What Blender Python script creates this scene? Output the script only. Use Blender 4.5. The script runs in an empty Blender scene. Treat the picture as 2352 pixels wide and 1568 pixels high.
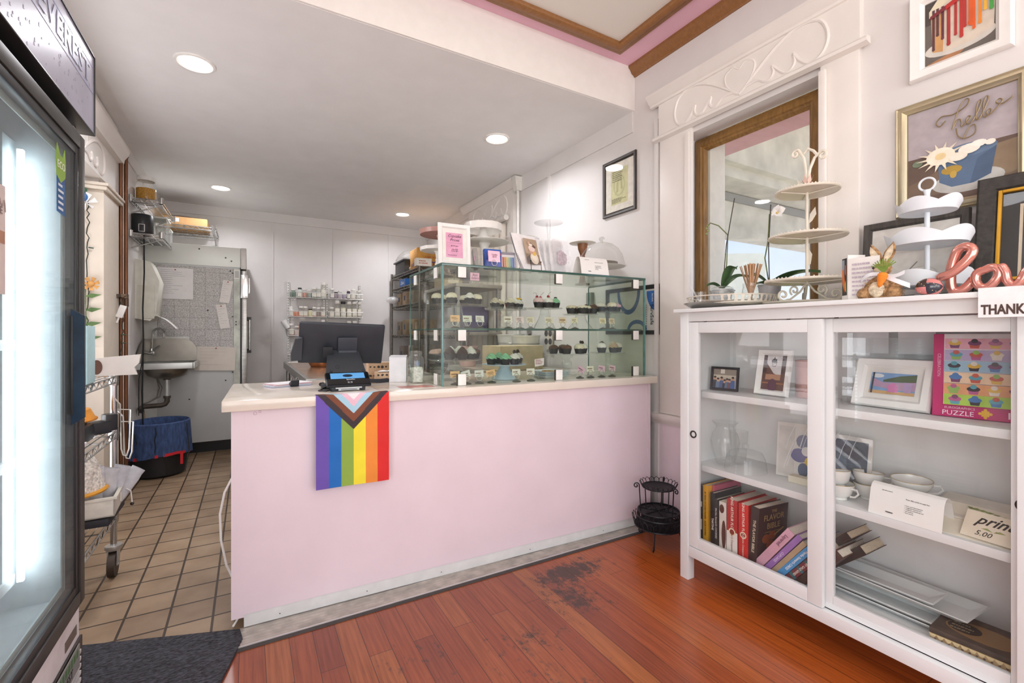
import bpy, bmesh, math, random
from mathutils import Vector, Matrix, Euler
SC = bpy.context.scene
COL = SC.collection
PI = math.pi
R = math.radians
random.seed(7)

# ------------------------------------------------------------------ materials
def lin(h, a=1.0):
    h = h.lstrip('#')
    v = [int(h[i:i + 2], 16) / 255 for i in (0, 2, 4)]
    return tuple(c / 12.92 if c <= .04045 else ((c + .055) / 1.055) ** 2.4 for c in v) + (a,)

MATS = {}
def new_mat(name):
    m = bpy.data.materials.new(name); m.use_nodes = True
    nt = m.node_tree; nt.nodes.clear()
    out = nt.nodes.new('ShaderNodeOutputMaterial')
    return m, nt, out

def N(nt, kind, **kw):
    n = nt.nodes.new(kind)
    for k, v in kw.items():
        if k in n.inputs: n.inputs[k].default_value = v
        else: setattr(n, k, v)
    return n

def ramp(nt, fac, stops):
    r = nt.nodes.new('ShaderNodeValToRGB')
    el = r.color_ramp.elements
    while len(el) < len(stops): el.new(.5)
    for e, (p, c) in zip(el, stops):
        e.position = p; e.color = c
    nt.links.new(fac, r.inputs[0])
    return r

def coords(nt, scale=(1, 1, 1), loc=(0, 0, 0), rot=(0, 0, 0)):
    tc = nt.nodes.new('ShaderNodeTexCoord')
    mp = N(nt, 'ShaderNodeMapping')
    mp.inputs['Scale'].default_value = scale
    mp.inputs['Location'].default_value = loc
    mp.inputs['Rotation'].default_value = rot
    nt.links.new(tc.outputs['Object'], mp.inputs['Vector'])
    return mp.outputs['Vector']

def mat(col, rough=.5, metal=0., var=.05, scale=18, bump=0., spec=.5, trans=0., emis=None, es=1., coat=0., stretch=(1, 1, 1), sss=0.):
    key = (col, rough, metal, var, scale, bump, spec, trans, emis, es, coat, stretch, sss)
    if key in MATS: return MATS[key]
    m, nt, out = new_mat('surface_' + col.strip('#') + '_%d' % len(MATS))
    b = N(nt, 'ShaderNodeBsdfPrincipled', Roughness=rough, Metallic=metal)
    b.inputs['Specular IOR Level'].default_value = spec
    b.inputs['Coat Weight'].default_value = coat
    b.inputs['Transmission Weight'].default_value = trans
    b.inputs['Subsurface Weight'].default_value = sss
    c = lin(col)
    vec = coords(nt, stretch)
    nz = N(nt, 'ShaderNodeTexNoise', Scale=float(scale), Detail=4.0)
    nt.links.new(vec, nz.inputs['Vector'])
    lo = tuple(max(0, x * (1 - var * 1.6)) for x in c[:3]) + (1,)
    hi = tuple(min(1, x * (1 + var)) for x in c[:3]) + (1,)
    rp = ramp(nt, nz.outputs['Fac'], [(.3, lo), (.7, hi)])
    nt.links.new(rp.outputs[0], b.inputs['Base Color'])
    if bump:
        bp = N(nt, 'ShaderNodeBump', Strength=bump, Distance=.002)
        nt.links.new(nz.outputs['Fac'], bp.inputs['Height'])
        nt.links.new(bp.outputs[0], b.inputs['Normal'])
    if emis:
        b.inputs['Emission Color'].default_value = lin(emis)
        b.inputs['Emission Strength'].default_value = es
    nt.links.new(b.outputs[0], out.inputs[0])
    MATS[key] = m
    return m

def glass(tint='#ffffff', gloss=1.0, rough=.02, ior=1.45, haze=0., hazecol='#ffffff'):
    """thin clear pane: tinted transparency plus a Fresnel mirror layer"""
    key = ('glass', tint, gloss, rough, ior, haze)
    if key in MATS: return MATS[key]
    m, nt, out = new_mat('clear_%d' % len(MATS))
    tr = N(nt, 'ShaderNodeBsdfTransparent'); tr.inputs[0].default_value = tuple(1 - (1 - c) * .3 for c in lin(tint)[:3]) + (1,)
    gl = N(nt, 'ShaderNodeBsdfGlossy'); gl.inputs['Roughness'].default_value = rough
    lw = N(nt, 'ShaderNodeLayerWeight'); lw.inputs[0].default_value = .5
    pw = N(nt, 'ShaderNodeMath', operation='POWER'); pw.inputs[1].default_value = 4.5
    nt.links.new(lw.outputs['Facing'], pw.inputs[0])
    f0 = ((ior - 1) / (ior + 1)) ** 2 * .75 * gloss
    ml = N(nt, 'ShaderNodeMath', operation='MULTIPLY_ADD'); ml.inputs[1].default_value = min(.75, .6 * gloss); ml.inputs[2].default_value = f0
    nt.links.new(pw.outputs[0], ml.inputs[0])
    mx = N(nt, 'ShaderNodeMixShader')
    nt.links.new(ml.outputs[0], mx.inputs[0])
    base = tr.outputs[0]
    if haze:
        df = N(nt, 'ShaderNodeBsdfDiffuse'); df.inputs[0].default_value = lin(hazecol)
        nz = N(nt, 'ShaderNodeTexNoise', Scale=9.0, Detail=6.0)
        nt.links.new(coords(nt), nz.inputs['Vector'])
        mm = N(nt, 'ShaderNodeMath', operation='MULTIPLY'); mm.inputs[1].default_value = haze * 2
        nt.links.new(nz.outputs['Fac'], mm.inputs[0])
        hx = N(nt, 'ShaderNodeMixShader')
        nt.links.new(mm.outputs[0], hx.inputs[0])
        nt.links.new(tr.outputs[0], hx.inputs[1]); nt.links.new(df.outputs[0], hx.inputs[2])
        base = hx.outputs[0]
    nt.links.new(base, mx.inputs[1]); nt.links.new(gl.outputs[0], mx.inputs[2])
    nt.links.new(mx.outputs[0], out.inputs[0])
    MATS[key] = m
    return m

def lamp_mat(col, strength):
    key = ('lamp', col, strength)
    if key in MATS: return MATS[key]
    m, nt, out = new_mat('lit_%d' % len(MATS))
    e = N(nt, 'ShaderNodeEmission'); e.inputs[0].default_value = lin(col); e.inputs[1].default_value = strength
    nt.links.new(e.outputs[0], out.inputs[0]); MATS[key] = m
    return m

def smooth(P, k=5, closed=False):
    """Catmull-Rom points through P"""
    P = [Vector(p) for p in P]; n = len(P); out = []
    for i in range(n if closed else n - 1):
        g = (lambda j: P[j % n]) if closed else (lambda j: P[max(0, min(n - 1, j))])
        a, b, c, d = g(i - 1), g(i), g(i + 1), g(i + 2)
        for q in range(k):
            t = q / k
            out.append(.5 * (2 * b + (c - a) * t + (2 * a - 5 * b + 4 * c - d) * t * t + (3 * b - a - 3 * c + d) * t ** 3))
    if not closed: out.append(P[-1])
    return out

# ------------------------------------------------------------------ mesh builder
class MB:
    def __init__(s):
        s.bm = bmesh.new(); s.mats = []; s.mi = 0; s.T = Matrix()
    def use(s, m):
        if m not in s.mats: s.mats.append(m)
        s.mi = s.mats.index(m); return s
    def at(s, loc=(0, 0, 0), rot=(0, 0, 0)):
        s.T = Matrix.Translation(loc) @ Euler(rot).to_matrix().to_4x4(); return s
    def v(s, p): return s.bm.verts.new(s.T @ Vector(p))
    def f(s, vs):
        try:
            fc = s.bm.faces.new(vs); fc.material_index = s.mi; return fc
        except ValueError: return None
    def box(s, x0, x1, y0, y1, z0, z1, b=0.):
        vs = [s.v((x, y, z)) for x in (x0, x1) for y in (y0, y1) for z in (z0, z1)]
        fs = [s.f([vs[i] for i in q]) for q in ((0, 1, 3, 2), (4, 6, 7, 5), (0, 4, 5, 1), (2, 3, 7, 6), (0, 2, 6, 4), (1, 5, 7, 3))]
        if b:
            es = list({e for f in fs for e in f.edges})
            r = bmesh.ops.bevel(s.bm, geom=es, offset=b, segments=2, affect='EDGES', profile=.6)
            for f in r['faces']: f.material_index = s.mi
        return s
    def lathe(s, prof, c=(0, 0, 0), n=24, flute=0, amp=0., sx=1., sy=1., cap=False):
        rings = []
        for k, (r, z) in enumerate(prof):
            if r < 1e-6: rings.append([s.v((c[0], c[1], c[2] + z))]); continue
            ring = []
            for i in range(n):
                a = 2 * PI * i / n
                rr = r * (1 + (amp * math.cos(flute * a) if flute else 0))
                ring.append(s.v((c[0] + sx * rr * math.cos(a), c[1] + sy * rr * math.sin(a), c[2] + z)))
            rings.append(ring)
        for a, b in zip(rings, rings[1:]):
            if len(a) == 1 and len(b) == 1: continue
            for i in range(n):
                j = (i + 1) % n
                if len(a) == 1: s.f([a[0], b[j], b[i]])
                elif len(b) == 1: s.f([a[i], a[j], b[0]])
                else: s.f([a[i], a[j], b[j], b[i]])
        if cap:
            for g, rev in ((rings[0], 1), (rings[-1], 0)):
                if len(g) > 2: s.f(list(reversed(g)) if rev else g)
        return s
    def cyl(s, p0, p1, r0, r1=None, n=14, cap=True):
        r1 = r0 if r1 is None else r1
        p0, p1 = Vector(p0), Vector(p1); d = (p1 - p0).normalized()
        u = d.orthogonal().normalized(); w = d.cross(u)
        a = [s.v(p0 + r0 * (math.cos(2 * PI * i / n) * u + math.sin(2 * PI * i / n) * w)) for i in range(n)]
        b = [s.v(p1 + r1 * (math.cos(2 * PI * i / n) * u + math.sin(2 * PI * i / n) * w)) for i in range(n)]
        for i in range(n):
            j = (i + 1) % n; s.f([a[i], a[j], b[j], b[i]])
        if cap: s.f(a[::-1]); s.f(b)
        return s
    def tube(s, pts, r, n=6, closed=False, rad=None):
        P = [Vector(p) for p in pts]; m = len(P); rings = []
        u = None
        for i in range(m):
            a = P[i - 1] if (i > 0 or closed) else P[i]
            b = P[(i + 1) % m] if (i < m - 1 or closed) else P[i]
            d = (b - a)
            d = d.normalized() if d.length > 1e-9 else Vector((0, 0, 1))
            if u is None: u = d.orthogonal().normalized()
            u = (u - d * u.dot(d))
            u = u.normalized() if u.length > 1e-6 else d.orthogonal().normalized()
            w = d.cross(u); rr = rad[i] if rad else r
            rings.append([s.v(P[i] + rr * (math.cos(2 * PI * k / n) * u + math.sin(2 * PI * k / n) * w)) for k in range(n)])
        seq = list(zip(rings, rings[1:])) + ([(rings[-1], rings[0])] if closed else [])
        for a, b in seq:
            for k in range(n):
                j = (k + 1) % n; s.f([a[k], a[j], b[j], b[k]])
        if not closed: s.f(rings[0][::-1]); s.f(rings[-1])
        return s
    def poly(s, pts, ext=None):
        a = [s.v(p) for p in pts]; s.f(a)
        if ext:
            e = Vector(ext); b = [s.v(Vector(p) + e) for p in pts]
            s.f(b[::-1])
            for i in range(len(a)):
                j = (i + 1) % len(a); s.f([a[j], a[i], b[i], b[j]])
        return s
    def sheet(s, fn, nu, nv, mfn=None):
        g = [[s.v(fn(i / nu, j / nv)) for j in range(nv + 1)] for i in range(nu + 1)]
        for i in range(nu):
            for j in range(nv):
                if mfn: s.use(mfn((i + .5) / nu, (j + .5) / nv))
                s.f([g[i][j], g[i + 1][j], g[i + 1][j + 1], g[i][j + 1]])
        return s
    def ball(s, c, r, sx=1, sy=1, sz=1, n=14, m=8):
        prof = [(r * math.sin(PI * k / m), -r * math.cos(PI * k / m) * sz) for k in range(m + 1)]
        prof[0] = (0, prof[0][1]); prof[-1] = (0, prof[-1][1])
        return s.lathe(prof, c, n, sx=sx, sy=sy)
    def torus(s, c, Rr, r, axis='z', n=24, k=6, sx=1, sy=1):
        pts = []
        for i in range(n):
            a = 2 * PI * i / n; x, y = Rr * sx * math.cos(a), Rr * sy * math.sin(a)
            p = {'z': (x, y, 0), 'y': (x, 0, y), 'x': (0, x, y)}[axis]
            pts.append((c[0] + p[0], c[1] + p[1], c[2] + p[2]))
        return s.tube(pts, r, k, True)
    def mesh(s, name, ang=40, fix=True):
        me = bpy.data.meshes.new(name)
        if fix: bmesh.ops.recalc_face_normals(s.bm, faces=s.bm.faces)
        s.bm.to_mesh(me); s.bm.free()
        for m in s.mats: me.materials.append(m)
        for p in me.polygons: p.use_smooth = True
        try: me.set_sharp_from_angle(angle=R(ang))
        except Exception: pass
        return me
    def obj(s, name, par=None, loc=(0, 0, 0), rot=(0, 0, 0), ang=40, fix=True):
        return link(name, s.mesh(name, ang, fix), par, loc, rot)

def link(name, data, par=None, loc=(0, 0, 0), rot=(0, 0, 0)):
    o = bpy.data.objects.new(name, data); COL.objects.link(o)
    o.location = loc; o.rotation_euler = rot
    if par: o.parent = par
    return o

def tag(o, label, cat, group=None):
    o['label'] = label; o['category'] = cat
    if group: o['group'] = group
    return o

def thing(name, label, cat, loc=(0, 0, 0), rz=0., group=None, rot=None):
    return tag(link(name, None, None, loc, rot or (0, 0, rz)), label, cat, group)

def struct(o):
    o['kind'] = 'structure'; return o

def copy_tree(o, loc=None, rot=None, label=None, par=None, group=None):
    c = o.copy(); COL.objects.link(c)
    if par: c.parent = par
    if loc is not None: c.location = loc
    if rot is not None: c.rotation_euler = rot
    if label: c['label'] = label
    if group: c['group'] = group
    for ch in o.children: copy_tree(ch, par=c)
    return c

def txt(par, s, size, loc, rot, m, align='CENTER', name='lettering', shear=0., ext=.0003, sx=1., bold=0.):
    cu = bpy.data.curves.new(name, 'FONT'); cu.body = s; cu.size = size; cu.align_x = align; cu.align_y = 'CENTER'
    cu.shear = shear; cu.extrude = ext; cu.resolution_u = 2; cu.offset = bold
    cu.materials.append(m)
    o = link(name, cu, par, loc, rot); o.scale = (sx, 1, 1)
    return o
def print_lines(par, x0, x1, z0, z1, n, y, m, name='print_lines', seed=1, rot=(0, 0, 0), loc=(0, 0, 0)):
    """small print too fine to read: rows of short ink dashes facing -y"""
    r_ = random.Random(seed); mb = MB().use(m); h = (z1 - z0) / n * .42
    for i in range(n):
        z = z1 - (i + .5) * (z1 - z0) / n; x = x0; e = x0 + (x1 - x0) * r_.uniform(.6, 1)
        while x < e:
            w = (x1 - x0) * r_.uniform(.05, .16); mb.box(x, min(e, x + w), y - .0003, y, z - h / 2, z + h / 2); x += w + (x1 - x0) * .03
    return mb.obj(name, par, loc, rot)
FRONT = (PI / 2, 0, 0)          # lettering that faces -y and reads along +x

def B(x0, x1, y0, y1, z0, z1, m, b=0.): return MB().use(m).box(x0, x1, y0, y1, z0, z1, b)
# ------------------------------------------------------------------ surfaces
def wood_floor_mat():
    m, nt, out = new_mat('fir_floor_planks')
    b = N(nt, 'ShaderNodeBsdfPrincipled', Roughness=.3)
    b.inputs['Coat Weight'].default_value = .25; b.inputs['Coat Roughness'].default_value = .18
    vec = coords(nt, rot=(0, 0, PI / 2), loc=(.02, .03, 0))
    br = N(nt, 'ShaderNodeTexBrick'); br.offset = .37; br.offset_frequency = 2; br.squash = 1
    for k, v in (('Scale', 1.0), ('Brick Width', 1.7), ('Row Height', .083), ('Mortar Size', .0011), ('Bias', 0.0), ('Mortar Smooth', .2)):
        br.inputs[k].default_value = v
    br.inputs['Color1'].default_value = (0, 0, 0, 1); br.inputs['Color2'].default_value = (1, 1, 1, 1); br.inputs['Mortar'].default_value = (.5, .5, .5, 1)
    nt.links.new(vec, br.inputs['Vector'])
    tone = ramp(nt, br.outputs['Color'], [(0., lin('#8a442b')), (.35, lin('#9b4e2d')), (.7, lin('#a25731')), (1., lin('#ae693b'))])
    # long grain
    gv = coords(nt, (62, 2.2, 1))
    gn = N(nt, 'ShaderNodeTexNoise', Scale=1.6, Detail=5.0, Roughness=.6)
    nt.links.new(gv, gn.inputs['Vector'])
    gr = ramp(nt, gn.outputs['Fac'], [(.3, lin('#b9a698')), (.62, (1, 1, 1, 1))])
    m1 = N(nt, 'ShaderNodeMixRGB', blend_type='MULTIPLY'); m1.inputs[0].default_value = .75
    nt.links.new(tone.outputs[0], m1.inputs[1]); nt.links.new(gr.outputs[0], m1.inputs[2])
    # fresher orange varnish along the cabinet, worn redder varnish in the walkway
    sp = N(nt, 'ShaderNodeSeparateXYZ'); nt.links.new(coords(nt), sp.inputs[0])
    big = N(nt, 'ShaderNodeTexNoise', Scale=2.3, Detail=3.0); nt.links.new(coords(nt), big.inputs['Vector'])
    ad = N(nt, 'ShaderNodeMath', operation='MULTIPLY_ADD'); ad.inputs[1].default_value = .5
    nt.links.new(big.outputs['Fac'], ad.inputs[0]); nt.links.new(sp.outputs[0], ad.inputs[2])
    fr = ramp(nt, ad.outputs[0], [(0, (0, 0, 0, 1)), (1, (1, 1, 1, 1))])
    mr = N(nt, 'ShaderNodeMapRange'); mr.inputs['From Min'].default_value = 1.45; mr.inputs['From Max'].default_value = 1.95
    nt.links.new(ad.outputs[0], mr.inputs['Value'])
    mw = N(nt, 'ShaderNodeMixRGB', blend_type='MULTIPLY'); mw.inputs[0].default_value = .8; mw.inputs[1].default_value = lin('#bd5f20'); nt.links.new(gr.outputs[0], mw.inputs[2])
    mh = N(nt, 'ShaderNodeMath', operation='MULTIPLY'); mh.inputs[1].default_value = .72; nt.links.new(mr.outputs[0], mh.inputs[0])
    m2 = N(nt, 'ShaderNodeMixRGB')
    nt.links.new(mh.outputs[0], m2.inputs[0]); nt.links.new(m1.outputs[0], m2.inputs[1]); nt.links.new(mw.outputs[0], m2.inputs[2])
    # scuffs: patches where the varnish is worn to dark wood
    def blob(cx, cy, sx, sy):
        mp = N(nt, 'ShaderNodeMapping'); mp.vector_type = 'TEXTURE'
        mp.inputs['Location'].default_value = (cx, cy, 0); mp.inputs['Scale'].default_value = (sx, sy, 1)
        tc = nt.nodes.new('ShaderNodeTexCoord'); nt.links.new(tc.outputs['Object'], mp.inputs[0])
        g = N(nt, 'ShaderNodeTexGradient', gradient_type='SPHERICAL'); nt.links.new(mp.outputs[0], g.inputs[0])
        return g.outputs['Fac']
    acc = None
    for a in ((1.38, 1.84, .42, .17), (1.27, 1.66, .3, .36), (.95, 1.5, .45, .25), (.85, 1.25, .5, .4), (.55, 1.6, .6, .4)):
        o = blob(*a)
        w = N(nt, 'ShaderNodeMath', operation='MULTIPLY'); w.inputs[1].default_value = {1.38: 1.0, 1.27: .72, .95: .55, .85: .5, .55: .4}[a[0]]
        nt.links.new(o, w.inputs[0])
        if acc is None: acc = w.outputs[0]
        else:
            mx = N(nt, 'ShaderNodeMath', operation='MAXIMUM'); nt.links.new(acc, mx.inputs[0]); nt.links.new(w.outputs[0], mx.inputs[1]); acc = mx.outputs[0]
    sn = N(nt, 'ShaderNodeTexNoise', Scale=19.0, Detail=10.0, Roughness=.78); nt.links.new(coords(nt, (1.3, .8, 1)), sn.inputs['Vector'])
    su = N(nt, 'ShaderNodeMath', operation='MULTIPLY_ADD'); su.inputs[1].default_value = .42; nt.links.new(acc, su.inputs[0]); nt.links.new(sn.outputs['Fac'], su.inputs[2])
    sr = N(nt, 'ShaderNodeMapRange'); sr.inputs['From Min'].default_value = .69; sr.inputs['From Max'].default_value = .80
    nt.links.new(su.outputs[0], sr.inputs['Value'])
    m3 = N(nt, 'ShaderNodeMixRGB'); nt.links.new(sr.outputs[0], m3.inputs[0]); nt.links.new(m2.outputs[0], m3.inputs[1]); m3.inputs[2].default_value = lin('#54403a')
    m4 = N(nt, 'ShaderNodeMixRGB'); nt.links.new(br.outputs['Fac'], m4.inputs[0]); nt.links.new(m3.outputs[0], m4.inputs[1]); m4.inputs[2].default_value = lin('#3a2018')
    nt.links.new(m4.outputs[0], b.inputs['Base Color'])
    rr = N(nt, 'ShaderNodeMapRange'); rr.inputs['To Min'].default_value = .28; rr.inputs['To Max'].default_value = .6
    nt.links.new(sr.outputs[0], rr.inputs['Value']); nt.links.new(rr.outputs[0], b.inputs['Roughness'])
    bp = N(nt, 'ShaderNodeBump', Strength=.12, Distance=.002); nt.links.new(gn.outputs['Fac'], bp.inputs['Height']); nt.links.new(bp.outputs[0], b.inputs['Normal'])
    nt.links.new(b.outputs[0], out.inputs[0]); return m

def tile_mat():
    m, nt, out = new_mat('quarry_tiles')
    b = N(nt, 'ShaderNodeBsdfPrincipled', Roughness=.45)
    vec = coords(nt, loc=(.1295, -2.296 + .159 * 15, 0))
    br = N(nt, 'ShaderNodeTexBrick'); br.offset = 0.; br.squash = 1
    for k, v in (('Scale', 1.0), ('Brick Width', .159), ('Row Height', .159), ('Mortar Size', .005), ('Bias', 0.0), ('Mortar Smooth', .15)):
        br.inputs[k].default_value = v
    br.inputs['Color1'].default_value = lin('#907a63'); br.inputs['Color2'].default_value = lin('#9e876d'); br.inputs['Mortar'].default_value = lin('#3c2c1c')
    nt.links.new(vec, br.inputs['Vector'])
    nz = N(nt, 'ShaderNodeTexNoise', Scale=6.0, Detail=6.0); nt.links.new(coords(nt), nz.inputs['Vector'])
    rp = ramp(nt, nz.outputs['Fac'], [(.25, lin('#cbbfb2')), (.65, (1, 1, 1, 1))])
    mm = N(nt, 'ShaderNodeMixRGB', blend_type='MULTIPLY'); mm.inputs[0].default_value = .8
    nt.links.new(br.outputs['Color'], mm.inputs[1]); nt.links.new(rp.outputs[0], mm.inputs[2]); nt.links.new(mm.outputs[0], b.inputs['Base Color'])
    bp = N(nt, 'ShaderNodeBump', Strength=.4, Distance=.002); bp.invert = True
    nt.links.new(br.outputs['Fac'], bp.inputs['Height']); nt.links.new(bp.outputs[0], b.inputs['Normal'])
    nt.links.new(b.outputs[0], out.inputs[0]); return m

WALL = mat('#dedad8', .6, var=.025, scale=3.5)
WHITE = mat('#ebe6e1', .45, var=.02, scale=4)
TRIMW = mat('#e9e3de', .42, var=.02, scale=5)
CEIL = mat('#ebe9e9', .75, var=.02, scale=5, bump=.05)
PINK = mat('#ebdbe3', .42, var=.025, scale=4)
PINKC = mat('#e6b9cb', .5, var=.02, scale=4)
BROWN = mat('#8d6036', .42, var=.1, scale=7, stretch=(8, 8, 8))
GOLDW = mat('#8a6534', .42, var=.2, scale=5, stretch=(14, 14, 2))

struct(B(-1.5, 2.45, -2.7, 2.0, -.05, 0, wood_floor_mat()).obj('floor'))
struct(B(-1.5, 2.45, 2.0, 6.6, -.05, 0, tile_mat()).obj('floor_kitchen'))
t = MB().use(mat('#c5bdb5', .45, .35, .15, 20))
t.box(-.06, 2.262, 2.008, 2.135, 0, .005)
for k in range(5): t.box(-.06, 2.262, 2.02 + .02 * k, 2.026 + .02 * k, .005, .0075)
t.use(mat('#e6e2de', .35, .5)).box(-.06, 2.262, 2.003, 2.008, 0, .008)
t.use(mat('#4b4745', .8)).box(-.06, 2.262, 1.984, 2.003, 0, .004)
struct(t.obj('trim_threshold'))

# right wall with its window opening
w = MB().use(WALL)
wy0, wy1, wz0, wz1 = 1.10, 1.90, .95, 2.375
w.box(2.28, 2.42, -2.7, wy0, 0, 3.2); w.box(2.28, 2.42, wy1, 6.6, 0, 3.2)
w.box(2.28, 2.42, wy0, wy1, 0, wz0); w.box(2.28, 2.42, wy0, wy1, wz1, 3.2)
for y in (.981, 3.318): w.box(2.268, 2.28, y - .018, y + .018, .62, 2.97 if y < 2 else 2.58)
w.box(2.27, 2.28, 2.31, 6.5, 2.56, 2.70)
w.box(2.255, 2.28, 2.07, 2.1, 0, 2.55)
struct(w.obj('wall_right'))
struct(B(2.262, 2.28, -2.6, 2.07, 0, .625, PINK).obj('wall_right_wainscot'))
rl = MB().use(TRIMW)
prof = [(2.28, .612), (2.255, .618), (2.25, .632), (2.24, .642), (2.232, .662), (2.232, .682), (2.28, .686)]
rl.poly([(x, -2.6, z) for x, z in prof], (0, 4.73, 0))
struct(rl.obj('trim_1'))

# window 1: casing, sill, carved header, gilt sash frame, pane
wn = struct(link('window_1', None))
cs = MB().use(TRIMW)
for a, b in ((1.82, 2.055), (.962, 1.115)):
    cs.box(2.255, 2.281, a, b, .686, 2.41, .003)
cs.box(2.235, 2.255, 1.82, 1.85, .95, 2.37, .006); cs.box(2.235, 2.255, 1.085, 1.115, .95, 2.37, .006)
cs.box(2.262, 2.40, 1.10, 1.83, .93, .95)
cs.obj('casing', wn)
hd = MB().use(TRIMW)
hd.box(2.245, 2.285, .955, 2.055, 2.41, 2.63)
hd.poly([(2.255, .92, 2.396), (2.222, .92, 2.402), (2.218, .92, 2.414), (2.226, .92, 2.424), (2.255, .92, 2.428)], (0, 1.165, 0))
hd.poly([(2.25, .9, 2.622), (2.235, .9, 2.626), (2.232, .9, 2.638), (2.218, .9, 2.646), (2.205, .9, 2.668), (2.195, .9, 2.676), (2.195, .9, 2.692), (2.28, .9, 2.70)], (0, 1.215, 0))
hd.obj('header', wn)
HEART = [(1.504, 2.579), (1.537, 2.602), (1.579, 2.585), (1.586, 2.55), (1.565, 2.502), (1.504, 2.45), (1.443, 2.502), (1.420, 2.55), (1.428, 2.585), (1.471, 2.602)]
SCROLL = [(1.51, 2.453), (1.65, 2.562), (1.741, 2.612), (1.821, 2.628), (1.897, 2.601), (1.928, 2.529), (1.918, 2.468), (1.886, 2.436), (1.846, 2.433), (1.805, 2.472), (1.779, 2.513), (1.785, 2.475), (1.768, 2.446), (1.735, 2.446), (1.70, 2.48), (1.676, 2.506), (1.684, 2.475), (1.665, 2.447), (1.635, 2.452), (1.60, 2.474), (1.53, 2.468)]
def ornament(par, X, yc, zc, sy, sz, x_out):
    """raised scrolls and a heart on a header board; (yc, zc) puts the pattern's middle (1.503, 2.53)"""
    f = lambda y, z: (X, yc + (y - 1.503) * sy, zc + (z - 2.53) * sz)
    o = MB().use(TRIMW)
    def relief(pts):
        P = smooth([f(*p) for p in pts], 4, True)
        o.tube(P, .009, 7, True)
    relief(HEART); relief(SCROLL); relief([(3.006 - y, z) for y, z in SCROLL])
    o.poly([f(*p) for p in HEART], (x_out * .007, 0, 0))
    o.obj('carved_scroll', par)
ornament(wn, 2.247, 1.503, 2.53, 1, 1, -1)
gf = MB().use(GOLDW)
def rect_frame(mb, y0, y1, z0, z1, X, prof):
    """mitred frame in a plane of constant x; prof = (inset, rise towards -x) steps"""
    rings = [[mb.v((X - d, a, b)) for a, b in ((y0 + u, z0 + u), (y1 - u, z0 + u), (y1 - u, z1 - u), (y0 + u, z1 - u))] for u, d in prof]
    for a, b in zip(rings, rings[1:]):
        for i in range(4): mb.f([a[i], a[(i + 1) % 4], b[(i + 1) % 4], b[i]])
rect_frame(gf, 1.155, 1.895, .955, 2.368, 2.40, [(0, 0), (0, .012), (.012, .016), (.02, .024), (.05, .028), (.056, .02), (.066, .018), (.074, .008), (.08, 0)])
gf.obj('gilt_frame', wn)
MB().use(glass('#f4f7f4', 1.0, haze=.035)).box(2.402, 2.406, 1.16, 1.89, .96, 2.36).obj('pane', wn)
st = MB().use(mat('#e6dccb', .5)); st.box(2.41, 2.55, 1.805, 1.93, .9, 2.5); st.box(2.41, 2.55, 1.0, 1.12, .9, 2.5)
st.obj('outer_jamb', wn)

# back and left walls
w = MB().use(WALL); w.box(-1.5, 2.4, 6.5, 6.62, 0, 2.8)
w.box(-.86, 2.28, 6.485, 6.5, 2.585, 2.70)
for x in (.26, .985, 1.72): w.box(x - .012, x + .012, 6.49, 6.5, .1, 2.585)
struct(w.obj('wall_back'))
w = MB().use(WALL)
w.box(-1.5, -.855, 3.97, 6.6, 0, 2.8); w.box(-1.5, -1.4, -2.7, -2.2, 0, 3.2); w.box(-1.5, -1.4, -.2, 3.97, 0, 3.2); w.box(-1.5, -1.4, -2.2, -.2, 0, .6); w.box(-1.5, -1.4, -2.2, -.2, 2.6, 3.2)  # opening behind the camera added for the side fill
w.box(-.858, -.846, 4.4, 6.5, 2.585, 2.70)
struct(w.obj('wall_left'))
dr = struct(link('door_1', None))
c = MB().use(mat('#ded3c4', .5, var=.02)); c.box(-1.4, -.82, 3.93, 4.33, 0, 2.12, .004)
c.box(-1.4, -.80, 3.905, 4.35, 2.12, 2.145, .006); c.box(-1.4, -.79, 3.895, 4.36, 2.145, 2.165, .006)
c.obj('casing', dr)
c = MB().use(WHITE); c.box(-1.4, -.832, 2.1, 4.36, 2.20, 2.69)
c.poly([(-.84, 2.1, 2.43), (-.80, 2.1, 2.44), (-.795, 2.1, 2.47), (-.775, 2.1, 2.50), (-.765, 2.1, 2.53), (-.765, 2.1, 2.545), (-.84, 2.1, 2.56)], (0, 2.28, 0))
c.obj('header', dr)
ornament(dr, -.832, 3.5, 2.31, 1.15, .9, 1)

# front wall with its shop windows behind the camera
w = MB().use(WALL)
w.box(-1.5, 2.42, -2.8, -2.7, 0, .45); w.box(-1.5, 2.42, -2.8, -2.7, 2.75, 3.2)
for x in (-1.5, .35, 2.3): w.box(x, x + .14, -2.8, -2.7, .45, 2.75)
struct(w.obj('wall_front'))

# ceilings, dropped soffit, brown mouldings
struct(B(-1.5, 2.42, 2.31, 6.62, 2.70, 3.2, CEIL).obj('ceiling_kitchen'))
struct(MB().use(mat('#efebe7', .5, var=.015)).box(-1.5, 2.28, 2.296, 2.311, 2.701, 3.02).obj('trim_2'))
up = MB().use(PINKC).box(-1.5, 2.42, -2.8, 2.31, 2.99, 3.2)
struct(up.obj('ceiling_shop'))
struct(MB().use(mat('#e2ddd5', .6, var=.01, scale=3)).box(-1.15, 1.985, -2.4, 2.125, 2.982, 2.992).obj('ceiling_panel'))
bm_ = MB().use(BROWN)
pr = [(2.28, 2.925), (2.272, 2.925), (2.266, 2.935), (2.25, 2.942), (2.235, 2.965), (2.222, 2.975), (2.22, 2.99), (2.28, 2.995)]
bm_.poly([(x, -2.7, z) for x, z in pr], (0, 4.995, 0))
struct(bm_.obj('trim_3'))
b2 = MB().use(BROWN)
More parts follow.
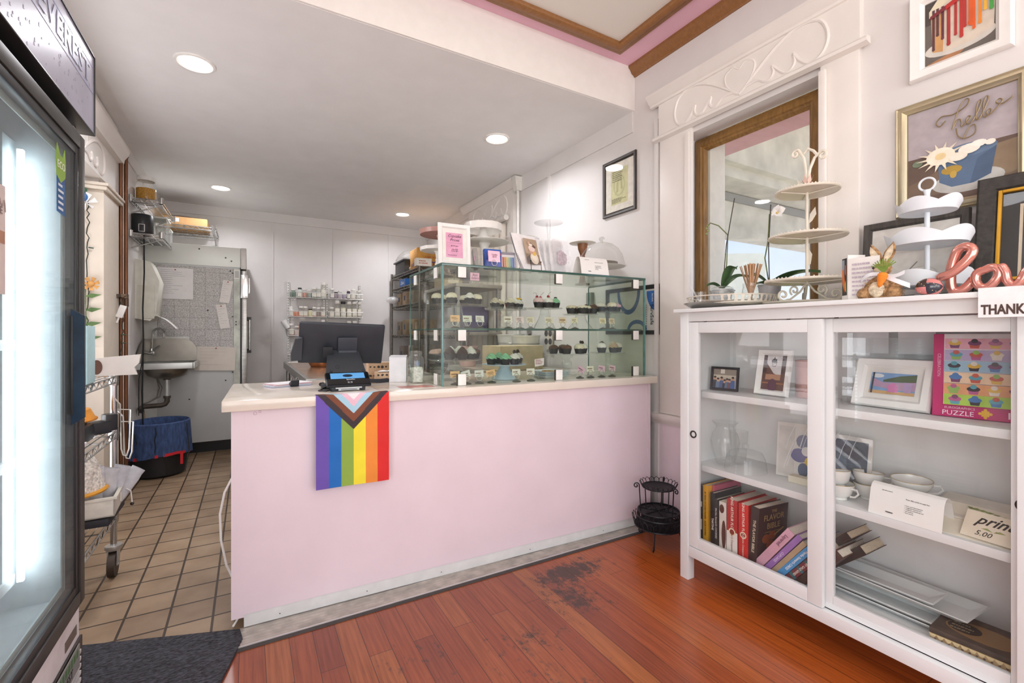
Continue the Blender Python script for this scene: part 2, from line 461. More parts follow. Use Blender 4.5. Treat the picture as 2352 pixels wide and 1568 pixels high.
ring = [[b2.v((x, y, z)) for x, y in ((-1.22 + u, -2.46 + u), (2.062 - u, -2.46 + u), (2.062 - u, 2.205 - u), (-1.22 + u, 2.205 - u))] for u, z in ((0, 2.991), (0, 2.968), (.012, 2.962), (.03, 2.962), (.04, 2.952), (.06, 2.95), (.078, 2.958), (.084, 2.966), (.084, 2.985))]
for a, b in zip(ring, ring[1:]):
    for i in range(4): b2.f([a[i], a[(i + 1) % 4], b[(i + 1) % 4], b[i]])
struct(b2.obj('trim_4'))

# second window at the far end of the right wall
w2 = struct(link('window_2', None))
h2 = MB().use(TRIMW); h2.box(2.25, 2.28, 3.9, 4.95, 2.36, 2.62)
h2.poly([(2.28, 3.84, 2.60), (2.235, 3.84, 2.61), (2.215, 3.84, 2.65), (2.195, 3.84, 2.67), (2.195, 3.84, 2.695), (2.28, 3.84, 2.7)], (0, 1.24, 0))
for y in (3.9, 4.78): h2.box(2.25, 2.28, y, y + .17, .9, 2.36)
h2.box(2.255, 2.262, 4.07, 4.78, .95, 2.36)
h2.obj('casing', w2)
ornament(w2, 2.249, 4.42, 2.49, .95, 1.0, -1)
cu = MB().use(mat('#e6ddd0', .8))
cu.sheet(lambda u, v: (2.225 + .012 * math.sin(u * 40), 4.0 + .85 * u, 1.0 + 1.3 * v), 60, 1)
cu.obj('curtain', w2)
MB().use(mat('#dcd6d0', .4)).cyl((2.2, 3.95, 2.335), (2.2, 4.95, 2.335), .028).obj('curtain_rod', w2)

# outside
oc = MB().use(mat('#cfc6b9', .85, var=.14, scale=2.2, bump=.3))
oc.box(3.0, 16, 6.0, 6.4, 3.25, 4.1); oc.box(3.0, 16, 5.36, 6.4, 4.1, 4.3)
oc.box(3.0, 16, 5.2, 5.4, 4.3, 5.6); oc.box(3.0, 16, 2.6, 5.4, 5.5, 5.7)
oc.use(mat('#8c8a88', .6)).box(3.0, 16, 5.94, 6.0, 3.93, 4.08)
struct(oc.obj('wall_exterior_overpass'))
struct(B(2.55, 2.75, 1.0, 2.05, 2.365, 2.62, mat('#c98c92', .6)).obj('trim_5'))
struct(B(-20, 40, -20, 40, -.4, -.1, mat('#c2bcb2', .9)).obj('ground'))
sg = MB().use(mat('#a3a49d', .5)); sg.at((3.4, 2.3, 1.3), (0, 0, R(-35)))
sg.poly([(-.22, 0, 0), (.22, 0, 0), (.22, 0, .5), (.2, 0, .53), (-.2, 0, .53), (-.22, 0, .5)], (0, .02, 0)); sg.box(-.02, .02, .02, .05, -1.4, .4)
tag(sg.obj('street_sign'), 'pale blank sign board standing outside beyond the window behind the orchids', 'sign')
hv = MB().use(mat('#8a8f4e', .9, var=.4, scale=14, bump=1.))
hv.box(4.5, 8.5, 1.2, 4.5, -.1, 1.12)
tag(hv.obj('hedge'), 'sunlit yellow green hedge outside below the window', 'hedge')

# recessed ceiling lights
def downlight(x, y, label):
    t = thing('ceiling_light', label, 'light', (x, y, 2.70), 0, 'recessed round ceiling lights')
    m = MB().use(mat('#f1eeea', .4)); m.lathe([(.098, 0), (.098, -.006), (.086, -.009), (.076, -.004), (.076, -.001)], n=32)
    m.obj('trim_ring', t)
    l = MB().use(lamp_mat('#fffaf4', 14)); l.lathe([(0, -.003), (.076, -.003)], n=32); l.obj('lens', t)
    return t
for x, y, lb in ((-.26, 3.115, 'largest glowing round ceiling light, near the drinks cooler'), (1.672, 3.15, 'glowing round ceiling light above the glass display case'),
                 (-.25, 5.63, 'small far glowing ceiling light above the steel refrigerator side'), (1.69, 5.73, 'small far glowing ceiling light over the back right kitchen corner')):
    downlight(x, y, lb)

# black ribbed mat
mt = MB().use(mat('#3a3a40', .95, var=.9, scale=210, bump=1., stretch=(.35, 1, 1)))
mt.poly([(-.56, 2.31, 0), (-.03, 2.12, 0), (-.02, 2.05, 0), (-.08, 1.84, 0), (-.12, 1.3, 0), (-.56, 1.3, 0)], (0, 0, .012))
tag(mt.obj('floor_mat'), 'charcoal ribbed floor mat where tiles meet the wooden floor', 'mat')
# ------------------------------------------------------------------ left side of the room
BLK = mat('#1d1e20', .4, var=.1); DKM = mat('#2c2d30', .45, .3, var=.1); STEEL = mat('#a9a7a3', .3, .85, var=.1, scale=9, stretch=(1, 1, 6))
CHROME = mat('#c9c9c8', .16, .95, var=.04); PAPER = mat('#e9e6e1', .8, var=.02); WHT = mat('#efeeec', .4, var=.02); GALV = mat('#c3c5c2', .38, .6, var=.12, scale=6)
CLEAR = glass('#f7faf8', 1.0); CARD = mat('#b98f5f', .8, var=.06)

# drinks cooler
ck = thing('drinks_cooler', 'tall black framed glass door drinks cooler with a light box sign', 'cooler', (-.44, 1.5, 0))
def cw(mb, name, par=None, **k): return mb.obj(name, par or ck, (.44, -1.5, 0), **k)   # modelled in room coordinates
m = MB().use(mat('#e9e7e6', .4)); m.box(-1.22, -.475, 1.925, 1.955, .0, 2.12, .004); m.box(-1.22, -.475, 1.06, 1.09, 0, 2.12, .004)
m.box(-1.22, -1.19, 1.09, 1.925, .05, 2.12); m.box(-1.19, -.475, 1.09, 1.925, 2.0, 2.12); m.box(-1.19, -.475, 1.09, 1.925, .30, .36)
m.box(-.50, -.462, 1.06, 1.93, .04, .345, .003)
cw(m, 'body')
m = MB().use(mat('#e6eef1', .4)); m.box(-1.19, -1.18, 1.09, 1.925, .36, 2.0); m.box(-1.19, -.50, 1.917, 1.925, .36, 2.0); m.box(-1.19, -.5, 1.09, 1.098, .36, 2.0); m.box(-1.19, -.5, 1.09, 1.925, .36, .365)
cw(m, 'liner')
m = MB().use(lamp_mat('#eef8ff', 7)); m.box(-.585, -.57, 1.87, 1.885, .46, 1.72, .003)
m.use(lamp_mat('#f2fbff', 9))
for i in range(44): z = .47 + i * .0285; m.box(-.572, -.567, 1.855, 1.868, z, z + .012)
cw(m, 'led_strip')
m = MB().use(mat('#dfeef2', .4)); m.box(-.62, -.60, 1.83, 1.91, .45, 1.75)
m.use(lamp_mat('#f2fbff', 4))
for i in range(44):
    z = .47 + i * .0285; m.box(-1.175, -1.17, 1.8, 1.825, z, z + .008); m.box(-1.0, -.98, 1.912, 1.916, z, z + .008)
cw(m, 'led_dots')
for z in (.48, .82, 1.165, 1.5):
    m = MB().use(mat('#eef3f4', .35)); m.box(-1.15, -.60, 1.885, 1.893, z - .02, z, .001); m.box(-.602, -.594, 1.11, 1.893, z - .03, z)
    for i in range(18): m.cyl((-1.15, 1.12 + i * .043, z - .006), (-.6, 1.12 + i * .043, z - .006), .0035, n=5)
    cw(m, 'shelf')
dr_ = MB().use(mat('#3a3835', .42, .2, var=.15))
def frame_x(mb, y0, y1, z0, z1, X0, X1, wd):
    mb.box(X0, X1, y0, y0 + wd, z0, z1, .003); mb.box(X0, X1, y1 - wd, y1, z0, z1, .003)
    mb.box(X0, X1, y0 + wd, y1 - wd, z0, z0 + wd, .003); mb.box(X0, X1, y0 + wd, y1 - wd, z1 - wd, z1, .003)
frame_x(dr_, 1.075, 1.915, .355, 1.79, -.472, -.445, .042)
dr_.use(mat('#17191c', .35)); frame_x(dr_, 1.117, 1.873, .397, 1.748, -.475, -.449, .026)
d = cw(dr_, 'door')
m = MB().use(mat('#bccac6', .4, .3)); frame_x(m, 1.14, 1.85, .42, 1.725, -.48, -.4755, .02); m.obj('spacer', d)
MB().use(glass('#f4fafb', .5, haze=.05, hazecol='#e6f3f8')).box(-.456, -.452, 1.143, 1.847, .423, 1.722).obj('glass', d)
MB().use(glass('#f8fcfd', .3)).box(-.474, -.4725, 1.143, 1.847, .423, 1.722).obj('inner_glass', d)
m = MB().use(mat('#20364c', .2, .3, var=.3)); m.poly([(-.45, 1.802, .915), (-.42, 1.802, .935), (-.42, 1.802, 1.235), (-.45, 1.802, 1.255)], (0, .012, 0)); m.use(BLK); m.box(-.452, -.445, 1.80, 1.85, .945, 1.235, .002); m.obj('handle', d)
m = MB().use(mat('#2f6fb4', .5, var=.25, scale=12)); X_ = -.4505
m.poly([(X_, 1.69, 1.515), (X_, 1.752, 1.512), (X_, 1.752, 1.62), (X_, 1.69, 1.62)], (.0008, 0, 0))
m.use(mat('#1c4f94', .5)); m.poly([(X_, 1.69, 1.60), (X_, 1.752, 1.60), (X_, 1.752, 1.63), (X_, 1.69, 1.63)], (.0011, 0, 0))
m.use(mat('#8fb83c', .5)); m.poly([(X_, 1.688, 1.612), (X_, 1.72, 1.598), (X_, 1.755, 1.62), (X_, 1.758, 1.66), (X_, 1.752, 1.70), (X_, 1.735, 1.672), (X_, 1.715, 1.672), (X_, 1.692, 1.70), (X_, 1.684, 1.66)], (.0012, 0, 0))
st_ = m.obj('eco_sticker', d)
RX = (PI / 2, 0, PI / 2)
txt(st_, 'ECO', .03, (X_ + .0018, 1.721, 1.645), RX, mat('#f4f6ee', .6))
print_lines(st_, -.024, .024, -.04, .04, 5, 0, mat('#e8f1fb', .6), rot=(0, 0, PI / 2), loc=(X_ + .0016, 1.721, 1.558))
m = MB().use(mat('#dccfc9', .7)); m.box(-.4515, -.4505, 1.15, 1.388, 1.265, 1.495)
m.use(mat('#b88a72', .7)); m.box(-.4505, -.4498, 1.362, 1.385, 1.372, 1.398)
fl = m.obj('paper_flyer', d)
txt(fl, 'COLLECTIVE', .022, (-.4494, 1.31, 1.44), (PI / 2, 0, PI / 2), mat('#8a7a76', .7))
print_lines(fl, -.08, .05, -.05, .05, 7, 0, mat('#8a7a76', .7), rot=(0, 0, PI / 2), loc=(-.4494, 1.31, 1.33))
m = MB().use(mat('#a99a96', .7)); m.tube(smooth([(-.4494, 1.33, 1.46), (-.4494, 1.35, 1.475), (-.4494, 1.37, 1.45), (-.4494, 1.38, 1.465), (-.4494, 1.386, 1.44)], 4), .0012, 4); m.obj('swirl_logo', fl)
m = MB().use(mat('#26282c', .5, .2, var=.2))
m.poly([(-.50, 1.06, 1.785), (-.465, 1.06, 1.785), (-.468, 1.06, 1.80), (-.485, 1.06, 1.82), (-.49, 1.06, 1.84), (-.52, 1.06, 1.84)], (0, .87, 0))
cw(m, 'header')
m = MB().use(mat('#2a2a2c', .4)); frame_x(m, 1.06, 2.0, 1.832, 2.092, -.50, -.438, .006); m.box(-.50, -.49, 1.066, 1.994, 1.838, 2.086)
sg_ = cw(m, 'light_box_sign')
m = MB().use(mat('#b9bbd0', .3, var=.12, scale=5)); m.box(-.446, -.442, 1.066, 1.994, 1.838, 2.086)
m.use(mat('#adadc0', .3))
for i in range(70):
    y, z = random.uniform(1.3, 1.96), random.uniform(1.85, 2.0); r = random.uniform(.002, .005)
    m.at((-.442, y, z)).box(0, .0006, -r * .6, r * .6, -r, r); m.at()
m.obj('sign_face', sg_)
m = MB().use(mat('#aab0d4', .3)); m.box(-.442, -.4412, 1.45, 1.985, 1.965, 1.972); m.box(-.442, -.4412, 1.45, 1.985, 2.05, 2.055); m.obj('sign_border', sg_)
txt(sg_, 'EVEREST', .09, (-.4408, 1.74, 2.01), RX, mat('#a6abc9', .35), sx=1.25, bold=.002)
m = MB().use(mat('#6d6259', .5)); m.box(-.4615, -.4605, 1.80, 1.9, .255, .285); cw(m, 'rating_plate')
m = MB().use(mat('#3a3330', .5)); m.box(-.462, -.455, 1.10, 1.935, .05, .235, .003)
m.use(mat('#d9dad8', .5))
for i in range(7): m.box(-.457, -.450, 1.12, 1.90, .065 + i * .022, .075 + i * .022)
g = cw(m, 'vent_grille')
m = MB().use(mat('#8f918c', .5)); m.box(-.451, -.4485, 1.62, 1.88, .165, .235); m.use(mat('#4f7a4a', .5))
for k in range(10): m.box(-.4486, -.448, 1.63 + .024 * k, 1.646 + .024 * k, .205, .228)
g2 = m.obj('badge', g)
txt(g2, 'EVEREST', .034, (-.4478, 1.75, .185), RX, mat('#2b2a2a', .5))

# wheeled wire shelf cart
def wire_shelf(mb, x0, x1, y0, y1, z, drop=.03, r=.004, step=.028, along='y'):
    c = [(x0, y0), (x1, y0), (x1, y1), (x0, y1)]
    for zz in (z, z - drop): mb.tube([(x, y, zz) for x, y in c], r, 5, True)
    for (ax, ay), (bx, by) in zip(c, c[1:] + c[:1]):
        L = math.hypot(bx - ax, by - ay); n = max(2, int(L / (drop * 1.3)) // 2 * 2); pts = []
        for i in range(n + 1): t_ = i / n; pts.append((ax + (bx - ax) * t_, ay + (by - ay) * t_, z - (drop if i % 2 else 0)))
        mb.tube(pts, r * .7, 4)
    if along == 'y':
        n = int((x1 - x0) / step)
        for i in range(1, n): x = x0 + (x1 - x0) * i / n; mb.tube([(x, y0, z), (x, y1, z)], r * .6, 4)
        for k in (.33, .67): mb.tube([(x0, y0 + (y1 - y0) * k, z - .006), (x1, y0 + (y1 - y0) * k, z - .006)], r, 4)
    else:
        n = int((y1 - y0) / step)
        for i in range(1, n): y = y0 + (y1 - y0) * i / n; mb.tube([(x0, y, z), (x1, y, z)], r * .6, 4)
        for k in (.33, .67): mb.tube([(x0 + (x1 - x0) * k, y0, z - .006), (x0 + (x1 - x0) * k, y1, z - .006)], r, 4)
ct = thing('wire_shelf_cart', 'chrome wire shelf cart on casters beyond the drinks cooler', 'cart', (-.7, 2.5, 0))
def inroom(mb, name, par, org, **k): return mb.obj(name, par, tuple(-x for x in org), **k)
for x in (-.84, -.575):
    for y in (2.08, 2.93):
        p = MB().use(CHROME); p.cyl((x, y, .135), (x, y, 1.0), .0135, n=16); p.lathe([(.0135, 1.0), (.012, 1.006), (0, 1.008)], (x, y, 0), 16)
        for zz in (.29, .69, .96): p.lathe([(.019, -.03), (.021, 0), (.019, .03)], (x, y, zz), 14)
        pp = inroom(p, 'post', ct, (-.7, 2.5, 0))
        q = MB().use(mat('#b8b5b0', .35, .7)); q.lathe([(0, .15), (.034, .148), (.036, .135), (.03, .125), (0, .122)], (x, y, 0), 16)
        for dx in (-.022, .016): q.poly([(x + dx, y - .02, .128), (x + dx, y + .025, .128), (x + dx, y + .005, .055), (x + dx, y - .03, .055)], (.006, 0, 0))
        q.use(mat('#3b2d22', .6, var=.3)); q.cyl((x - .014, y - .012, .058), (x + .014, y - .012, .058), .058, n=24)
        q.use(STEEL).cyl((x - .024, y - .012, .058), (x + .024, y - .012, .058), .01, n=8)
        inroom(q, 'caster', ct, (-.7, 2.5, 0))
for z in (.305, .705, .975):
    m = MB().use(CHROME); wire_shelf(m, -.845, -.565, 2.05, 2.965, z); inroom(m, 'shelf', ct, (-.7, 2.5, 0))

m = MB().use(PAPER)
m.poly([(-.66, 2.83, .984), (-.475, 2.87, .984), (-.485, 2.86, 1.02), (-.468, 2.87, 1.04), (-.462, 2.872, 1.083), (-.66, 2.83, 1.065)], (.0, .02, 0))
m.box(-.83, -.66, 2.66, 2.86, .98, 1.06)
o = tag(m.obj('sticker_roll_box'), 'open white box of round brown stickers on the cart top shelf', 'box')
m = MB().use(mat('#6b4a3c', .6))
for x in (-.633, -.60): m.lathe([(0, 0), (.036, 0)], (0, 0, 0), 24); break
m = MB().use(mat('#6b4a3c', .6))
for x, w_ in ((-.655, .012), (-.618, .02)):
    m.at((x, 2.829 + (x + .66) * .2, 1.026), (PI / 2, 0, R(12))).lathe([(0, 0), (.034, 0), (.034, .0015), (0, .0015)], n=24, sx=w_ / .034); m.at()
m.obj('round_sticker', o)
tag(B(-.60, -.56, 2.44, 2.55, .98, 1.215, mat('#b9dfe4', .5), .002).obj('folder'), 'pale blue folder standing at the near end of the cart top shelf', 'folder')
def lumpy(mb, w, d, h, seed, taper=.8):
    rnd = random.Random(seed); k = [rnd.uniform(-.1, .1) for _ in range(8)]
    mb.sheet(lambda u, v: (w * (.5 + .5 * (taper + (1 - taper) * (1 - v))) * (math.cos(2 * PI * u) * (.5 + k[int(v * 7)] * .3)), d * (1 - .7 * v) * math.sin(2 * PI * u) * .5, h * v), 16, 7)
# middle shelf: black gadgets, ring dish, papers
t = thing('label_printer', 'black label printer on the cart middle shelf', 'printer', (-.70, 2.62, .71))
MB().use(mat('#20242a', .4)).box(-.10, .10, -.12, .12, 0, .075, .02).obj('body', t); MB().use(DKM).box(-.07, .08, -.1, .1, .075, .10, .01).obj('lid', t)
t = thing('hand_scanner', 'black hand scanner lying at the edge of the cart middle shelf', 'scanner', (-.645, 2.84, .71), R(30))
MB().use(mat('#23262b', .4)).box(-.09, .075, -.04, .04, 0, .06, .015).obj('body', t); MB().use(BLK).box(.05, .10, -.03, .03, .01, .09, .01).obj('head', t)
m = MB().use(mat('#e7e4e4', .7))
for i in range(5): m.box(-.62, -.575, 2.30 + .01 * i, 2.42 + .02 * i, .706 + .007 * i, .712 + .007 * i)
tag(m.obj('paper_stack'), 'small stack of white papers at the edge of the cart middle shelf', 'paper')
t = thing('mesh_food_cover', 'white mesh food cover with an orange rim in the cart', 'food cover', (-.69, 2.68, .497))
m = MB().use(mat('#d8d2c6', .8, var=.3, scale=90)); m.lathe([(.135, 0), (.125, .09), (.09, .15), (.04, .17), (0, .175)], n=28); m.obj('mesh_dome', t)
MB().use(mat('#d99a2b', .5)).torus((0, 0, .0), .137, .009, n=32).obj('rim', t)
t = thing('mesh_food_cover', 'orange mesh food cover showing under the cart top shelf', 'food cover', (-.72, 2.74, .80))
m = MB().use(mat('#e0952e', .5, var=.1)); m.lathe([(.12, 0), (.1, .045), (.05, .06), (0, .062)], n=28); m.obj('mesh_dome', t)
m = MB().use(mat('#d98d22', .5)); m.torus((0, 0, 0), .12, .006, n=32); m.obj('rim', t)
# white bin of piping bags
t = thing('plastic_bin', 'worn white plastic bin full of piping bags hooked on the cart', 'bin', (-.60, 2.72, .39), R(4))
m = MB().use(mat('#d8d3c6', .5, var=.1)); m.box(-.10, .085, -.13, -.125, 0, .085); m.box(-.10, .085, .125, .13, 0, .085); m.box(-.10, -.095, -.13, .13, 0, .085); m.box(.08, .085, -.13, .13, 0, .085); m.box(-.10, .085, -.13, .13, 0, .005)
m.box(.085, .094, -.13, .13, .075, .085); m.box(-.1, .094, -.137, -.13, .075, .085); m.obj('tub', t)
MB().use(mat('#e3dfd4', .5)).box(.086, .09, .02, .09, .02, .06).obj('label_holder', t)
tag(B(-.70, -.52, 2.57, 2.86, .358, .386, mat('#25252b', .6), .004).obj('tray'), 'black tray under the white bin of piping bags', 'tray')
for i, (x, y, rx, ry, h) in enumerate(((-.665, 2.63, .05, -.12, .17), (-.635, 2.66, .05, -.05, .2), (-.60, 2.68, .04, .08, .19), (-.575, 2.72, .03, .22, .17), (-.56, 2.76, .0, .32, .17), (-.55, 2.80, -.05, .62, .16))):
    t = thing('piping_bag', ['leftmost clear piping bag standing in the white bin', 'piping bag with a square blue sticker in the white bin', 'shorter piping bag with a blue sticker in the white bin', 'cloudy piping bag leaning right in the white bin', 'folded piping bag behind the right end of the white bin', 'rightmost piping bag drooping out of the white bin'][i], 'piping bag', (x, y, .41), rot=(rx, ry, 0), group='piping bags in the white bin')
    m = MB().use(mat('#c9cbd0', .35, var=.12, scale=30)); lumpy(m, .072, .04, h, i, .62); m.obj('bag', t)
    if i in (1, 2): B(-.013, .013, -.006, -.0045, h * .72, h * .86, mat('#4a9fd0', .6)).obj('sticker', t)
t = thing('wooden_disc', 'pale round wooden board lying on the cart below the white bin', 'board', (-.72, 2.46, .40), rot=(.12, -.1, 0))
MB().use(mat('#d9bfa0', .6)).lathe([(0, 0), (.118, 0), (.122, .006), (.118, .012), (0, .012)], n=32).obj('disc', t)
t = thing('storage_tub', 'small white tub holding a red label at the bottom of the cart', 'tub', (-.70, 2.46, .307))
MB().use(WHT).lathe([(0, 0), (.05, 0), (.06, .10), (.063, .10), (.063, .094)], n=24).obj('tub', t)
MB().use(mat('#b24a48', .6)).box(-.02, .05, -.062, -.058, .03, .07).obj('label_patch', t)
t = thing('squeeze_bottle', 'red capped container beside the piping bags', 'bottle', (-.75, 2.50, .41))
MB().use(mat('#cc3434', .5)).lathe([(0, .1), (.03, .095), (.034, .05), (.034, 0), (0, 0)], n=16).obj('cap', t)
t = thing('scoop', 'black handled tool between the wooden board and white bin', 'tool', (-.69, 2.52, .42), rot=(0, .4, .3))
MB().use(BLK).lathe([(0, 0), (.028, .01), (.03, .05), (.02, .075), (0, .08)], n=14).obj('grip', t)
for i, (y, zt, hh) in enumerate(((2.90, .87, .28), (2.965, .80, .24))):
    m = MB().use(mat('#d8d6cf', .3, .6)); x = -.545
    m.tube([(x - .02, y, zt), (x, y, zt - .03), (x + .005, y, zt - hh + .03), (x + .012, y, zt - hh), (x + .025, y, zt - hh - .005), (x + .035, y, zt - hh + .03), (x + .04, y, zt - .06), (x - .01, y, zt - .055)], .0035, 6)
    tag(m.obj('wire_hook'), ['long white wire hook hanging at the cart front', 'shorter wire hook hanging behind the long one on the cart'][i], 'hook', 'wire hooks on the cart')
m = MB().use(PAPER).tube([(-.50, 2.78, .455), (-.485, 2.79, .44), (-.48, 2.79, .385)], .003, 6); m.use(BLK).ball((-.48, 2.79, .378), .008)
tag(m.obj('brush'), 'thin white brush hanging from the drooping piping bag', 'brush')

# copper pipes, string lights, garland
for x, y, zt, lb in ((-.815, 4.36, 2.47, 'front copper pipe running up the left wall'), (-.80, 4.44, 2.53, 'back copper pipe rising beside the front pipe')):
    t = thing('copper_pipe', lb, 'pipe', (x, y, 0), group='copper pipes')
    m = MB().use(mat('#80563c', .42, .6, var=.3, scale=5, stretch=(1, 1, .6))); m.cyl((0, 0, 0), (0, 0, zt), .0125, n=12); m.obj('pipe', t)
    m = MB().use(mat('#6b5444', .4, .6)); m.lathe([(.0165, -.02), (.0165, .02)], (0, 0, zt), 12, cap=True); m.obj('fitting', t)
    m = MB().use(mat('#6b5444', .4, .6)).lathe([(.017, -.03), (.017, .03)], (0, 0, 1.42), 12, cap=True).obj('fitting', t)
t = thing('pipe_valve', 'small brass shutoff valve on the copper pipes', 'valve', (-.79, 4.335, 1.46))
MB().use(mat('#7d6a5a', .4, .7)).cyl((0, -.02, 0), (0, -.06, 0), .012).lathe([(.025, 0), (.025, .03)], (0, 0, -.015), 12, cap=True).obj('valve_body', t)
MB().use(mat('#5d5048', .5, .6)).cyl((-.03, -.06, .01), (-.03, -.06, -.01), .02).obj('valve_knob', t)
def string_lights(pts, label, bulbs):
    t = thing('string_lights', label, 'string lights', pts[0])
    p0 = Vector(pts[0]); q = []
    for i in range(len(pts) - 1):
        for k in range(6):
            a = Vector(pts[i]).lerp(Vector(pts[i + 1]), k / 6); q.append(a - p0 + Vector((random.uniform(-.008, .008), 0, random.uniform(-.005, .005))))
    MB().use(mat('#2b332c', .6)).tube(q, .003, 5).obj('wire', t)
    for b in bulbs:
        b = Vector(b) - p0
        m = MB().use(mat('#2b4a3a', .5)); m.cyl(b, b + Vector((.025, 0, -.003)), .004, n=8); m.use(glass('#f5f5f0')); m.cyl(b + Vector((.025, 0, -.003)), b + Vector((.055, 0, -.012)), .0035, .001, n=8); m.obj('bulb', t)
yy = 3.915
string_lights([(-.895, yy, 2.06), (-.895, yy, 1.9), (-.90, yy, 1.7), (-.892, yy, 1.45), (-.90, yy, 1.3), (-.89, yy, 1.12), (-.885, yy, .95), (-.88, yy, .8)], 'dark wired string lights hanging down the cream door jamb', [(-.893, yy, 1.74), (-.89, yy, 1.11), (-.888, yy, 1.0)])
string_lights([(-.80, 4.31, 1.42), (-.795, 4.31, 1.25), (-.80, 4.31, 1.1), (-.81, 4.31, .95), (-.815, 4.31, .85)], 'second dark string of lights hanging beside the copper pipes', [(-.80, 4.305, 1.18), (-.80, 4.305, 1.12)])
t = thing('plug_adapter', 'white plug hanging on the cord beside the copper pipes', 'plug', (-.79, 4.25, 1.35), rot=(0, .3, 0))
B(-.02, .02, -.01, .01, -.05, .04, WHT, .004).obj('body', t); MB().use(WHT).cyl((0, 0, -.05), (0, 0, -.09), .006).obj('cable', t)
t = thing('flower_garland', 'artificial orange flower and green leaves beside the cooler', 'artificial flower', (-.905, 3.9, 1.45))
m = MB().use(mat('#5b7a44', .6, var=.2))
for i in range(9):
    z = .02 - i * .045; s_ = 1 if i % 2 else -1
    m.poly([(0, 0, z), (s_ * .03, -.012, z + .018), (.075 * s_ + .01, -.02, z + .012), (s_ * .035, -.014, z - .012)], (0, .002, 0))
m.tube([(0, 0, .05), (.004, 0, -.2), (0, 0, -.4)], .003, 5); m.obj('leaves', t)
m = MB().use(mat('#d9a25c', .6, var=.2))
for i in range(7):
    a = i * .9; m.poly([(.03, 0, .05), (.03 + .045 * math.cos(a), -.02, .055 + .045 * math.sin(a)), (.03 + .045 * math.cos(a + .6), -.015, .055 + .045 * math.sin(a + .6))], (0, .003, 0))
m.ball((.03, -.01, .055), .018); m.obj('bloom', t)
m = MB().use(mat('#3c6fae', .5)); m.ball((-.91, 3.9, 2.06), .022, sz=1.3); m.use(mat('#2f6a4a', .5)); m.ball((-.915, 3.9, 2.10), .02)
m.use(mat('#eef0ee', .4))
for i in range(6): a = i * 1.05; m.poly([(-.90, 3.9, 2.02), (-.90 + .06 * math.cos(a), 3.89, 2.03 + .05 * math.sin(a)), (-.90 + .05 * math.cos(a + .5), 3.885, 2.03 + .06 * math.sin(a + .5))], (0, .002, 0))
tag(m.obj('hanging_ornament'), 'blue and white ornament hanging at the top of the door jamb', 'ornament')

# steel refrigerator at the back left, its side facing the shop
fr = thing('upright_refrigerator', 'large stainless refrigerator seen from its pale side panel', 'refrigerator', (-.45, 5.9, 0))
def inf(mb, name, par=None): return mb.obj(name, par or fr, (.45, -5.9, 0))
m = MB().use(mat('#c9cccb', .42, .1, var=.04, scale=3)); m.box(-.852, -.075, 5.45, 6.45, .12, 2.04, .006); inf(m, 'body')
m = MB().use(mat('#d8dad4', .4, .2, var=.03, scale=3)); m.box(-.852, -.07, 5.442, 6.45, 1.86, 2.06, .005); inf(m, 'top_cowl')
m = MB().use(mat('#bdb9b4', .45, .4)); m.box(-.07, -.02, 5.42, 6.40, 1.845, 2.06, .006); inf(m, 'front_cowl')
for y0, y1 in ((5.46, 5.93), (5.95, 6.43)):
    m = MB().use(STEEL); m.box(-.06, -.015, y0, y1, .2, 1.835, .006); d = inf(m, 'door')
    m = MB().use(CHROME); m.cyl((.01, y0 + .3, 1.0), (.01, y0 + .3, 1.35), .012); m.use(BLK); m.box(-.015, .025, y0 + .28, y0 + .32, .98, 1.01); m.box(-.015, .025, y0 + .28, y0 + .32, 1.34, 1.37); m.obj('handle', d)
    m = MB().use(BLK); m.box(-.072, -.06, y0, y1, .2, 1.835); m.obj('gasket', d)
m = MB().use(CHROME); m.box(-.07, -.005, 5.425, 5.45, 1.55, 1.79, .004); m.box(-.0, .012, 5.43, 5.46, 1.6, 1.76, .003); inf(m, 'hinge')
m = MB().use(mat('#a7a89f', .4, .5, var=.25, scale=8)); m.box(-.13, -.075, 5.436, 5.452, .125, 1.845); inf(m, 'galvanised_strip')
m = MB().use(BLK); m.box(-.80, -.08, 5.55, 6.4, 0, .12); inf(m, 'gap_shade_block')  # black block stands for the shade in the open gap underneath
def tile_panel():
    mm, nt, out = new_mat('speckled_tiles'); b = N(nt, 'ShaderNodeBsdfPrincipled', Roughness=.5)
    tc = nt.nodes.new('ShaderNodeTexCoord'); sp = nt.nodes.new('ShaderNodeSeparateXYZ'); cb = nt.nodes.new('ShaderNodeCombineXYZ')
    nt.links.new(tc.outputs['Object'], sp.inputs[0]); nt.links.new(sp.outputs[0], cb.inputs[0]); nt.links.new(sp.outputs[2], cb.inputs[1])
    br = N(nt, 'ShaderNodeTexBrick'); br.offset = 0
    for k, v in (('Scale', 1.0), ('Brick Width', .124), ('Row Height', .112), ('Mortar Size', .0015), ('Bias', 0.)): br.inputs[k].default_value = v
    br.inputs['Color1'].default_value = lin('#c9c7c4'); br.inputs['Color2'].default_value = lin('#cfccc9'); br.inputs['Mortar'].default_value = lin('#9c9895')
    nt.links.new(cb.outputs[0], br.inputs['Vector'])
    nz = N(nt, 'ShaderNodeTexNoise', Scale=110.0, Detail=5.0); nt.links.new(tc.outputs['Object'], nz.inputs['Vector'])
    rp = ramp(nt, nz.outputs['Fac'], [(.4, lin('#c4c3c2')), (.6, (1, 1, 1, 1))]); mm2 = N(nt, 'ShaderNodeMixRGB', blend_type='MULTIPLY'); mm2.inputs[0].default_value = .9
    nt.links.new(br.outputs['Color'], mm2.inputs[1]); nt.links.new(rp.outputs[0], mm2.inputs[2]); nt.links.new(mm2.outputs[0], b.inputs['Base Color']); nt.links.new(b.outputs[0], out.inputs[0]); return mm
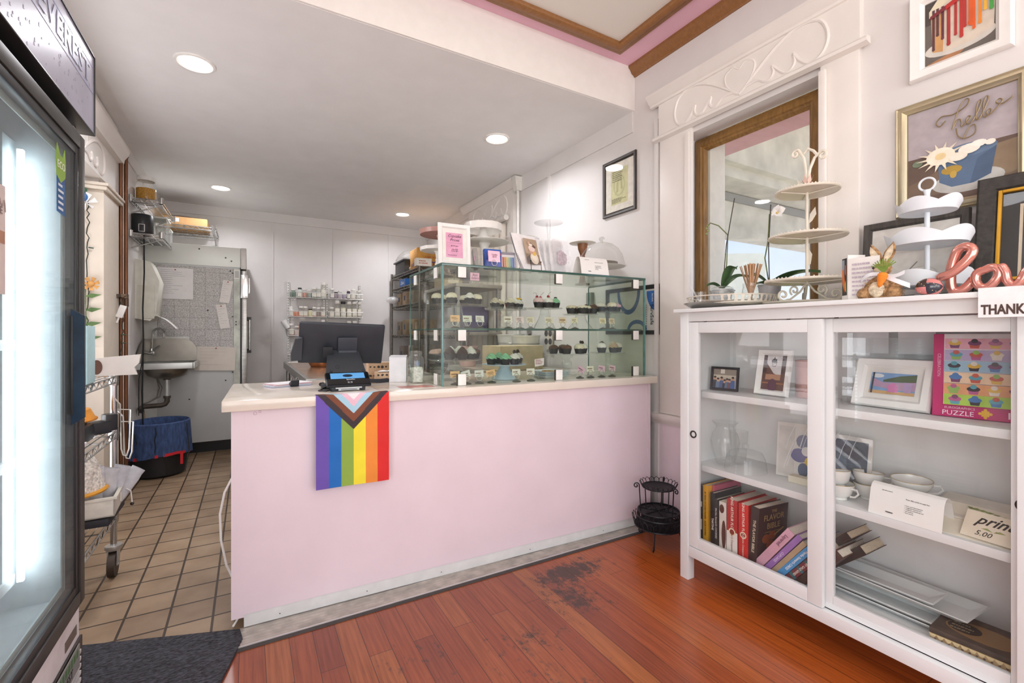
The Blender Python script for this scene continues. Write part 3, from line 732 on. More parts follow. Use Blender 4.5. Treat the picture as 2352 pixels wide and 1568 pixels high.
m = MB().use(tile_panel()); m.box(-.835, -.135, 5.438, 5.45, 1.16, 1.845); m.box(-.5, -.135, 5.438, 5.45, .84, 1.16); inf(m, 'tile_panel')
m = MB().use(mat('#deded8', .45)); m.box(-.845, -.5, 5.43, 5.45, .80, 1.16); m.box(-.852, -.75, 5.425, 5.45, .25, 1.5); inf(m, 'splash_board')
m = MB().use(mat('#e4e3de', .5)); m.box(-.128, -.078, 5.43, 5.437, 1.74, 1.835); m.use(mat('#b8b9b4', .5)); m.box(-.12, -.086, 5.427, 5.43, 1.755, 1.825); inf(m, 'thermometer')
for x, z in ((-.16, 1.82), (-.14, 1.80), (-.14, 1.36), (-.35, 1.42), (-.2, 1.95), (-.15, 1.92), (-.42, 2.02), (-.11, 1.31), (-.11, 1.28), (-.14, .80), (-.2, .72), (-.5, .55)):
    m = MB().use(BLK); m.at((x, 5.436, z), (PI / 2, 0, 0)).lathe([(0, 0), (.007, 0), (.007, .004), (0, .005)], n=10); m.at(); inf(m, 'magnet')

def sheet_paper(name, label, x, y, z, w, h, tilt, lines=0, ink='#9a958f', col='#e6e2dd', curl=.01, marks=()):
    t = thing(name, label, 'paper', (x, y, z), rot=(0, tilt, 0))
    m = MB().use(mat(col, .8, var=.02)); m.sheet(lambda u, v: ((u - .5) * w, -curl * abs(math.sin(3 * (v + .2))) * (1 - v) - .003, (v - .5) * h), 4, 8); m.obj('sheet', t)
    if lines:
        q = MB().use(mat(ink, .8)); r_ = random.Random(lines)
        for i in range(lines):
            zz = h * (.42 - .8 * i / lines); q.box(-w * .4, w * (-.4 + .75 * r_.uniform(.3, 1)), -curl - .005, -curl - .0045, zz, zz + h * .006)
        q.obj('handwriting', t)
    m = MB().use(mat('#b03434', .4)); m.ball((0.0, -.006, h * .44), .006); m.obj('pin', t)
sheet_paper('notice_sheet', 'large typed white notice pinned high on the refrigerator side', -.611, 5.437, 1.67, .285, .30, 0, 13, '#8f8d8a', '#e8e6e6')
sheet_paper('receipt', 'upper narrow receipt pinned at the right of the tile panel', -.195, 5.437, 1.61, .085, .225, .15, 8)
sheet_paper('receipt', 'lower narrow receipt pinned below the other receipt', -.222, 5.437, 1.36, .085, .24, -.16, 8)
sheet_paper('handwritten_sheet', 'wide handwritten list sheet at the bottom of the tile panel', -.285, 5.432, .94, .34, .235, .04, 6, '#b0a89e', '#ddd5cb')

# paper towel dispenser
t = thing('paper_towel_dispenser', 'yellowed white paper towel dispenser on the left wall above the sink', 'dispenser', (-.77, 5.2, 1.3))
m = MB().use(mat('#d9d8cc', .45, var=.05)); m.poly([(-.085, -.12, .02), (.02, -.12, 0), (.06, -.12, .05), (.085, -.12, .35), (.02, -.12, .52), (-.085, -.12, .54)], (0, .26, 0)); m.obj('case', t)
m = MB().use(mat('#cfcdbf', .45)); m.box(-.07, .05, -.128, -.12, .02, .31, .003); m.obj('cover', t)
m = MB().use(PAPER); m.sheet(lambda u, v: (.03 + .17 * u, -.1 + .2 * v, -.0 + .05 - .12 * u + .03 * math.sin(3 * u)), 8, 2); m.obj('towel', t)

# wall sink
t = thing('hand_sink', 'stainless wall mounted hand sink with a gooseneck faucet', 'sink', (-.655, 5.12, 0))
BR_ = mat('#98938a', .33, .75, var=.12, scale=6)
m = MB().use(BR_)
m.poly([(-.18, .27, .93), (.215, .27, .93), (.215, .27, 1.06), (.18, .27, 1.115), (.12, .27, 1.14), (-.18, .27, 1.14)], (0, .02, 0)); m.poly([(-.185, -.1, .93), (-.185, .27, .93), (-.185, .27, 1.14), (-.185, .1, 1.1), (-.185, -.1, .98)], (.012, 0, 0))
m.obj('backsplash', t)
m = MB().use(GALV); m.box(-.19, .235, -.18, .28, .905, .915)
pts = [(-.19, -.18), (.235, -.18), (.235, .28), (-.19, .28)]
m.box(-.19, .235, -.188, -.17, .88, .932, .004); m.box(.222, .24, -.188, .28, .88, .932, .004); m.box(-.195, -.18, -.188, .28, .88, .932, .004)
m.obj('deck', t)
m = MB().use(mat('#8b877f', .3, .8, var=.1)); m.lathe([(.17, .90), (.165, .86), (.14, .815), (.09, .79), (.04, .785), (0, .785)], (.02, 0, 0), 32, sy=.85); m.obj('bowl', t)
m = MB().use(CHROME); fx, fz = -.14, 1.02
m.lathe([(.028, 0), (.024, .02), (.013, .03), (.012, .05)], (fx + .02, .2, fz - .02), 14); m.tube([(fx + .02, .2, fz), (fx + .03, .2, fz + .17)] + [(fx + .03 + .045 * (1 - math.cos(a)), .2 - .02 * a, fz + .17 + .045 * math.sin(a)) for a in [PI * k / 8 for k in range(9)]] + [(fx + .12, .13, fz + .13)], .010, 8)
m.obj('faucet', t)
m = MB().use(CHROME); m.cyl((fx + .02, .2, fz + .005), (fx + .09, .16, fz + .06), .007); m.cyl((fx - .04, .2, fz + .0), (fx + .05, .17, fz - .025), .016, .008); m.obj('faucet_handle', t)
m = MB().use(GALV); m.cyl((.02, 0, .79), (.02, 0, .62), .02); m.use(mat('#5d544b', .5, .5, var=.2)); m.lathe([(.028, .775), (.028, .79)], (.02, 0, 0), 14, cap=True); m.lathe([(.028, .61), (.028, .63)], (.02, 0, 0), 14, cap=True)
m.tube([(.02, 0, .62), (.02, 0, .58), (.005, 0, .555), (-.02, 0, .548), (-.15, 0, .545), (-.17, .0, .53), (-.17, .05, .50)], .021, 10); m.obj('drain_pipe', t)
m = MB().use(mat('#86827b', .4, .4))
for k in range(2): m.tube([(-.12 + .02 * k, .1, .88), (-.07, .08, .80), (-.045 + .02 * k, .06, .70), (-.06 + .02 * k, .05, .62), (-.12, .05, .575), (-.17, .05, .56)], .006, 6)
m.obj('supply_hose', t)
m = MB().use(mat('#9d8e78', .4, .5)); m.tube([(-.16, .05, .53), (-.145, .04, .42), (-.13, .03, .30), (-.12, .02, .22)], .009, 6); m.use(mat('#cfc79a', .5)); m.cyl((-.12, .02, .25), (-.08, .0, .27), .014); m.obj('wall_pipe', t)
m = MB().use(BLK); m.tube([(-.765, 4.9, 2.03), (-.76, 4.88, 1.7), (-.77, 4.88, 1.4), (-.765, 4.88, 1.1), (-.775, 4.88, .7), (-.77, 4.9, .3)], .006, 6); m.tube([(-.765, 4.88, 1.2), (-.775, 4.88, .95), (-.80, 4.9, .8), (-.80, 4.9, .5)], .004, 5)
tag(m.obj('power_cord'), 'long black power cord hanging from the speaker down past the sink', 'cord')

# denim covered bin
t = thing('waste_bin', 'round black bin dressed in a denim skirt with red edging', 'bin', (-.655, 4.87, 0))
m = MB().use(mat('#1b1b1d', .5)); m.lathe([(0, 0), (.165, 0), (.185, .02), (.205, .40), (.21, .43), (.2, .43), (.19, .40), (.16, .03), (0, .025)], n=36); m.obj('tub', t)
def skirt(u, v):
    a = 2 * PI * u; r = .214 + .008 * v + .008 * v * math.sin(9 * a) + .004 * math.sin(23 * a) * v
    z = .445 - .27 * v - .015 * v * math.sin(2 * a + .5)
    return (r * math.cos(a), r * math.sin(a), z)
DEN = mat('#3a4f78', .9, var=.25, scale=60, stretch=(1, 1, .3)); DEN2 = mat('#324569', .9, var=.2, scale=60)
m = MB().use(DEN); m.sheet(skirt, 72, 8); m.sheet(lambda u, v: ((.214 - .03 * v) * math.cos(2 * PI * u), (.214 - .03 * v) * math.sin(2 * PI * u), .445 + .012 * math.sin(PI * v) - .1 * max(0, v - .3)), 48, 4); m.obj('denim_skirt', t)
m = MB().use(mat('#c8222c', .8))
for a0, a1 in ((3.5, 3.75), (3.95, 4.15), (4.7, 4.8), (4.95, 5.7), (6.0, 6.2)):
    m.sheet(lambda u, v: tuple(Vector(skirt((a0 + (a1 - a0) * u) / (2 * PI), .93 + .09 * v)) * 1.004), 8, 1)
m.sheet(lambda u, v: (.16 + .02 * u, -.165 - .002, .2 - .1 * v), 1, 2); m.obj('red_edging', t)
m = MB().use(BLK); m.tube([(.0, -.225, .43), (.008, -.228, .38), (-.004, -.23, .33), (.004, -.232, .28), (0, -.236, .22)], .004, 5); m.tube([(-.17, -.15, .43), (-.14, -.18, .38), (-.12, -.2, .3)], .004, 5); m.tube([(.2, -.12, .43), (.215, -.1, .2), (.19, -.14, .03)], .004, 5); m.obj('drawstring', t)

# wire wall shelves and their load
def wall_shelf(label, x0, x1, y0, y1, z, along='x'):
    t = thing('wire_wall_shelf', label, 'shelf', ((x0 + x1) / 2, (y0 + y1) / 2, z), group='wire wall shelves')
    o = ((x0 + x1) / 2, (y0 + y1) / 2, z)
    m = MB().use(CHROME); wire_shelf(m, x0, x1, y0, y1, z, .028, .0045, .03, along); inroom(m, 'shelf', t, o)
    for (x, y) in ((x1, y0), (x0, y0), (x1, y1)):
        m = MB().use(CHROME); m.lathe([(.014, -.03), (.018, -.028), (.018, .022), (.012, .028), (0, .028)], (x, y, z), 12); inroom(m, 'collar', t, o)
    m = MB().use(STEEL); m.tube([(x0, y0 + .03, z - .12), (x1, y0 + .03, z - .035), (x0, y0 + .03, z - .03)], .006, 6); m.tube([(x0, y1 - .03, z - .12), (x1, y1 - .03, z - .035), (x0, y1 - .03, z - .03)], .006, 6); inroom(m, 'bracket', t, o)
wall_shelf('upper wire shelf on the left wall carrying the jar', -.845, -.64, 4.85, 5.55, 2.31)
wall_shelf('lower wire shelf on the left wall carrying the black speaker', -.845, -.64, 4.85, 5.55, 2.02)
t = thing('wire_wall_shelf', 'wire shelf on the back wall above the refrigerator holding a flat carton', 'shelf', (-.55, 6.2, 2.34), group='wire wall shelves')
m = MB().use(STEEL); wire_shelf(m, -.84, -.31, 5.95, 6.47, 2.34, .03, .005, .045, 'y'); inroom(m, 'shelf', t, (-.55, 6.2, 2.34))
for x in (-.82, -.33):
    m = MB().use(STEEL); m.tube([(x, 6.48, 2.2), (x, 5.97, 2.3), (x, 6.48, 2.31)], .006, 6); inroom(m, 'bracket', t, (-.55, 6.2, 2.34))
    m = MB().use(CHROME); m.lathe([(.015, -.035), (.019, -.033), (.019, .025), (0, .03)], (x, 5.95, 2.34), 12); inroom(m, 'collar', t, (-.55, 6.2, 2.34))
t = thing('flat_carton', 'flat brown cardboard carton on the shelf above the refrigerator', 'box', (-.58, 6.22, 2.345))
B(-.21, .19, -.24, .22, 0, .085, CARD, .002).obj('carton', t); MB().use(mat('#4a3526', .8)).poly([(-.21, -.24, .085), (.19, -.24, .085), (-.04, -.2, .105), (-.2, -.2, .1)], (0, .3, 0)).obj('flap', t)
B(-.18, -.06, -.2425, -.24, .03, .07, PAPER).obj('label_patch', t)
def jar(name, label, loc, r, h, lid, body, fill=None, fh=.5, group=None, cat='jar', neck=.8, square=False):
    t = thing(name, label, cat, loc, group=group)
    m = MB().use(body); m.lathe([(0, 0), (r * .94, 0), (r, r * .1), (r, h * .72), (r * neck, h * .82), (r * neck, h * .86)], n=20); m.obj('body', t)
    if fill: m = MB().use(fill); m.lathe([(0, .004), (r * .92, .004), (r * .94, r * .12), (r * .94, h * fh), (0, h * fh + .004)], n=18); m.obj('contents', t)
    if lid: m = MB().use(lid); m.lathe([(r * neck * 1.04, h * .84), (r * neck * 1.07, h * .86), (r * neck * 1.07, h * .985), (r * neck, h), (0, h)], n=20); m.obj('lid', t)
    return t
jar('storage_jar', 'clear jar of orange granules with a white lid on the upper wall shelf', (-.775, 5.06, 2.315), .075, .235, WHT, CLEAR, mat('#c9943f', .8, var=.3, scale=120), .55)
t = thing('speaker', 'black cylindrical speaker on the lower wall shelf', 'speaker', (-.79, 4.98, 2.025))
MB().use(mat('#2b2c2e', .35, .2)).lathe([(0, 0), (.075, 0), (.08, .008), (.08, .165), (.072, .175), (0, .175)], n=32).obj('body', t)
m = MB().use(mat('#d6d6d6', .4)); m.at((.01, -.079, .055)).box(-.022, .022, -.006, .006, -.035, .03, .004); m.use(BLK).box(-.017, .017, -.008, .0, -.03, .025, .003); m.at(); m.obj('power_socket', t)
t = thing('food_container', 'clear plastic container beside the speaker on the lower wall shelf', 'container', (-.70, 5.22, 2.025))
MB().use(glass('#e6e8e2', .8, haze=.12)).box(-.07, .06, -.1, .12, 0, .19, .01).obj('body', t); MB().use(mat('#d5d6cf', .5)).box(-.075, .065, -.105, .125, .19, .205, .004).obj('lid', t)
t = thing('food_container', 'clear shaker box at the far end of the lower wall shelf', 'container', (-.68, 5.44, 2.025))
MB().use(glass('#dcded6', .8, haze=.15)).box(-.06, .04, -.08, .08, 0, .14, .008).obj('body', t); MB().use(mat('#c9cabf', .5)).box(-.062, .042, -.082, .082, .14, .152, .003).obj('lid', t)
# ------------------------------------------------------------------ service counter
TH = R(-1.6); CO = Vector((-.091, 2.085, 0))
def cl(u, w, z=0.):
    return (CO.x + u * math.cos(TH) - w * math.sin(TH), CO.y + u * math.sin(TH) + w * math.cos(TH), z)
ctr = thing('service_counter', 'long pink painted shop counter under the white countertop', 'counter', cl(0, 0), TH)
m = MB().use(PINK); m.box(.075, 2.262, .04, .06, .062, .879); m.box(.03, .075, .038, .62, .052, .879); m.box(.06, 2.26, .06, .62, .062, .08); m.box(2.245, 2.268, .037, .06, .062, .879)
m.obj('front_panel', ctr)
m = MB().use(mat('#e3e4e2', .4, var=.04)); m.box(.073, 2.262, .046, .062, .008, .06, .001); m.use(BLK)
for u in (.2, .55, .9, 1.4, 1.9): m.box(u, u + .004, .0455, .046, .025, .029)
m.obj('skirting', ctr)
m = MB().use(WHITE); m.box(.09, 2.26, .60, .62, .08, .879); m.box(.09, .11, .06, .6, 0.008, .08); m.obj('back_panel', ctr)
m = MB().use(mat('#c3a6b2', .6))
for u, z, r in ((.113, .862, .006), (.13, .868, .004)): m.at((u, .0395, z), (PI / 2, 0, 0)).torus((0, 0, 0), r, .0008, n=16); m.at()
m.obj('scribble', ctr)
ctp = MB().use(mat('#e6dccf', .16, var=.02, scale=4, coat=.3)).box(0, 2.292, 0, .72, .8795, .922, .004)
ctp = tag(ctp.obj('countertop', None, cl(0, 0), (0, 0, TH)), 'continuous cream white countertop on the pink counter', 'countertop')

# ------------------------------------------------------------------ glass display case
PANE = glass('#deeadb', 1.0, rough=.01, ior=1.5); EDGE = mat('#31564d', .15, var=.15, spec=.8); EDGE2 = mat('#5f8f8c', .15, var=.15, spec=.8)
dc = thing('glass_display_case', 'two level glass display case of cupcakes on the countertop', 'display case', cl(.917, .08, .9225), TH)
Wd, Dp, Hh = 1.348, .57, .612
def pane(name, x0, x1, y0, y1, z0, z1): return MB().use(PANE).box(x0, x1, y0, y1, z0, z1).obj(name, dc)
pf = pane('front_pane', 0.004, Wd - .004, 0, .006, 0, Hh - .01)
for x in (0, Wd - .006): MB().use(EDGE2).box(x, x + .009, -.001, .012, 0, Hh - .01, .001).obj('edge', pf)
for x in (0.001, Wd - .007):
    p = pane('side_pane', x, x + .006, .012, Dp, 0, Hh - .01); MB().use(EDGE2).box(x, x + .006, Dp, Dp + .004, 0, Hh - .01).obj('edge', p)
p = pane('top_pane', .004, Wd - .004, .002, Dp, Hh - .01, Hh)
m = MB().use(EDGE); m.box(-.002, Wd + .002, -.003, .002, Hh - .011, Hh + .001, .001); m.box(-.002, .004, .002, Dp, Hh - .011, Hh + .001); m.box(Wd - .004, Wd + .002, .002, Dp, Hh - .011, Hh + .001); m.obj('edge', p)
p = pane('shelf', .012, Wd - .012, .02, Dp - .02, .281, .289)
m = MB().use(EDGE); m.box(.012, Wd - .012, .016, .02, .280, .290); m.box(.009, .013, .02, Dp - .02, .280, .290); m.obj('edge', p)
CLIP = mat('#efeeea', .4)
def clip(x, y, z, side=False, h=.055):
    m = MB().use(CLIP)
    if side: m.box(-.006, .0, y - .022, y + .022, z, z + h, .003); m.use(STEEL).box(.0, .002, y - .024, y + .024, z - .002, z + h)
    else: m.box(x - .022, x + .022, -.007, -.001, z, z + h, .0028); m.use(mat('#5b5650', .4, .5)); m.box(x - .025, x + .025, .006, .010, z - .003, z + h, .001)
    m.obj('clip', dc)
for x in (.105, .693, 1.268):
    clip(x, 0, Hh - .068); clip(x, 0, .226); clip(x, 0, .001, h=.058)
for y in (.09, .45): clip(0, y, Hh - .068, True); clip(0, y, .226, True); clip(0, y, .001, True, .058)
m = MB().use(mat('#f0c0da', .6)); m.box(.155, .205, .0075, .0085, .535, .575); lab = m.obj('best_seller_label', dc)
txt(lab, 'Best\nSellers', .016, (.18, .007, .555), FRONT, mat('#8a4d78', .6), shear=.3)

GL2 = glass('#eef4f1', 1.7, rough=.06, haze=.07)
def cake_stand(label, loc, r, h, m_, foot=.55, stem='flare', rim=0., scallop=0, group='cake stands in the display case', name='cake_stand', stem_mat=None, plate_mat=None):
    t = thing(name, label, 'cake stand', loc, group=group)
    m = MB().use(plate_mat or m_)
    if rim < 0: m.lathe([(0, h - .004), (r * .9, h - .004), (r * .99, h - .02 + rim), (r, h - .02 + rim), (r * 1.01, h + .001), (r, h + .003), (0, h + .002)], n=48, flute=scallop, amp=.02 if scallop else 0)
    else: m.lathe([(0, h - .006), (r * .55, h - .006), (r * .95, h - .004), (r, h + rim), (r * .99, h + .002 + rim), (r * .93, h), (0, h)], n=48, flute=scallop, amp=.03 if scallop else 0)
    m.obj('plate', t)
    s = MB().use(stem_mat or m_); f = r * foot
    if stem == 'flare': s.lathe([(0, 0), (f, 0), (f, .003), (f * .8, .010), (f * .45, h * .30), (f * .3, h * .55), (f * .36, h * .62), (f * .28, h * .68), (f * .36, h * .9), (f * .5, h - .006)], n=24)
    elif stem == 'bell': s.lathe([(0, 0), (f, 0), (f, .004), (f * .86, h * .2), (f * .55, h * .5), (f * .42, h * .72), (f * .38, h - .006)], n=24, flute=12, amp=.03)
    elif stem == 'turned': s.lathe([(0, 0), (f, 0), (f, .008), (f * .5, .014), (f * .32, h * .25), (f * .55, h * .5), (f * .5, h * .62), (f * .3, h * .7), (f * .62, h * .85), (f * .7, h - .006)], n=20)
    else: s.lathe([(0, 0), (f, 0), (f, .004), (f * .3, .02), (f * .16, h * .3), (f * .14, h * .8), (f * .3, h - .006)], n=20)
    s.obj('pedestal', t)
    return t

# cupcakes -----------------------------------------------------------
CM = {}
WRAP = mat('#2a2a30', .6, var=.15); WRAPB = mat('#3a2f2b', .6, var=.15)
def cc_mesh(kind, col):
    k = (kind, col)
    if k in CM: return CM[k]
    fm = mat(col, .55, var=.05, scale=40, sss=.0)
    m = MB().use(fm)
    def sw(R0, H, tw=2.2, lob=6, amp=.13, pw=.52):
        m.sheet(lambda u, v: ((R0 * (1 - v) ** pw * (1 + amp * math.sin(lob * (2 * PI * u + tw * v * 2)))) * math.cos(2 * PI * u), (R0 * (1 - v) ** pw * (1 + amp * math.sin(lob * (2 * PI * u + tw * v * 2)))) * math.sin(2 * PI * u), H * v + .004 * math.sin(PI * min(1, v * 1.5))), 42, 14)
    if kind == 'swirl': sw(.031, .034)
    elif kind == 'tall': sw(.031, .042, 2.6, 7, .15, .6)
    elif kind == 'dome': m.lathe([(.030, 0), (.032, .008), (.028, .02), (.018, .028), (.007, .031), (0, .031)], n=24, flute=8, amp=.025)
    elif kind == 'rough':
        m.lathe([(.030, 0), (.031, .008), (.024, .018), (.012, .024), (0, .025)], n=20)
        for i in range(34):
            a, rr = random.uniform(0, 6.28), .028 * math.sqrt(random.random()); m.ball((rr * math.cos(a), rr * math.sin(a), .022 - .5 * rr + random.uniform(0, .006)), random.uniform(.003, .006), n=6, m=4)
    elif kind == 'flat': m.lathe([(.029, 0), (.028, .007), (.02, .009), (0, .009)], n=20)
    elif kind == 'wedge': m.lathe([(.032, 0), (.031, .01), (.022, .017), (0, .019)], n=8)
    CM[k] = m.mesh('frosting_' + kind, 50); return CM[k]
def wrap_mesh(w):
    if w in CM: return CM[w]
    m = MB().use(w); m.lathe([(0, 0), (.022, 0), (.0305, .034), (.0295, .034), (0, .031)], n=64, flute=32, amp=.022); CM[w] = m.mesh('wrapper', 60); return CM[w]
def topping(kind):
    k = ('top', kind)
    if k in CM: return CM[k]
    m = MB()
    if kind == 'cherry':
        m.use(mat('#a3162a', .15, coat=.5)); m.ball((0, 0, .008), .009); m.use(mat('#5d3a28', .6)); m.tube([(0, 0, .015), (.004, 0, .026), (.014, 0, .034), (.024, 0, .036)], .0009, 5)
    elif kind == 'cherries':
        m.use(mat('#a3162a', .15, coat=.5)); m.ball((-.01, 0, .004), .009); m.ball((.012, -.004, .0), .009); m.use(mat('#5d3a28', .6)); m.tube([(-.01, 0, .012), (-.016, 0, .026), (-.028, 0, .03), (-.038, 0, .022)], .0009, 5); m.tube([(.012, 0, .008), (.022, 0, .02), (.04, 0, .034)], .0009, 5)
    elif kind == 'bean': m.use(mat('#3b2b22', .5)); m.ball((0, 0, .003), .008, sx=1.2, sz=.7); m.ball((.008, 0, .001), .006)
    elif kind == 'flower': m.use(mat('#e9b416', .5)); [m.ball((.009 * math.cos(a), .009 * math.sin(a), .004), .007, n=8, m=5) for a in (0, 1.26, 2.5, 3.8, 5)]; m.use(mat('#5a7a34', .6)); m.ball((.012, -.008, -.002), .007, sz=.5)
    elif kind == 'chips':
        m.use(mat('#3a2a26', .5))
        for i in range(7): a = i * .9; m.box(.014 * math.cos(a), .014 * math.cos(a) + .006, .014 * math.sin(a), .014 * math.sin(a) + .004, -.012 + .002 * i, -.008 + .002 * i)
    elif kind == 'sparkle':
        m.use(mat('#c9a13d', .3, .8))
        for i in range(12): a = i * 1.9; rr = .02 * math.sqrt((i + 1) / 12); m.ball((rr * math.cos(a), rr * math.sin(a), -.3 * rr), .0025, n=6, m=4)
    elif kind == 'cookie': m.use(mat('#3a2d28', .6)); m.at((0, 0, .006), (R(75), 0, .5)).lathe([(0, -.003), (.014, -.003), (.014, .003), (0, .003)], n=18); m.at()
    elif kind == 'drizzle':
        m.use(mat('#3b231b', .3, coat=.4))
        for i in range(5): m.tube([(-.022 + .011 * i, -.02 + .004 * abs(i - 2), -.014), (-.02 + .011 * i, 0, -.002 if abs(i - 2) < 2 else -.012), (-.022 + .011 * i, .02 - .004 * abs(i - 2), -.014)], .0016, 4)
    CM[k] = m.mesh('topping', 50); return CM[k]
def cupcake(label, x, y, z, kind, col, top=None, group='cupcakes in the display case', wr=WRAP, rz=0., s=1.):
    t = thing('cupcake', label, 'cupcake', (x, y, z), rz, group); t.scale = (s, s, s)
    link('wrapper', wrap_mesh(wr), t); link('frosting', cc_mesh(kind, col), t, (0, 0, .031))
    hz = {'swirl': .062, 'tall': .072, 'dome': .060, 'rough': .054, 'flat': .039, 'wedge': .049}[kind]
    if top: link('topping', topping(top), t, (0, 0, hz))
    return t
ZS = 1.2125; ZB = .9235
IV, WH_, CHO, MINT, PKF, TAN = '#ece3cc', '#f1efea', '#4a2f26', '#a9dcb8', '#e7b7c4', '#cdb79a'
S1 = cake_stand('leftmost clear glass cake stand on the upper case shelf', (1.03, 2.43, ZS), .15, .135, GL2, .48, 'bell')
for lb, dx, dy, k, c, tp in (('farthest left ivory frosted cupcake on the leftmost upper stand', -.115, .01, 'dome', IV, None), ('second ivory cupcake from the left on the leftmost upper stand', -.06, -.07, 'dome', IV, None), ('flat ivory cupcake at the middle of the leftmost upper stand', -.005, .05, 'swirl', IV, None),
                             ('pure white domed cupcake standing highest on the leftmost upper stand', .04, -.09, 'swirl', WH_, None), ('cream cupcake with black chips at the right of the leftmost upper stand', .105, -.045, 'dome', IV, 'chips'), ('ivory cupcake at the back of the leftmost upper stand', -.06, .085, 'dome', IV, None), ('cream cupcake behind the black chip cupcake on the leftmost upper stand', .075, .06, 'dome', IV, None)):
    cupcake(lb, 1.03 + dx, 2.43 + dy, ZS + .1375, k, c, tp, wr=WRAP)
S2 = cake_stand('ruffled glass cake stand second from the left on the upper shelf', (1.345, 2.42, ZS), .128, .118, GL2, .5, 'turned', .008, 22)
for lb, dx, dy, k, c, tp in (('pale tan swirled cupcake at the left of the ruffled stand', -.085, -.02, 'swirl', '#ddd3c0', None), ('ivory swirled cupcake on the ruffled glass stand', -.015, -.075, 'swirl', '#e8e2d2', None), ('white cupcake beside the yellow flower cupcake', .045, -.03, 'swirl', WH_, None), ('cupcake topped with a yellow flower on the ruffled stand', .095, .01, 'swirl', WH_, 'flower'), ('ivory cupcake at the back of the ruffled stand', 0, .08, 'swirl', IV, None)):
    cupcake(lb, 1.345 + dx, 2.42 + dy, ZS + .1205, k, c, tp)
S3 = cake_stand('clear glass stand of cherry topped cupcakes on the upper shelf', (1.585, 2.36, ZS), .112, .128, GL2, .6, 'bell')
for lb, dx, dy, k, c, tp in (('pale pink cupcake with two cherries on the upper shelf', -.065, -.03, 'dome', '#e8c9cc', 'cherries'), ('white cupcake with one stemmed cherry on the upper shelf', .0, -.04, 'dome', WH_, 'cherry'), ('mint green cupcake with a dark bean on the upper shelf', .07, -.015, 'swirl', MINT, 'bean'), ('mint cupcake behind the cherry cupcakes', .01, .06, 'swirl', MINT, None)):
    cupcake(lb, 1.585 + dx, 2.36 + dy, ZS + .1305, k, c, tp, rz=0)
S4 = cake_stand('glass stand with flat tart cupcakes on the upper shelf', (1.825, 2.31, ZS), .112, .095, GL2, .7, 'bell')
for lb, dx, dy, k, c, tp in (('left flat ivory tart cupcake on the tart stand', -.08, -.01, 'wedge', '#e3d6bc', None), ('middle ivory tart cupcake on the tart stand', -.03, -.06, 'wedge', '#e8dfcb', None), ('ivory tart cupcake with a dark dot on the tart stand', .02, -.03, 'wedge', '#e8dfcb', 'bean'), ('brown topped tart cupcake at the right of the tart stand', .075, -.03, 'swirl', '#6b5142', None), ('pale brown tart cupcake at the back of the tart stand', .0, .06, 'wedge', '#b7a48c', None)):
    cupcake(lb, 1.825 + dx, 2.31 + dy, ZS + .0975, k, c, tp, s=1.05)
S5 = cake_stand('rightmost scalloped glass stand on the upper shelf', (2.035, 2.29, ZS), .105, .11, GL2, .5, 'flare', .004, 20)
for lb, dx, dy, k, c, tp in (('white cupcake with dark drizzle at the left of the rightmost upper stand', -.08, -.02, 'rough', '#e2ddd3', 'drizzle'), ('ivory cupcake with gold sprinkles on the rightmost upper stand', -.02, -.06, 'dome', IV, 'sparkle'), ('pink frosted cupcake on the rightmost upper stand', .045, -.03, 'rough', PKF, None), ('peach topped cupcake at the far right of the upper shelf', .085, .02, 'rough', '#ddc3a9', None), ('ivory cupcake at the back of the rightmost upper stand', 0, .06, 'dome', IV, None)):
    cupcake(lb, 2.035 + dx, 2.29 + dy, ZS + .1125, k, c, tp)
A_ = cake_stand('clear glass stand of chocolate and white cupcakes on the lower level', (1.02, 2.44, ZB), .155, .115, GL2, .5, 'bell')
for lb, dx, dy, k, c, tp in (('pink sprinkled cupcake at the left of the lower left stand', -.12, 0, 'rough', '#dcb9ad', None), ('pink sprinkled cupcake behind at the left of the lower left stand', -.07, .07, 'rough', '#dcb9ad', None), ('left dark chocolate swirl cupcake on the lower left stand', -.055, -.06, 'tall', '#3f2721', None), ('front dark chocolate swirl cupcake on the lower left stand', .005, -.10, 'tall', '#43291f', None), ('white swirl cupcake behind the chocolate ones on the lower left stand', -.01, .03, 'tall', WH_, None),
                             ('large white swirl cupcake in the middle of the lower left stand', .07, -.07, 'tall', '#f3f2ee', None), ('brown crumb cupcake at the right of the lower left stand', .125, -.01, 'rough', '#6a4d42', None), ('back white swirl cupcake on the lower left stand', .06, .07, 'tall', WH_, None)):
    cupcake(lb, 1.02 + dx, 2.44 + dy, ZB + .1175, k, c, tp)
B_ = cake_stand('pale blue pedestal cake stand on the lower level of the case', (1.285, 2.33, ZB), .128, .085, mat('#c6d9ea', .35, var=.03), .55, 'bell')
for lb, dx, dy, k, c, tp in (('left mint green swirl cupcake on the blue stand', -.09, -.01, 'swirl', MINT, None), ('front mint green swirl cupcake on the blue stand', -.035, -.075, 'swirl', '#9fd8b4', None), ('white cupcake with a sandwich cookie on the blue stand', .03, -.065, 'swirl', WH_, 'cookie'), ('right white cupcake with a cookie on the blue stand', .085, -.01, 'swirl', '#d9d6d2', 'cookie'), ('mint cupcake at the back of the blue stand', 0, .07, 'swirl', MINT, None)):
    cupcake(lb, 1.285 + dx, 2.33 + dy, ZB + .0875, k, c, tp)
C_ = cake_stand('glass goblet stand of brown topped cupcakes on the lower level', (1.755, 2.36, ZB), .145, .135, GL2, .42, 'turned')
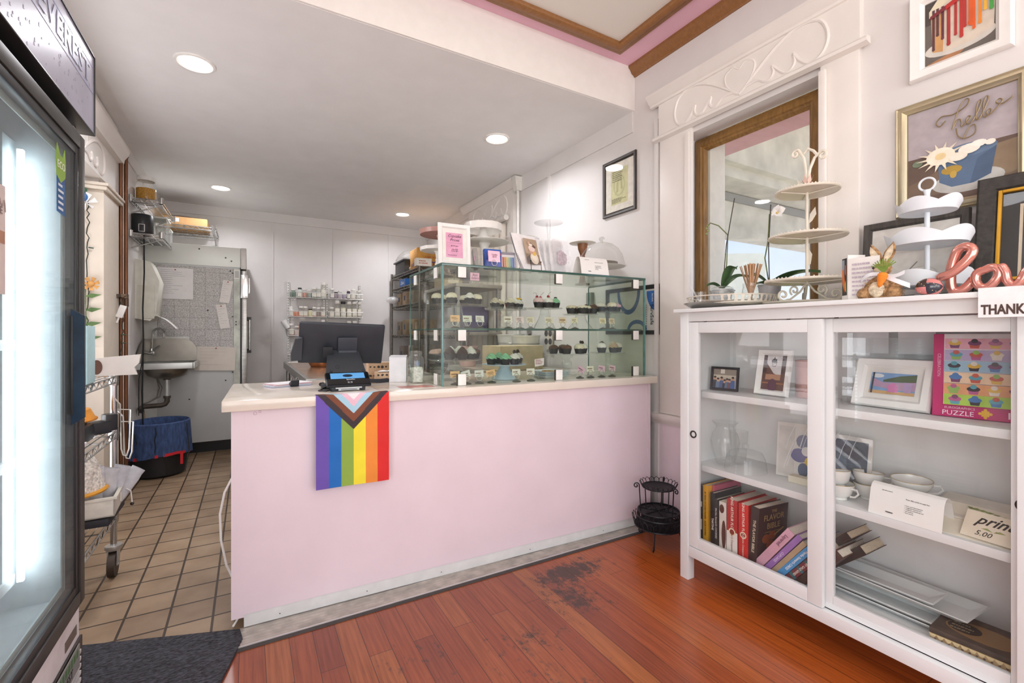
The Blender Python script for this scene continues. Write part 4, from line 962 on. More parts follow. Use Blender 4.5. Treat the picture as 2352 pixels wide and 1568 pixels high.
for lb, dx, dy, k, c, tp in (('left nutty brown cupcake on the goblet stand', -.11, -.01, 'rough', '#5f4232', None), ('front nutty brown cupcake on the goblet stand', -.06, -.08, 'rough', '#6a4a38', None), ('middle crumbly brown cupcake on the goblet stand', -.03, .0, 'rough', '#5f4232', None), ('cream domed cupcake on the goblet stand', .02, -.10, 'dome', IV, None), ('white cupcake with a leaning cookie on the goblet stand', .08, -.06, 'dome', WH_, 'cookie'), ('cream cupcake at the far right of the goblet stand', .12, .01, 'dome', WH_, 'cookie')):
    cupcake(lb, 1.755 + dx, 2.36 + dy, ZB + .1375, k, c, tp)
D_ = cake_stand('glass stand at the far right of the lower level', (2.0, 2.25, ZB), .115, .14, GL2, .45, 'flare')
for lb, dx, dy, k, c, tp in (('white cupcake at the left of the far right lower stand', -.07, -.02, 'dome', WH_, None), ('tan cupcake on the far right lower stand', .0, -.05, 'tall', TAN, None), ('pale ridged cupcake on the far right lower stand', .07, -.01, 'dome', '#dfd9cb', None), ('brown cupcake at the back of the far right lower stand', .0, .06, 'tall', '#6c5546', None)):
    cupcake(lb, 2.0 + dx, 2.25 + dy, ZB + .1425, k, c, tp)
t = thing('plate_stack', 'stack of square white plates on the lower case level', 'plate', (1.58, 2.30, ZB))
for k in range(3):
    z = k * .012; m = MB().use(mat('#dde6ec', .25)); m.poly([(-.07, -.07, z), (.07, -.07, z), (.07, .07, z), (-.07, .07, z)], (0, 0, .004))
    ring = [[m.v((sx * a, sy * a, z + h)) for sx, sy in ((-1, -1), (1, -1), (1, 1), (-1, 1))] for a, h in ((.07, .001), (.09, .014), (.092, .016), (.072, .005))]
    for a, b in zip(ring, ring[1:]):
        for i in range(4): m.f([a[i], a[(i + 1) % 4], b[(i + 1) % 4], b[i]])
    m.obj('plate', t)
t = thing('cookie', 'round tan cookie lying on the square white plates', 'cookie', (1.555, 2.28, ZB + .0305))
MB().use(mat('#b8905f', .8, var=.25, scale=60, bump=.6)).lathe([(0, 0), (.036, 0), (.04, .005), (.034, .011), (0, .013)], n=22).obj('cookie_body', t)

def card_holder(label, x, y, z, col, ink, s, rz=0., h=.03, cw=.052, ch=.034, tilt=0.):
    t = thing('card_holder', label, 'card holder', (x, y, z), rz, 'flavour card holders in the display case')
    m = MB().use(mat('#6f6f6a', .4, .5)); m.lathe([(0, 0), (.023, 0), (.024, .003), (.012, .008), (.004, .011), (0, .012)], n=18); m.obj('base', t)
    m = MB().use(mat('#d9d7d0', .25, .6)); m.torus((0, 0, .028), .016, .0016, 'y', 20); m.obj('ring', t)
    m = MB().use(mat(col, .7)); m.at((0, .001, .03), (-.12, tilt, 0)).box(-cw / 2, cw / 2, -.0006, .0006, .004, .004 + ch); m.at(); c = m.obj('card', t)
    if s.startswith(('$', 'Candles')): txt(c, s, .012, (tilt * .02, -.0012, .036 + ch / 2), (PI / 2 - .12, tilt, 0), mat(ink, .7), sx=.9)
    else: print_lines(c, -cw * .4, cw * .4, ch * .35, ch * .75, 2 if len(s) > 9 else 1, -.0008, mat(ink, .7), seed=len(s), rot=(-.12, tilt, 0), loc=(0, .001, .034))
    return t
ORG, YEL = '#eac08e', '#eae2c0'
for a in (('orange card holder at the left of the upper shelf', .925, 2.20, ORG, 'Salted Caramel', 0), ('pale green card holder second from the left on the upper shelf', 1.003, 2.22, '#d6dcd0', 'Snowball', 0), ('white card holder in front of the leftmost upper stand', 1.072, 2.21, '#dde0de', 'Black & White', .1),
          ('cream card holder in front of the ruffled stand', 1.245, 2.21, '#e6e4da', 'Lemon', 0), ('pink rimmed card holder right of the cream one', 1.313, 2.20, '#e3d4d4', 'Vegan Vanilla', 0), ('beige card holder left of the cherry stand', 1.39, 2.21, '#e5ddc6', 'Vegan Choco', 0), ('beige card holder in front of the cherry stand', 1.51, 2.20, '#e5ddc6', 'Vanilla Bean', 0),
          ('peach card holder right of the cherry stand', 1.60, 2.19, '#e6cfb0', 'Cherry', 0), ('yellow card holder left of the tart stand', 1.68, 2.18, '#ece6cb', 'Cheesecake', .1), ('yellow card holder right of the tart stand', 1.885, 2.165, '#eee2bb', 'Banana Split', 0), ('peach card holder in front of the rightmost upper stand', 1.955, 2.16, '#ead6b8', 'Rocky Road', .15)):
    card_holder(a[0], a[1], a[2], ZS, a[3], '#7a5a44', a[4], a[5])
for a in (('orange card holder at the left of the lower level', .92, 2.19, ORG, 'Pumpkin', 0), ('tilted white card holder in front of the lower left stand', .985, 2.19, '#dcdedb', 'Chocolate', -.25), ('white card holder in front of the lower left stand', 1.055, 2.185, '#dcdedb', 'Coconut', 0), ('orange card holder left of the blue stand', 1.125, 2.18, ORG, 'Sweet Potato', -.15),
          ('clear white card holder right of the blue stand', 1.27, 2.165, '#e4e4dc', 'Mint', 0), ('white card holder left of the square plates', 1.36, 2.16, '#e6e2d9', 'Cookies', 0), ('cream card holder right of the goblet stand', 1.775, 2.15, '#e7e3d4', 'Maple', 0), ('pink card holder at the lower right', 1.86, 2.15, '#e9c3d6', 'Rose', .2), ('tilted pink card holder beside the goblet stand', 1.70, 2.155, '#e6b6d2', 'Berry', .5), ('last pink card holder at the lower right corner', 1.94, 2.145, '#e9c9d8', 'Peach', .2)):
    card_holder(a[0], a[1], a[2], ZB, a[3], '#7a5a44', a[4], 0, tilt=a[5])
t = thing('price_pick', 'small pink and white price sign on a pick above the cookie', 'sign', (1.47, 2.24, ZB), R(-4))
MB().use(mat('#efe3e6', .6)).poly([(-.03, 0, .07), (.028, 0, .078), (.03, 0, .12), (-.034, 0, .112)], (0, .001, 0)).obj('card', t); MB().use(mat('#c9c9c4', .4)).cyl((-.01, .001, 0), (-.01, .001, .08), .001, n=5).obj('pick', t); MB().use(mat('#7c7c78', .4)).lathe([(0, 0), (.02, 0), (.01, .006), (0, .008)], n=14).obj('base', t)
print_lines(t, -.026, .026, .082, .112, 3, -.0008, mat('#a8505c', .6))

# ------------------------------------------------------------------ on top of the case
ZT = 1.5365
def frame_obj(name, label, w, h, fw, fd, fm, loc, rz=0., tilt=0., matw=0., matcol='#f2efea', group=None, glassy=True, cat='picture frame', prof=None):
    """picture frame facing -y, base at z=0; returns (thing, picture inner w, h, y)"""
    t = thing(name, label, cat, loc, rot=(tilt, 0, rz), group=group)
    m = MB().use(fm)
    pr = prof or [(0, 0), (0, fd * .7), (fw * .12, fd), (fw * .45, fd * .85), (fw * .75, fd * .8), (fw * .85, fd * .55), (fw, fd * .35), (fw, 0)]
    rings = [[m.v((a, -d, b)) for a, b in ((-w / 2 + u, u), (w / 2 - u, u), (w / 2 - u, h - u), (-w / 2 + u, h - u))] for u, d in pr]
    for a, b in zip(rings, rings[1:]):
        for i in range(4): m.f([a[i], a[(i + 1) % 4], b[(i + 1) % 4], b[i]])
    m.box(-w / 2 + .004, w / 2 - .004, -.003, .0, .004, h - .004)
    m.obj('frame', t)
    iw, ih = w - 2 * fw, h - 2 * fw
    if matw: B(-iw / 2, iw / 2, -.0045, -.003, fw, h - fw, mat(matcol, .7)).obj('mat_board', t)
    if glassy: B(-iw / 2, iw / 2, -fd * .38, -fd * .36, fw, h - fw, glass('#fbfbfa', .8)).obj('glass', t)
    return t, iw - 2 * matw, ih - 2 * matw
def art(par, layers, name='picture', y=-.005, step=.0004):
    """flat printed picture: stacked ink shapes (colour, [(x, z), ...])"""
    m = MB()
    for i, (c, pts) in enumerate(layers):
        m.use(mat(c, .6, var=.08, scale=25)); m.poly([(x, y - step * i, z) for x, z in pts], (0, step * .5, 0))
    return m.obj(name, par, fix=True)
def rect(x0, x1, z0, z1): return [(x0, z0), (x1, z0), (x1, z1), (x0, z1)]
def ell(cx, cz, rx, rz, n=18, a0=0., a1=6.2832): return [(cx + rx * math.cos(a0 + (a1 - a0) * i / n), cz + rz * math.sin(a0 + (a1 - a0) * i / n)) for i in range(n + (1 if a1 - a0 < 6.2 else 0))]

WF = mat('#efedea', .45, var=.02)
t, iw, ih = frame_obj('price_sign', 'white framed pink price list standing on the case left corner', .177, .222, .024, .016, WF, (.935, 2.235, ZT), TH, -.06, .02, cat='sign')
p = art(t, [('#eaa9c9', rect(-.047, .047, .045, .175)), ('#8a5a7a', rect(-.04, .04, .122, .1228))])
tm = mat('#6a3f5a', .7)
txt(p, 'Cupcake\nPrices', .021, (0, -.0068, .148), FRONT, tm, shear=.35)
txt(p, '$4.75 each\n\n6 for $28\n12 for $52', .009, (0, -.0068, .093), FRONT, tm, shear=.2); print_lines(p, -.038, .038, .055, .06, 1, -.0066, tm)
m = MB().use(WF); m.poly([(-.03, 0, .02), (.03, 0, .02), (.03, .07, 0), (-.03, .07, 0)], (0, .003, 0)); m.obj('easel_back', t)
t = card_holder('small pink tag in a ring holder beside the price frame', 1.052, 2.23, ZT, '#f0b4d0', '#7a4560', '$3.75', R(60), cw=.05, ch=.04)
t['group'] = 'tags on top of the case'; t['category'] = 'tag'; t.name = 'price_tag_holder'
WP = mat('#ece9e4', .3, var=.02)
cake_stand('white turntable cake stand on top of the case holding another stand', (1.27, 2.56, ZT), .155, .215, WP, .5, 'flare', group='cake stands on top of the case')
cake_stand('white scalloped pedestal stand stacked on the white turntable', (1.262, 2.56, ZT + .218), .115, .105, WP, .42, 'bell', -.02, 16, group='cake stands on top of the case')
cake_stand('white ruffled plate stand behind the price frame at the left', (.985, 2.60, ZT), .11, .145, WP, .5, 'flare', .012, 12, group='cake stands on top of the case')
cake_stand('pink glass pedestal plate behind the price frame', (1.03, 2.66, ZT), .14, .255, mat('#cf9d92', .2, var=.05, trans=.3), .5, 'flare', .02, group='cake stands on top of the case')
cake_stand('tall clear pedestal stand behind the cellophane bags', (1.765, 2.58, ZT), .098, .40, glass('#e9eaea', 1.5), .6, 'thin', group='cake stands on top of the case')
cake_stand('clear cut glass stand behind the spiral book', (1.54, 2.60, ZT), .135, .262, glass('#f0e9e6', 1.8, haze=.06), .5, 'flare', .008, 24, group='cake stands on top of the case')
cake_stand('clear plain glass stand behind the cellophane bags', (1.69, 2.48, ZT), .10, .215, glass('#ececea', 1.5, haze=.1), .5, 'flare', group='cake stands on top of the case')
cake_stand('wood stemmed stand with a white plate at the right of the case top', (2.085, 2.615, ZT), .095, .30, WP, .55, 'turned', stem_mat=mat('#84512c', .4, var=.2), group='cake stands on top of the case', plate_mat=mat('#ded6c9', .3))
t = thing('glass_dome', 'clear glass cake dome with a knob at the case right end', 'cake dome', (2.035, 2.35, ZT), group='glass domes')
m = MB().use(glass('#eceae6', 1.6, rough=.03)); m.lathe([(.165, .095), (.152, .103), (.148, .12), (.135, .17), (.11, .21), (.075, .238), (.03, .252), (.012, .256)], n=40); m.obj('dome', t)
m = MB().use(glass('#dcdad6', 2.)); m.lathe([(.010, .254), (.008, .262), (.016, .268), (.02, .278), (.014, .29), (0, .293)], n=16); m.obj('knob', t)
m = MB().use(WP); m.lathe([(0, 0), (.06, 0), (.06, .004), (.02, .02), (.02, .07), (.05, .085), (.15, .09), (.155, .094), (0, .094)], n=36); m.obj('base_plate', t)
m = MB().use(mat('#6d645a', .4)); m.lathe([(0, .096), (.1, .096), (.105, .12), (0, .122)], n=28); m.obj('cake_board', t)
for i, (x, c1, c2, lb) in enumerate(((1.075, '#8b8783', '#a19c98', 'rear grey candle pack standing edge on beside the price frame'), (1.165, '#2b4f9c', '#cf4a44', 'blue candle pack with a pink price tag'), (1.255, '#97979f', '#b9b9be', 'grey candle pack with rainbow coloured candles'))):
    t = thing('candle_pack', lb, 'candle pack', (x, 2.245 + .02 * (i == 0), ZT), rot=(-.12, 0, TH + (R(70) if i == 0 else R(-6))), group='candle packs')
    B(-.05, .05, -.012, .012, 0, .105 + .008 * (i == 1), mat(c1, .35, var=.08), .004).obj('pack', t)
    if i == 1:
        art(t, [('#2d55a8', rect(-.045, .048, .09, .112)), ('#c84a50', rect(-.03, .045, .078, .092)), ('#e48a94', ell(.0, .08, .03, .012)), ('#6a79b8', rect(-.04, .045, .005, .05))], y=-.0125)
    if i == 2:
        art(t, [('#e4e2e2', rect(-.034, .044, .02, .088))] + [(c, rect(-.03 + .012 * k, -.02 + .012 * k, .014, .074)) for k, c in enumerate(('#c0604a', '#d99a4a', '#e0cf74', '#9dc29a', '#7ab0c8', '#5d77b8'))], y=-.0125)
        B(-.055, .06, -.016, -.0145, 0, .11, glass('#f4f4f6', 1.2)).obj('clear_cover', t)
t = card_holder('pink price card in a ring holder in front of the blue candle pack', 1.145, 2.185, ZT, '#f1c9dc', '#8a4a64', 'Candles\n$3.75', TH, cw=.07, ch=.06); t['group'] = 'tags on top of the case'; t['category'] = 'tag'; t.name = 'price_tag_holder'
# spiral photo book on an easel
t = thing('spiral_photo_book', 'white spiral bound book with a cupcake photo leaning on a wire easel', 'book', (1.40, 2.20, ZT + .008), rot=(-.28, 0, R(12)))
m = MB().use(mat('#efecec', .5))
m.sheet(lambda u, v: (-.105 + .185 * u + .03 * (1 - v) ** 2 * (1 - u) - .012 * v, .012 * (1 - v) ** 2 - .03 * u * (1 - v), .215 * v), 10, 10); m.sheet(lambda u, v: (-.105 + .185 * u + .03 * (1 - v) ** 2 * (1 - u) - .012 * v, .012 + .012 * (1 - v) ** 2 - .03 * u * (1 - v), .213 * v), 10, 10)
m.obj('pages', t)
ph = [('#b39c85', rect(-.05, .055, .03, .185)), ('#8e7a68', rect(-.05, .055, .03, .09)), ('#6b6260', ell(.0, .055, .05, .03)), ('#e6d8c3', ell(.012, .065, .032, .036)), ('#f0e6d6', ell(.012, .068, .02, .02)), ('#d3a596', ell(.004, .105, .027, .014)), ('#ead3c8', ell(.002, .125, .026, .02)), ('#e3ba5a', ell(.016, .093, .013, .012)), ('#cba78e', ell(-.012, .155, .013, .012)), ('#6b5144', [(-.01, .145), (.03, .125), (.036, .137), (-.002, .162)]), ('#e9dfd0', ell(-.002, .146, .014, .008))]
art(t, ph, 'cupcake_photo', y=-.018)
m = MB().use(BLK)
for k in range(24):
    v = k / 23; m.at((-.105 + .03 * (1 - v) ** 2 - .012 * v, .004, .004 + .206 * v)).torus((0, 0, 0), .0065, .0007, 'y', 8, 4); m.at()
m.obj('spiral_binding', t)
t = thing('wire_easel', 'small black wire easel holding the spiral book', 'easel', (1.40, 2.175, ZT), R(12))
m = MB().use(BLK)
for x in (-.05, .03): m.tube([(x, -.012, .05), (x, -.018, .004), (x, .01, .003), (x, .09, .003)], .002, 6); m.ball((x, -.012, .052), .004)
m.tube([(-.06, .09, .003), (.05, .09, .003)], .002, 6); m.tube([(-.05, .09, .003), (-.01, .06, .12)], .002, 6); m.obj('wire', t)
# cellophane bags
for i in range(4):
    t = thing('cellophane_bag', ['front clear cellophane bag with a pink sweet leaning on the case top', 'second cellophane bag behind the pink sweet', 'third cellophane bag in the leaning row', 'rearmost cellophane bag in the leaning row'][i], 'bag', (1.615 - .028 * i, 2.20 + .018 * i, ZT), rot=(-.18, 0, TH + R(6)), group='cellophane bags on the case')
    m = MB().use(glass('#f3f2f4', 1.6, rough=.08, haze=.3 if i else .22)); m.sheet(lambda u, v: (-.062 + .125 * u, -.004 - .006 * math.sin(PI * u) * (1 - v) + .0025 * math.sin(17 * v + 5 * u), .21 * v), 10, 14); m.sheet(lambda u, v: (-.062 + .125 * u, .004, .21 * v), 2, 2); m.obj('bag', t)
    if i == 0:
        m = MB().use(mat('#c3aab6', .5, var=.3, scale=60)); m.poly([(-.04, -.001, .07), (-.02, -.001, .055), (.022, -.001, .06), (.038, -.001, .09), (.034, -.001, .125), (.0, -.001, .148), (-.03, -.001, .132)], (0, .004, 0)); m.obj('sweet', t)
    B(-.05, .05, -.001, .0, .0, .205, mat('#eeecec', .6)).obj('backing_card', t) if i else None
def tent_card(label, loc, rz, w, h, lines, name='tent_card'):
    t = thing(name, label, 'sign', loc, rz)
    m = MB().use(mat('#f0eeeb', .6, var=.01)); n = 10
    prof = [(-.045, 0), (-.028, h * .8), (-.018, h * .95), (-.006, h), (.006, h * .97), (.02, h * .8), (.05, 0)]
    for (y0, z0), (y1, z1) in zip(prof, prof[1:]): m.poly([(-w / 2, y0, z0), (w / 2, y0, z0), (w / 2, y1, z1), (-w / 2, y1, z1)], (0, -.0004, -.0004))
    m.obj('folded_card', t)
    a = math.atan2(.017, h * .8); k = mat('#5c5a58', .7)
    txt(t, lines[0], h * .06, (w * .17, -.0455 + .017 * .85, h * .70), (PI / 2 - a, 0, 0), k)
    txt(t, '\n'.join(lines[1:]), h * .055, (w * .0, -.0455 + .017 * .5, h * .40), (PI / 2 - a, 0, 0), k, align='LEFT')
    print_lines(t, -w * .33, -w * .1, 0, h * .1, 2, 0, k, rot=(-a, 0, 0), loc=(0, -.0458 + .017 * .98, h * .74))
    txt(t, 'venmo', h * .075, (-w * .2, -.0455 + .017 * .2, h * .17), (PI / 2 - a, 0, 0), k, bold=.0004)
    return t
tent_card('white folded payment card at the right of the case top', (1.79, 2.165, ZT), TH, .205, .105, ['Scan this code to pay for:', '• hats and fascinators', '• original framed art', '• original unframed art', '• art prints', '• hot sauce'])

# ------------------------------------------------------------------ till and small things on the countertop
ZC = .9225
t = thing('point_of_sale_terminal', 'black point of sale terminal with a big monitor and a customer screen', 'till', (.40, 2.33, ZC), R(-3))
PB = mat('#2b3038', .42, .15, var=.1)
m = MB().use(PB); m.at((.0, .06, .215), (R(18), R(2), 0)); m.box(-.198, .198, -.012, .012, -.104, .104, .010); m.use(BLK).box(-.19, .19, .012, .0135, -.096, .096); m.at(); mo = m.obj('monitor', t)
m = MB().use(mat('#33383f', .45)); m.at((-.208, .05, .195), (R(18), R(2), 0)); m.poly([(-.02, -.02, -.06), (.025, -.02, -.055), (.025, -.02, .055), (-.005, -.02, .05), (-.022, -.02, -.03)], (0, .03, 0)); m.at(); m.obj('card_swipe_reader', mo)
m = MB().use(mat('#343a42', .4)); m.at((.02, .045, .205), (R(18), 0, 0)); m.box(-.045, .045, -.02, -.008, -.03, .045, .003); m.use(mat('#4c525a', .35, .4)).box(-.042, .042, -.026, -.018, -.045, -.02, .003); m.at(); m.obj('hinge', t)
m = MB().use(mat('#1c1f24', .5)); m.at((-.072, .04, .17), (R(18), 0, 0)); m.box(-.022, .022, -.02, -.01, -.025, .035, .002); m.at(); m.obj('cable_cover', mo)
m = MB().use(mat('#3b4046', .45, .1)); m.poly([(-.062, .035, .175), (.062, .035, .175), (.075, .03, .165), (.095, -.055, .075), (.1, -.07, .06), (-.088, -.07, .06), (-.085, -.055, .075), (-.072, .03, .165)], (0, .012, .006)); sb = m.obj('stand', t)
txt(sb, 'SpotOn', .020, (.02, -.0275, .1025), (R(47), 0, 0), mat('#23262a', .4)); m = MB().use(mat('#23262a', .4)); m.at((-.033, -.0275, .1025), (R(47 - 90), 0, 0)).torus((0, 0, 0), .009, .0028, 'y', 18); m.at(); m.obj('logo_ring', sb)
m = MB().use(mat('#282c33', .45)); m.poly([(-.072, -.12, 0), (-.075, -.12, .03), (-.07, -.07, .06), (-.06, .03, .165), (-.05, .06, .165), (-.06, -.02, .03), (-.06, .02, 0)], (.012, 0, 0)); m.poly([(.068, -.12, 0), (.068, -.12, .03), (.08, -.07, .06), (.06, .03, .165), (.05, .06, .165), (.06, -.02, .03), (.06, .02, 0)], (.012, 0, 0)); m.box(-.10, -.05, -.03, .06, 0, .02, .006); m.box(-.07, .075, -.13, .02, .0, .024, .006); m.obj('base', t)
m = MB().use(mat('#202329', .3)); m.at((.005, -.105, .048), (R(-62), 0, 0)); m.box(-.098, .098, -.008, .006, -.055, .055, .008); m.at(); sd = m.obj('customer_display', t)
m = MB().use(mat('#0d0e11', .12)); m.at((.005, -.105, .048), (R(-62), 0, 0)); m.box(-.092, .092, -.0092, -.008, -.05, .05, .0004); m.use(mat('#5f9fd6', .2, emis='#5f9fd6', es=.45)).box(-.075, .075, -.0098, -.0092, -.003, .043); m.use(mat('#20304a', .3)); m.at(); m.obj('screen', sd)
scr = Euler((R(-62), 0, 0)).to_matrix()
def onscr(x, z, d=-.0104): v = scr @ Vector((x, d, z)); return (v.x + .005, v.y - .105, v.z + .048)
m = MB().use(mat('#22354e', .3)); m.at((.005, -.105, .048), (R(-62), 0, 0)); m.at((.005, -.105, .048), (R(-62), 0, 0)); m.poly([(x, -.0102, z) for x, z in ell(.0, .02, .022, .012)], (0, .0003, 0)); m.at(); m.obj('screen_badge', sd)
txt(sd, 'SpotOn', .012, onscr(.01, -.013), (R(28), 0, 0), mat('#e8ecf0', .4)); txt(sd, '(( ))', .014, onscr(.005, -.035), (R(28), 0, 0), mat('#e8ecf0', .4))
m = MB().use(mat('#dfe2e4', .3)); m.box(-.052, .062, -.142, -.137, .012, .018, .001); m.box(-.04, .05, -.144, -.14, .004, .0105); m.use(BLK).box(-.03, .04, -.1445, -.144, .006, .0085); m.obj('card_slot', sd)
m = MB().use(BLK); m.tube([(-.06, -.02, .02), (-.10, -.05, .005), (-.12, -.10, .004), (-.09, -.13, .004), (-.06, -.125, .008)], .0035, 6)
m.obj('cable', t)
tag(MB().use(mat('#2b2c33', .7)).sheet(lambda u, v: (.46 + .30 * u, 2.43 + .09 * u + .02 * v, ZC + .004 + .02 * math.sin(PI * v) + .004 * math.sin(9 * u)), 16, 6).obj('strap'), 'black strap lying on the countertop right of the till', 'strap')
# rainbow flag draped over the edge
m = MB()
FC = [('#6f56b3', 0), ('#2070c2', 1), ('#8fb04a', 2), ('#f4e43a', 3), ('#f0913a', 4), ('#e02c2a', 5)]
fm = {c: mat(c, .75, var=.05, scale=8) for c in ('#6f56b3', '#2070c2', '#8fb04a', '#f4e43a', '#f0913a', '#e02c2a', '#3d3338', '#7f4a33', '#a9d3e6', '#ebc3d3', '#f1eef0')}
FW, FH = .302, .432
def flag_col(u, v):
    s_ = v * FH - .02; d = (1 - abs(2 * u - 1)) * .155 - s_
    x = abs(2 * u - 1)
    e = .172 - .172 * x * .93 - s_
    if e > .128: return fm['#f1eef0']
    if e > .1: return fm['#ebc3d3']
    if e > .068: return fm['#a9d3e6']
    if e > .034: return fm['#7f4a33']
    if e > 0: return fm['#3d3338']
    return fm[FC[min(5, int(u * 6))][0]]
def flag_pt(u, v):
    s_ = v * FH; lip = .038
    crease = .0022 * (abs(((v * 3.35) % 1) - .5) * 2) + .0018 * math.sin(u * 7 + 2 * v)
    sag = .012 * math.sin(PI * u) if v < .1 else 0
    if s_ < lip: return (u * FW, lip - s_ - .004 - sag * 0, .0455 - .0 + .001)
    a = min(1, (s_ - lip) / .012)
    return (u * FW, -.0045 - crease - .002 * a, .0455 - (s_ - lip))
m.sheet(flag_pt, 96, 132, flag_col)
fl_ = m.obj('rainbow_flag', None, (0, 0, 0), (0, 0, TH), fix=False)
fl_.location = cl(.335, 0, .922 - .0435); tag(fl_, 'progress rainbow flag draped over the counter front edge', 'flag')
t = thing('clipped_papers', 'stack of leaflets held by a binder clip on the countertop left end', 'papers', (.175, 2.575, ZC), R(22))
m = MB()
for i, c in enumerate(('#aeb9d4', '#e4e3e8', '#cfd3e0', '#edb9bd', '#e9e6ea')):
    m.use(mat(c, .6)); m.at((.004 * i, .004 * i, .003 * i), (0, 0, .05 * (i - 2))).box(-.10, .09, -.06, .06, 0, .0022); m.at()
m.obj('leaflets', t)
m = MB().use(mat('#23262f', .4)); m.poly([(-.02, -.066, .0), (-.02, -.04, .012), (-.02, -.066, .03), (-.02, -.07, .03)], (.04, 0, 0)); m.use(STEEL)
for x in (-.012, .012): m.torus((x, -.066, .038), .007, .0009, 'y', 12, 4)
m.obj('binder_clip', t)
t = thing('marker_pen', 'black capped marker lying behind the till cable', 'pen', (.325, 2.49, ZC + .009), R(65))
MB().use(mat('#e6dfc9', .4)).cyl((0, 0, 0), (.10, 0, 0), .008).obj('barrel', t); MB().use(BLK).cyl((-.03, 0, 0), (0, 0, 0), .009).obj('cap', t)
def dots_box(label, loc, rz, w, d, h, seed, open_=False):
    t = thing('spotted_box', label, 'box', loc, rz, 'kraft boxes with dark spots')
    B(-w / 2, w / 2, -d / 2, d / 2, 0, h, mat('#c9a98a', .75), .001).obj('carton', t)
    rnd = random.Random(seed); m = MB().use(mat('#3a3230', .7))
    for i in range(11):
        x, z, r, a = -w / 2 + w * ((i % 6) + .5) / 6, h * (.25 + .5 * ((i // 6) % 2)), rnd.uniform(.006, .010), rnd.uniform(0, 3)
        m.poly([(max(-w / 2, min(w / 2, x + r * math.cos(a + k) * rnd.uniform(.6, 1.2))), -d / 2 - .0005, max(0, min(h, z + r * math.sin(a + k) * rnd.uniform(.5, 1)))) for k in (0, 1.1, 2.2, 3.1, 4.2, 5.3)], (0, .0004, 0))
    m.obj('spots', t)
    if open_:
        m = MB().use(mat('#e8e4de', .7)); m.sheet(lambda u, v: (-w * .4 + w * .8 * u, -d * .4 + d * .8 * v, h + .004 + .008 * math.sin(6 * u) * math.sin(5 * v)), 8, 8); m.obj('tissue', t)
dots_box('front kraft box with dark spots and white tissue on the countertop', (.668, 2.545, ZC), R(-8), .135, .10, .052, 3, True)
dots_box('rear kraft box with dark spots standing behind the other', (.652, 2.68, ZC), R(-3), .13, .08, .098, 5)
t = thing('white_carton', 'tall plain white carton left of the cash jar', 'box', (.715, 2.50, ZC), R(-22))
B(-.045, .045, -.045, .045, 0, .135, mat('#e6e6ea', .5), .001).obj('carton', t); MB().use(mat('#d9d9de', .6)).poly([(-.045, -.045, .1355), (.045, -.045, .1355), (.045, .045, .142), (-.045, .045, .142)], (0, 0, .001)).obj('flap', t)
t = thing('tip_jar', 'clear mason jar of dollar bills beside the glass case', 'jar', (.775, 2.385, ZC))
m = MB().use(glass('#f6f8f5', 1.8, rough=.03, haze=.06)); m.lathe([(0, .003), (.040, .003), (.044, .010), (.044, .125), (.040, .135), (.032, .143), (.032, .15), (.034, .152), (.034, .155), (.032, .158), (.034, .16), (.032, .165), (.033, .17)], n=32); m.obj('glass_body', t)
for i, (a, dy, c) in enumerate(((.1, -.03, '#dde0d6'), (-.12, -.02, '#d3d8c8'), (.3, 0, '#b9c3ae'), (-.3, .015, '#c3ccb8'))):
    m = MB().use(mat(c, .8, var=.2, scale=80)); m.at((.004 * i, dy, .006), (0, a * .5, a)).sheet(lambda u, v: (-.026 + .052 * u, .004 * math.sin(5 * u), .078 * v if i else .07 * v), 8, 4); m.at(); m.obj('bill', t)
m = MB().use(mat('#5f7086', .8)); m.poly([(x, -.0365, z) for x, z in ell(0, .105, .011, .016)], (0, .0005, 0)); m.obj('bill_portrait', t)
m = MB().use(mat('#e3dcd2', .15)); m.box(-.17, .13, -.07, .06, 0, .0015); m.use(mat('#c8645c', .4, var=.4, scale=30))
for k in range(5): m.box(-.06, .12 - .01 * k, -.045 + .02 * k, -.038 + .02 * k, .0015, .002)
tag(m.obj('laminated_menu', None, (.69, 2.20, ZC), (0, 0, TH)), 'flat laminated sheet with red print in front of the cash jar', 'menu')
m = MB().use(mat('#e6e3dc', .5)); m.tube([(-.06, 2.35, .56), (-.09, 2.33, .50), (-.105, 2.30, .42), (-.10, 2.27, .32), (-.08, 2.25, .22), (-.05, 2.25, .14), (-.03, 2.22, .1), (-.04, 2.16, .03), (-.055, 2.14, .016)], .0045, 6)
tag(m.obj('white_cable'), 'white cable looping at the left end of the pink counter', 'cable')
# ------------------------------------------------------------------ back kitchen
WIRE = mat('#dcdad6', .4, .2)
rk = thing('spice_rack', 'white wall rack of wire baskets for jars on the back wall', 'rack', (.87, 6.44, 0))
def inr(mb, name, par=None): return mb.obj(name, par or rk, (-.87, -6.44, 0))
for x in (.437, .862, .90, 1.318):
    m = MB().use(WIRE); m.box(x - .012, x + .012, 6.478, 6.49, .55, 1.86); m.use(mat('#5c5a58', .7))
    for k in range(40): m.box(x - .004, x + .004, 6.4775, 6.478, .58 + .032 * k, .592 + .032 * k)
    inr(m, 'upright')
ROWS = (1.645, 1.405, 1.165, .925, .68)
for j, z in enumerate(ROWS):
    for x0, x1 in ((.43, .87), (.895, 1.33)):
        m = MB().use(WIRE)
        for zz in (z, z + .07): m.tube([(x0, 6.345, zz), (x1, 6.345, zz), (x1, 6.475, zz), (x0, 6.475, zz)], .004, 5, True)
        for k in range(25): x = x0 + (x1 - x0) * k / 24; m.tube([(x, 6.475, z), (x, 6.345, z), (x, 6.345, z + .07)], .002, 4)
        inr(m, 'basket')
Wl, Bl = mat('#ece8e2', .5), mat('#2b2a2c', .5)
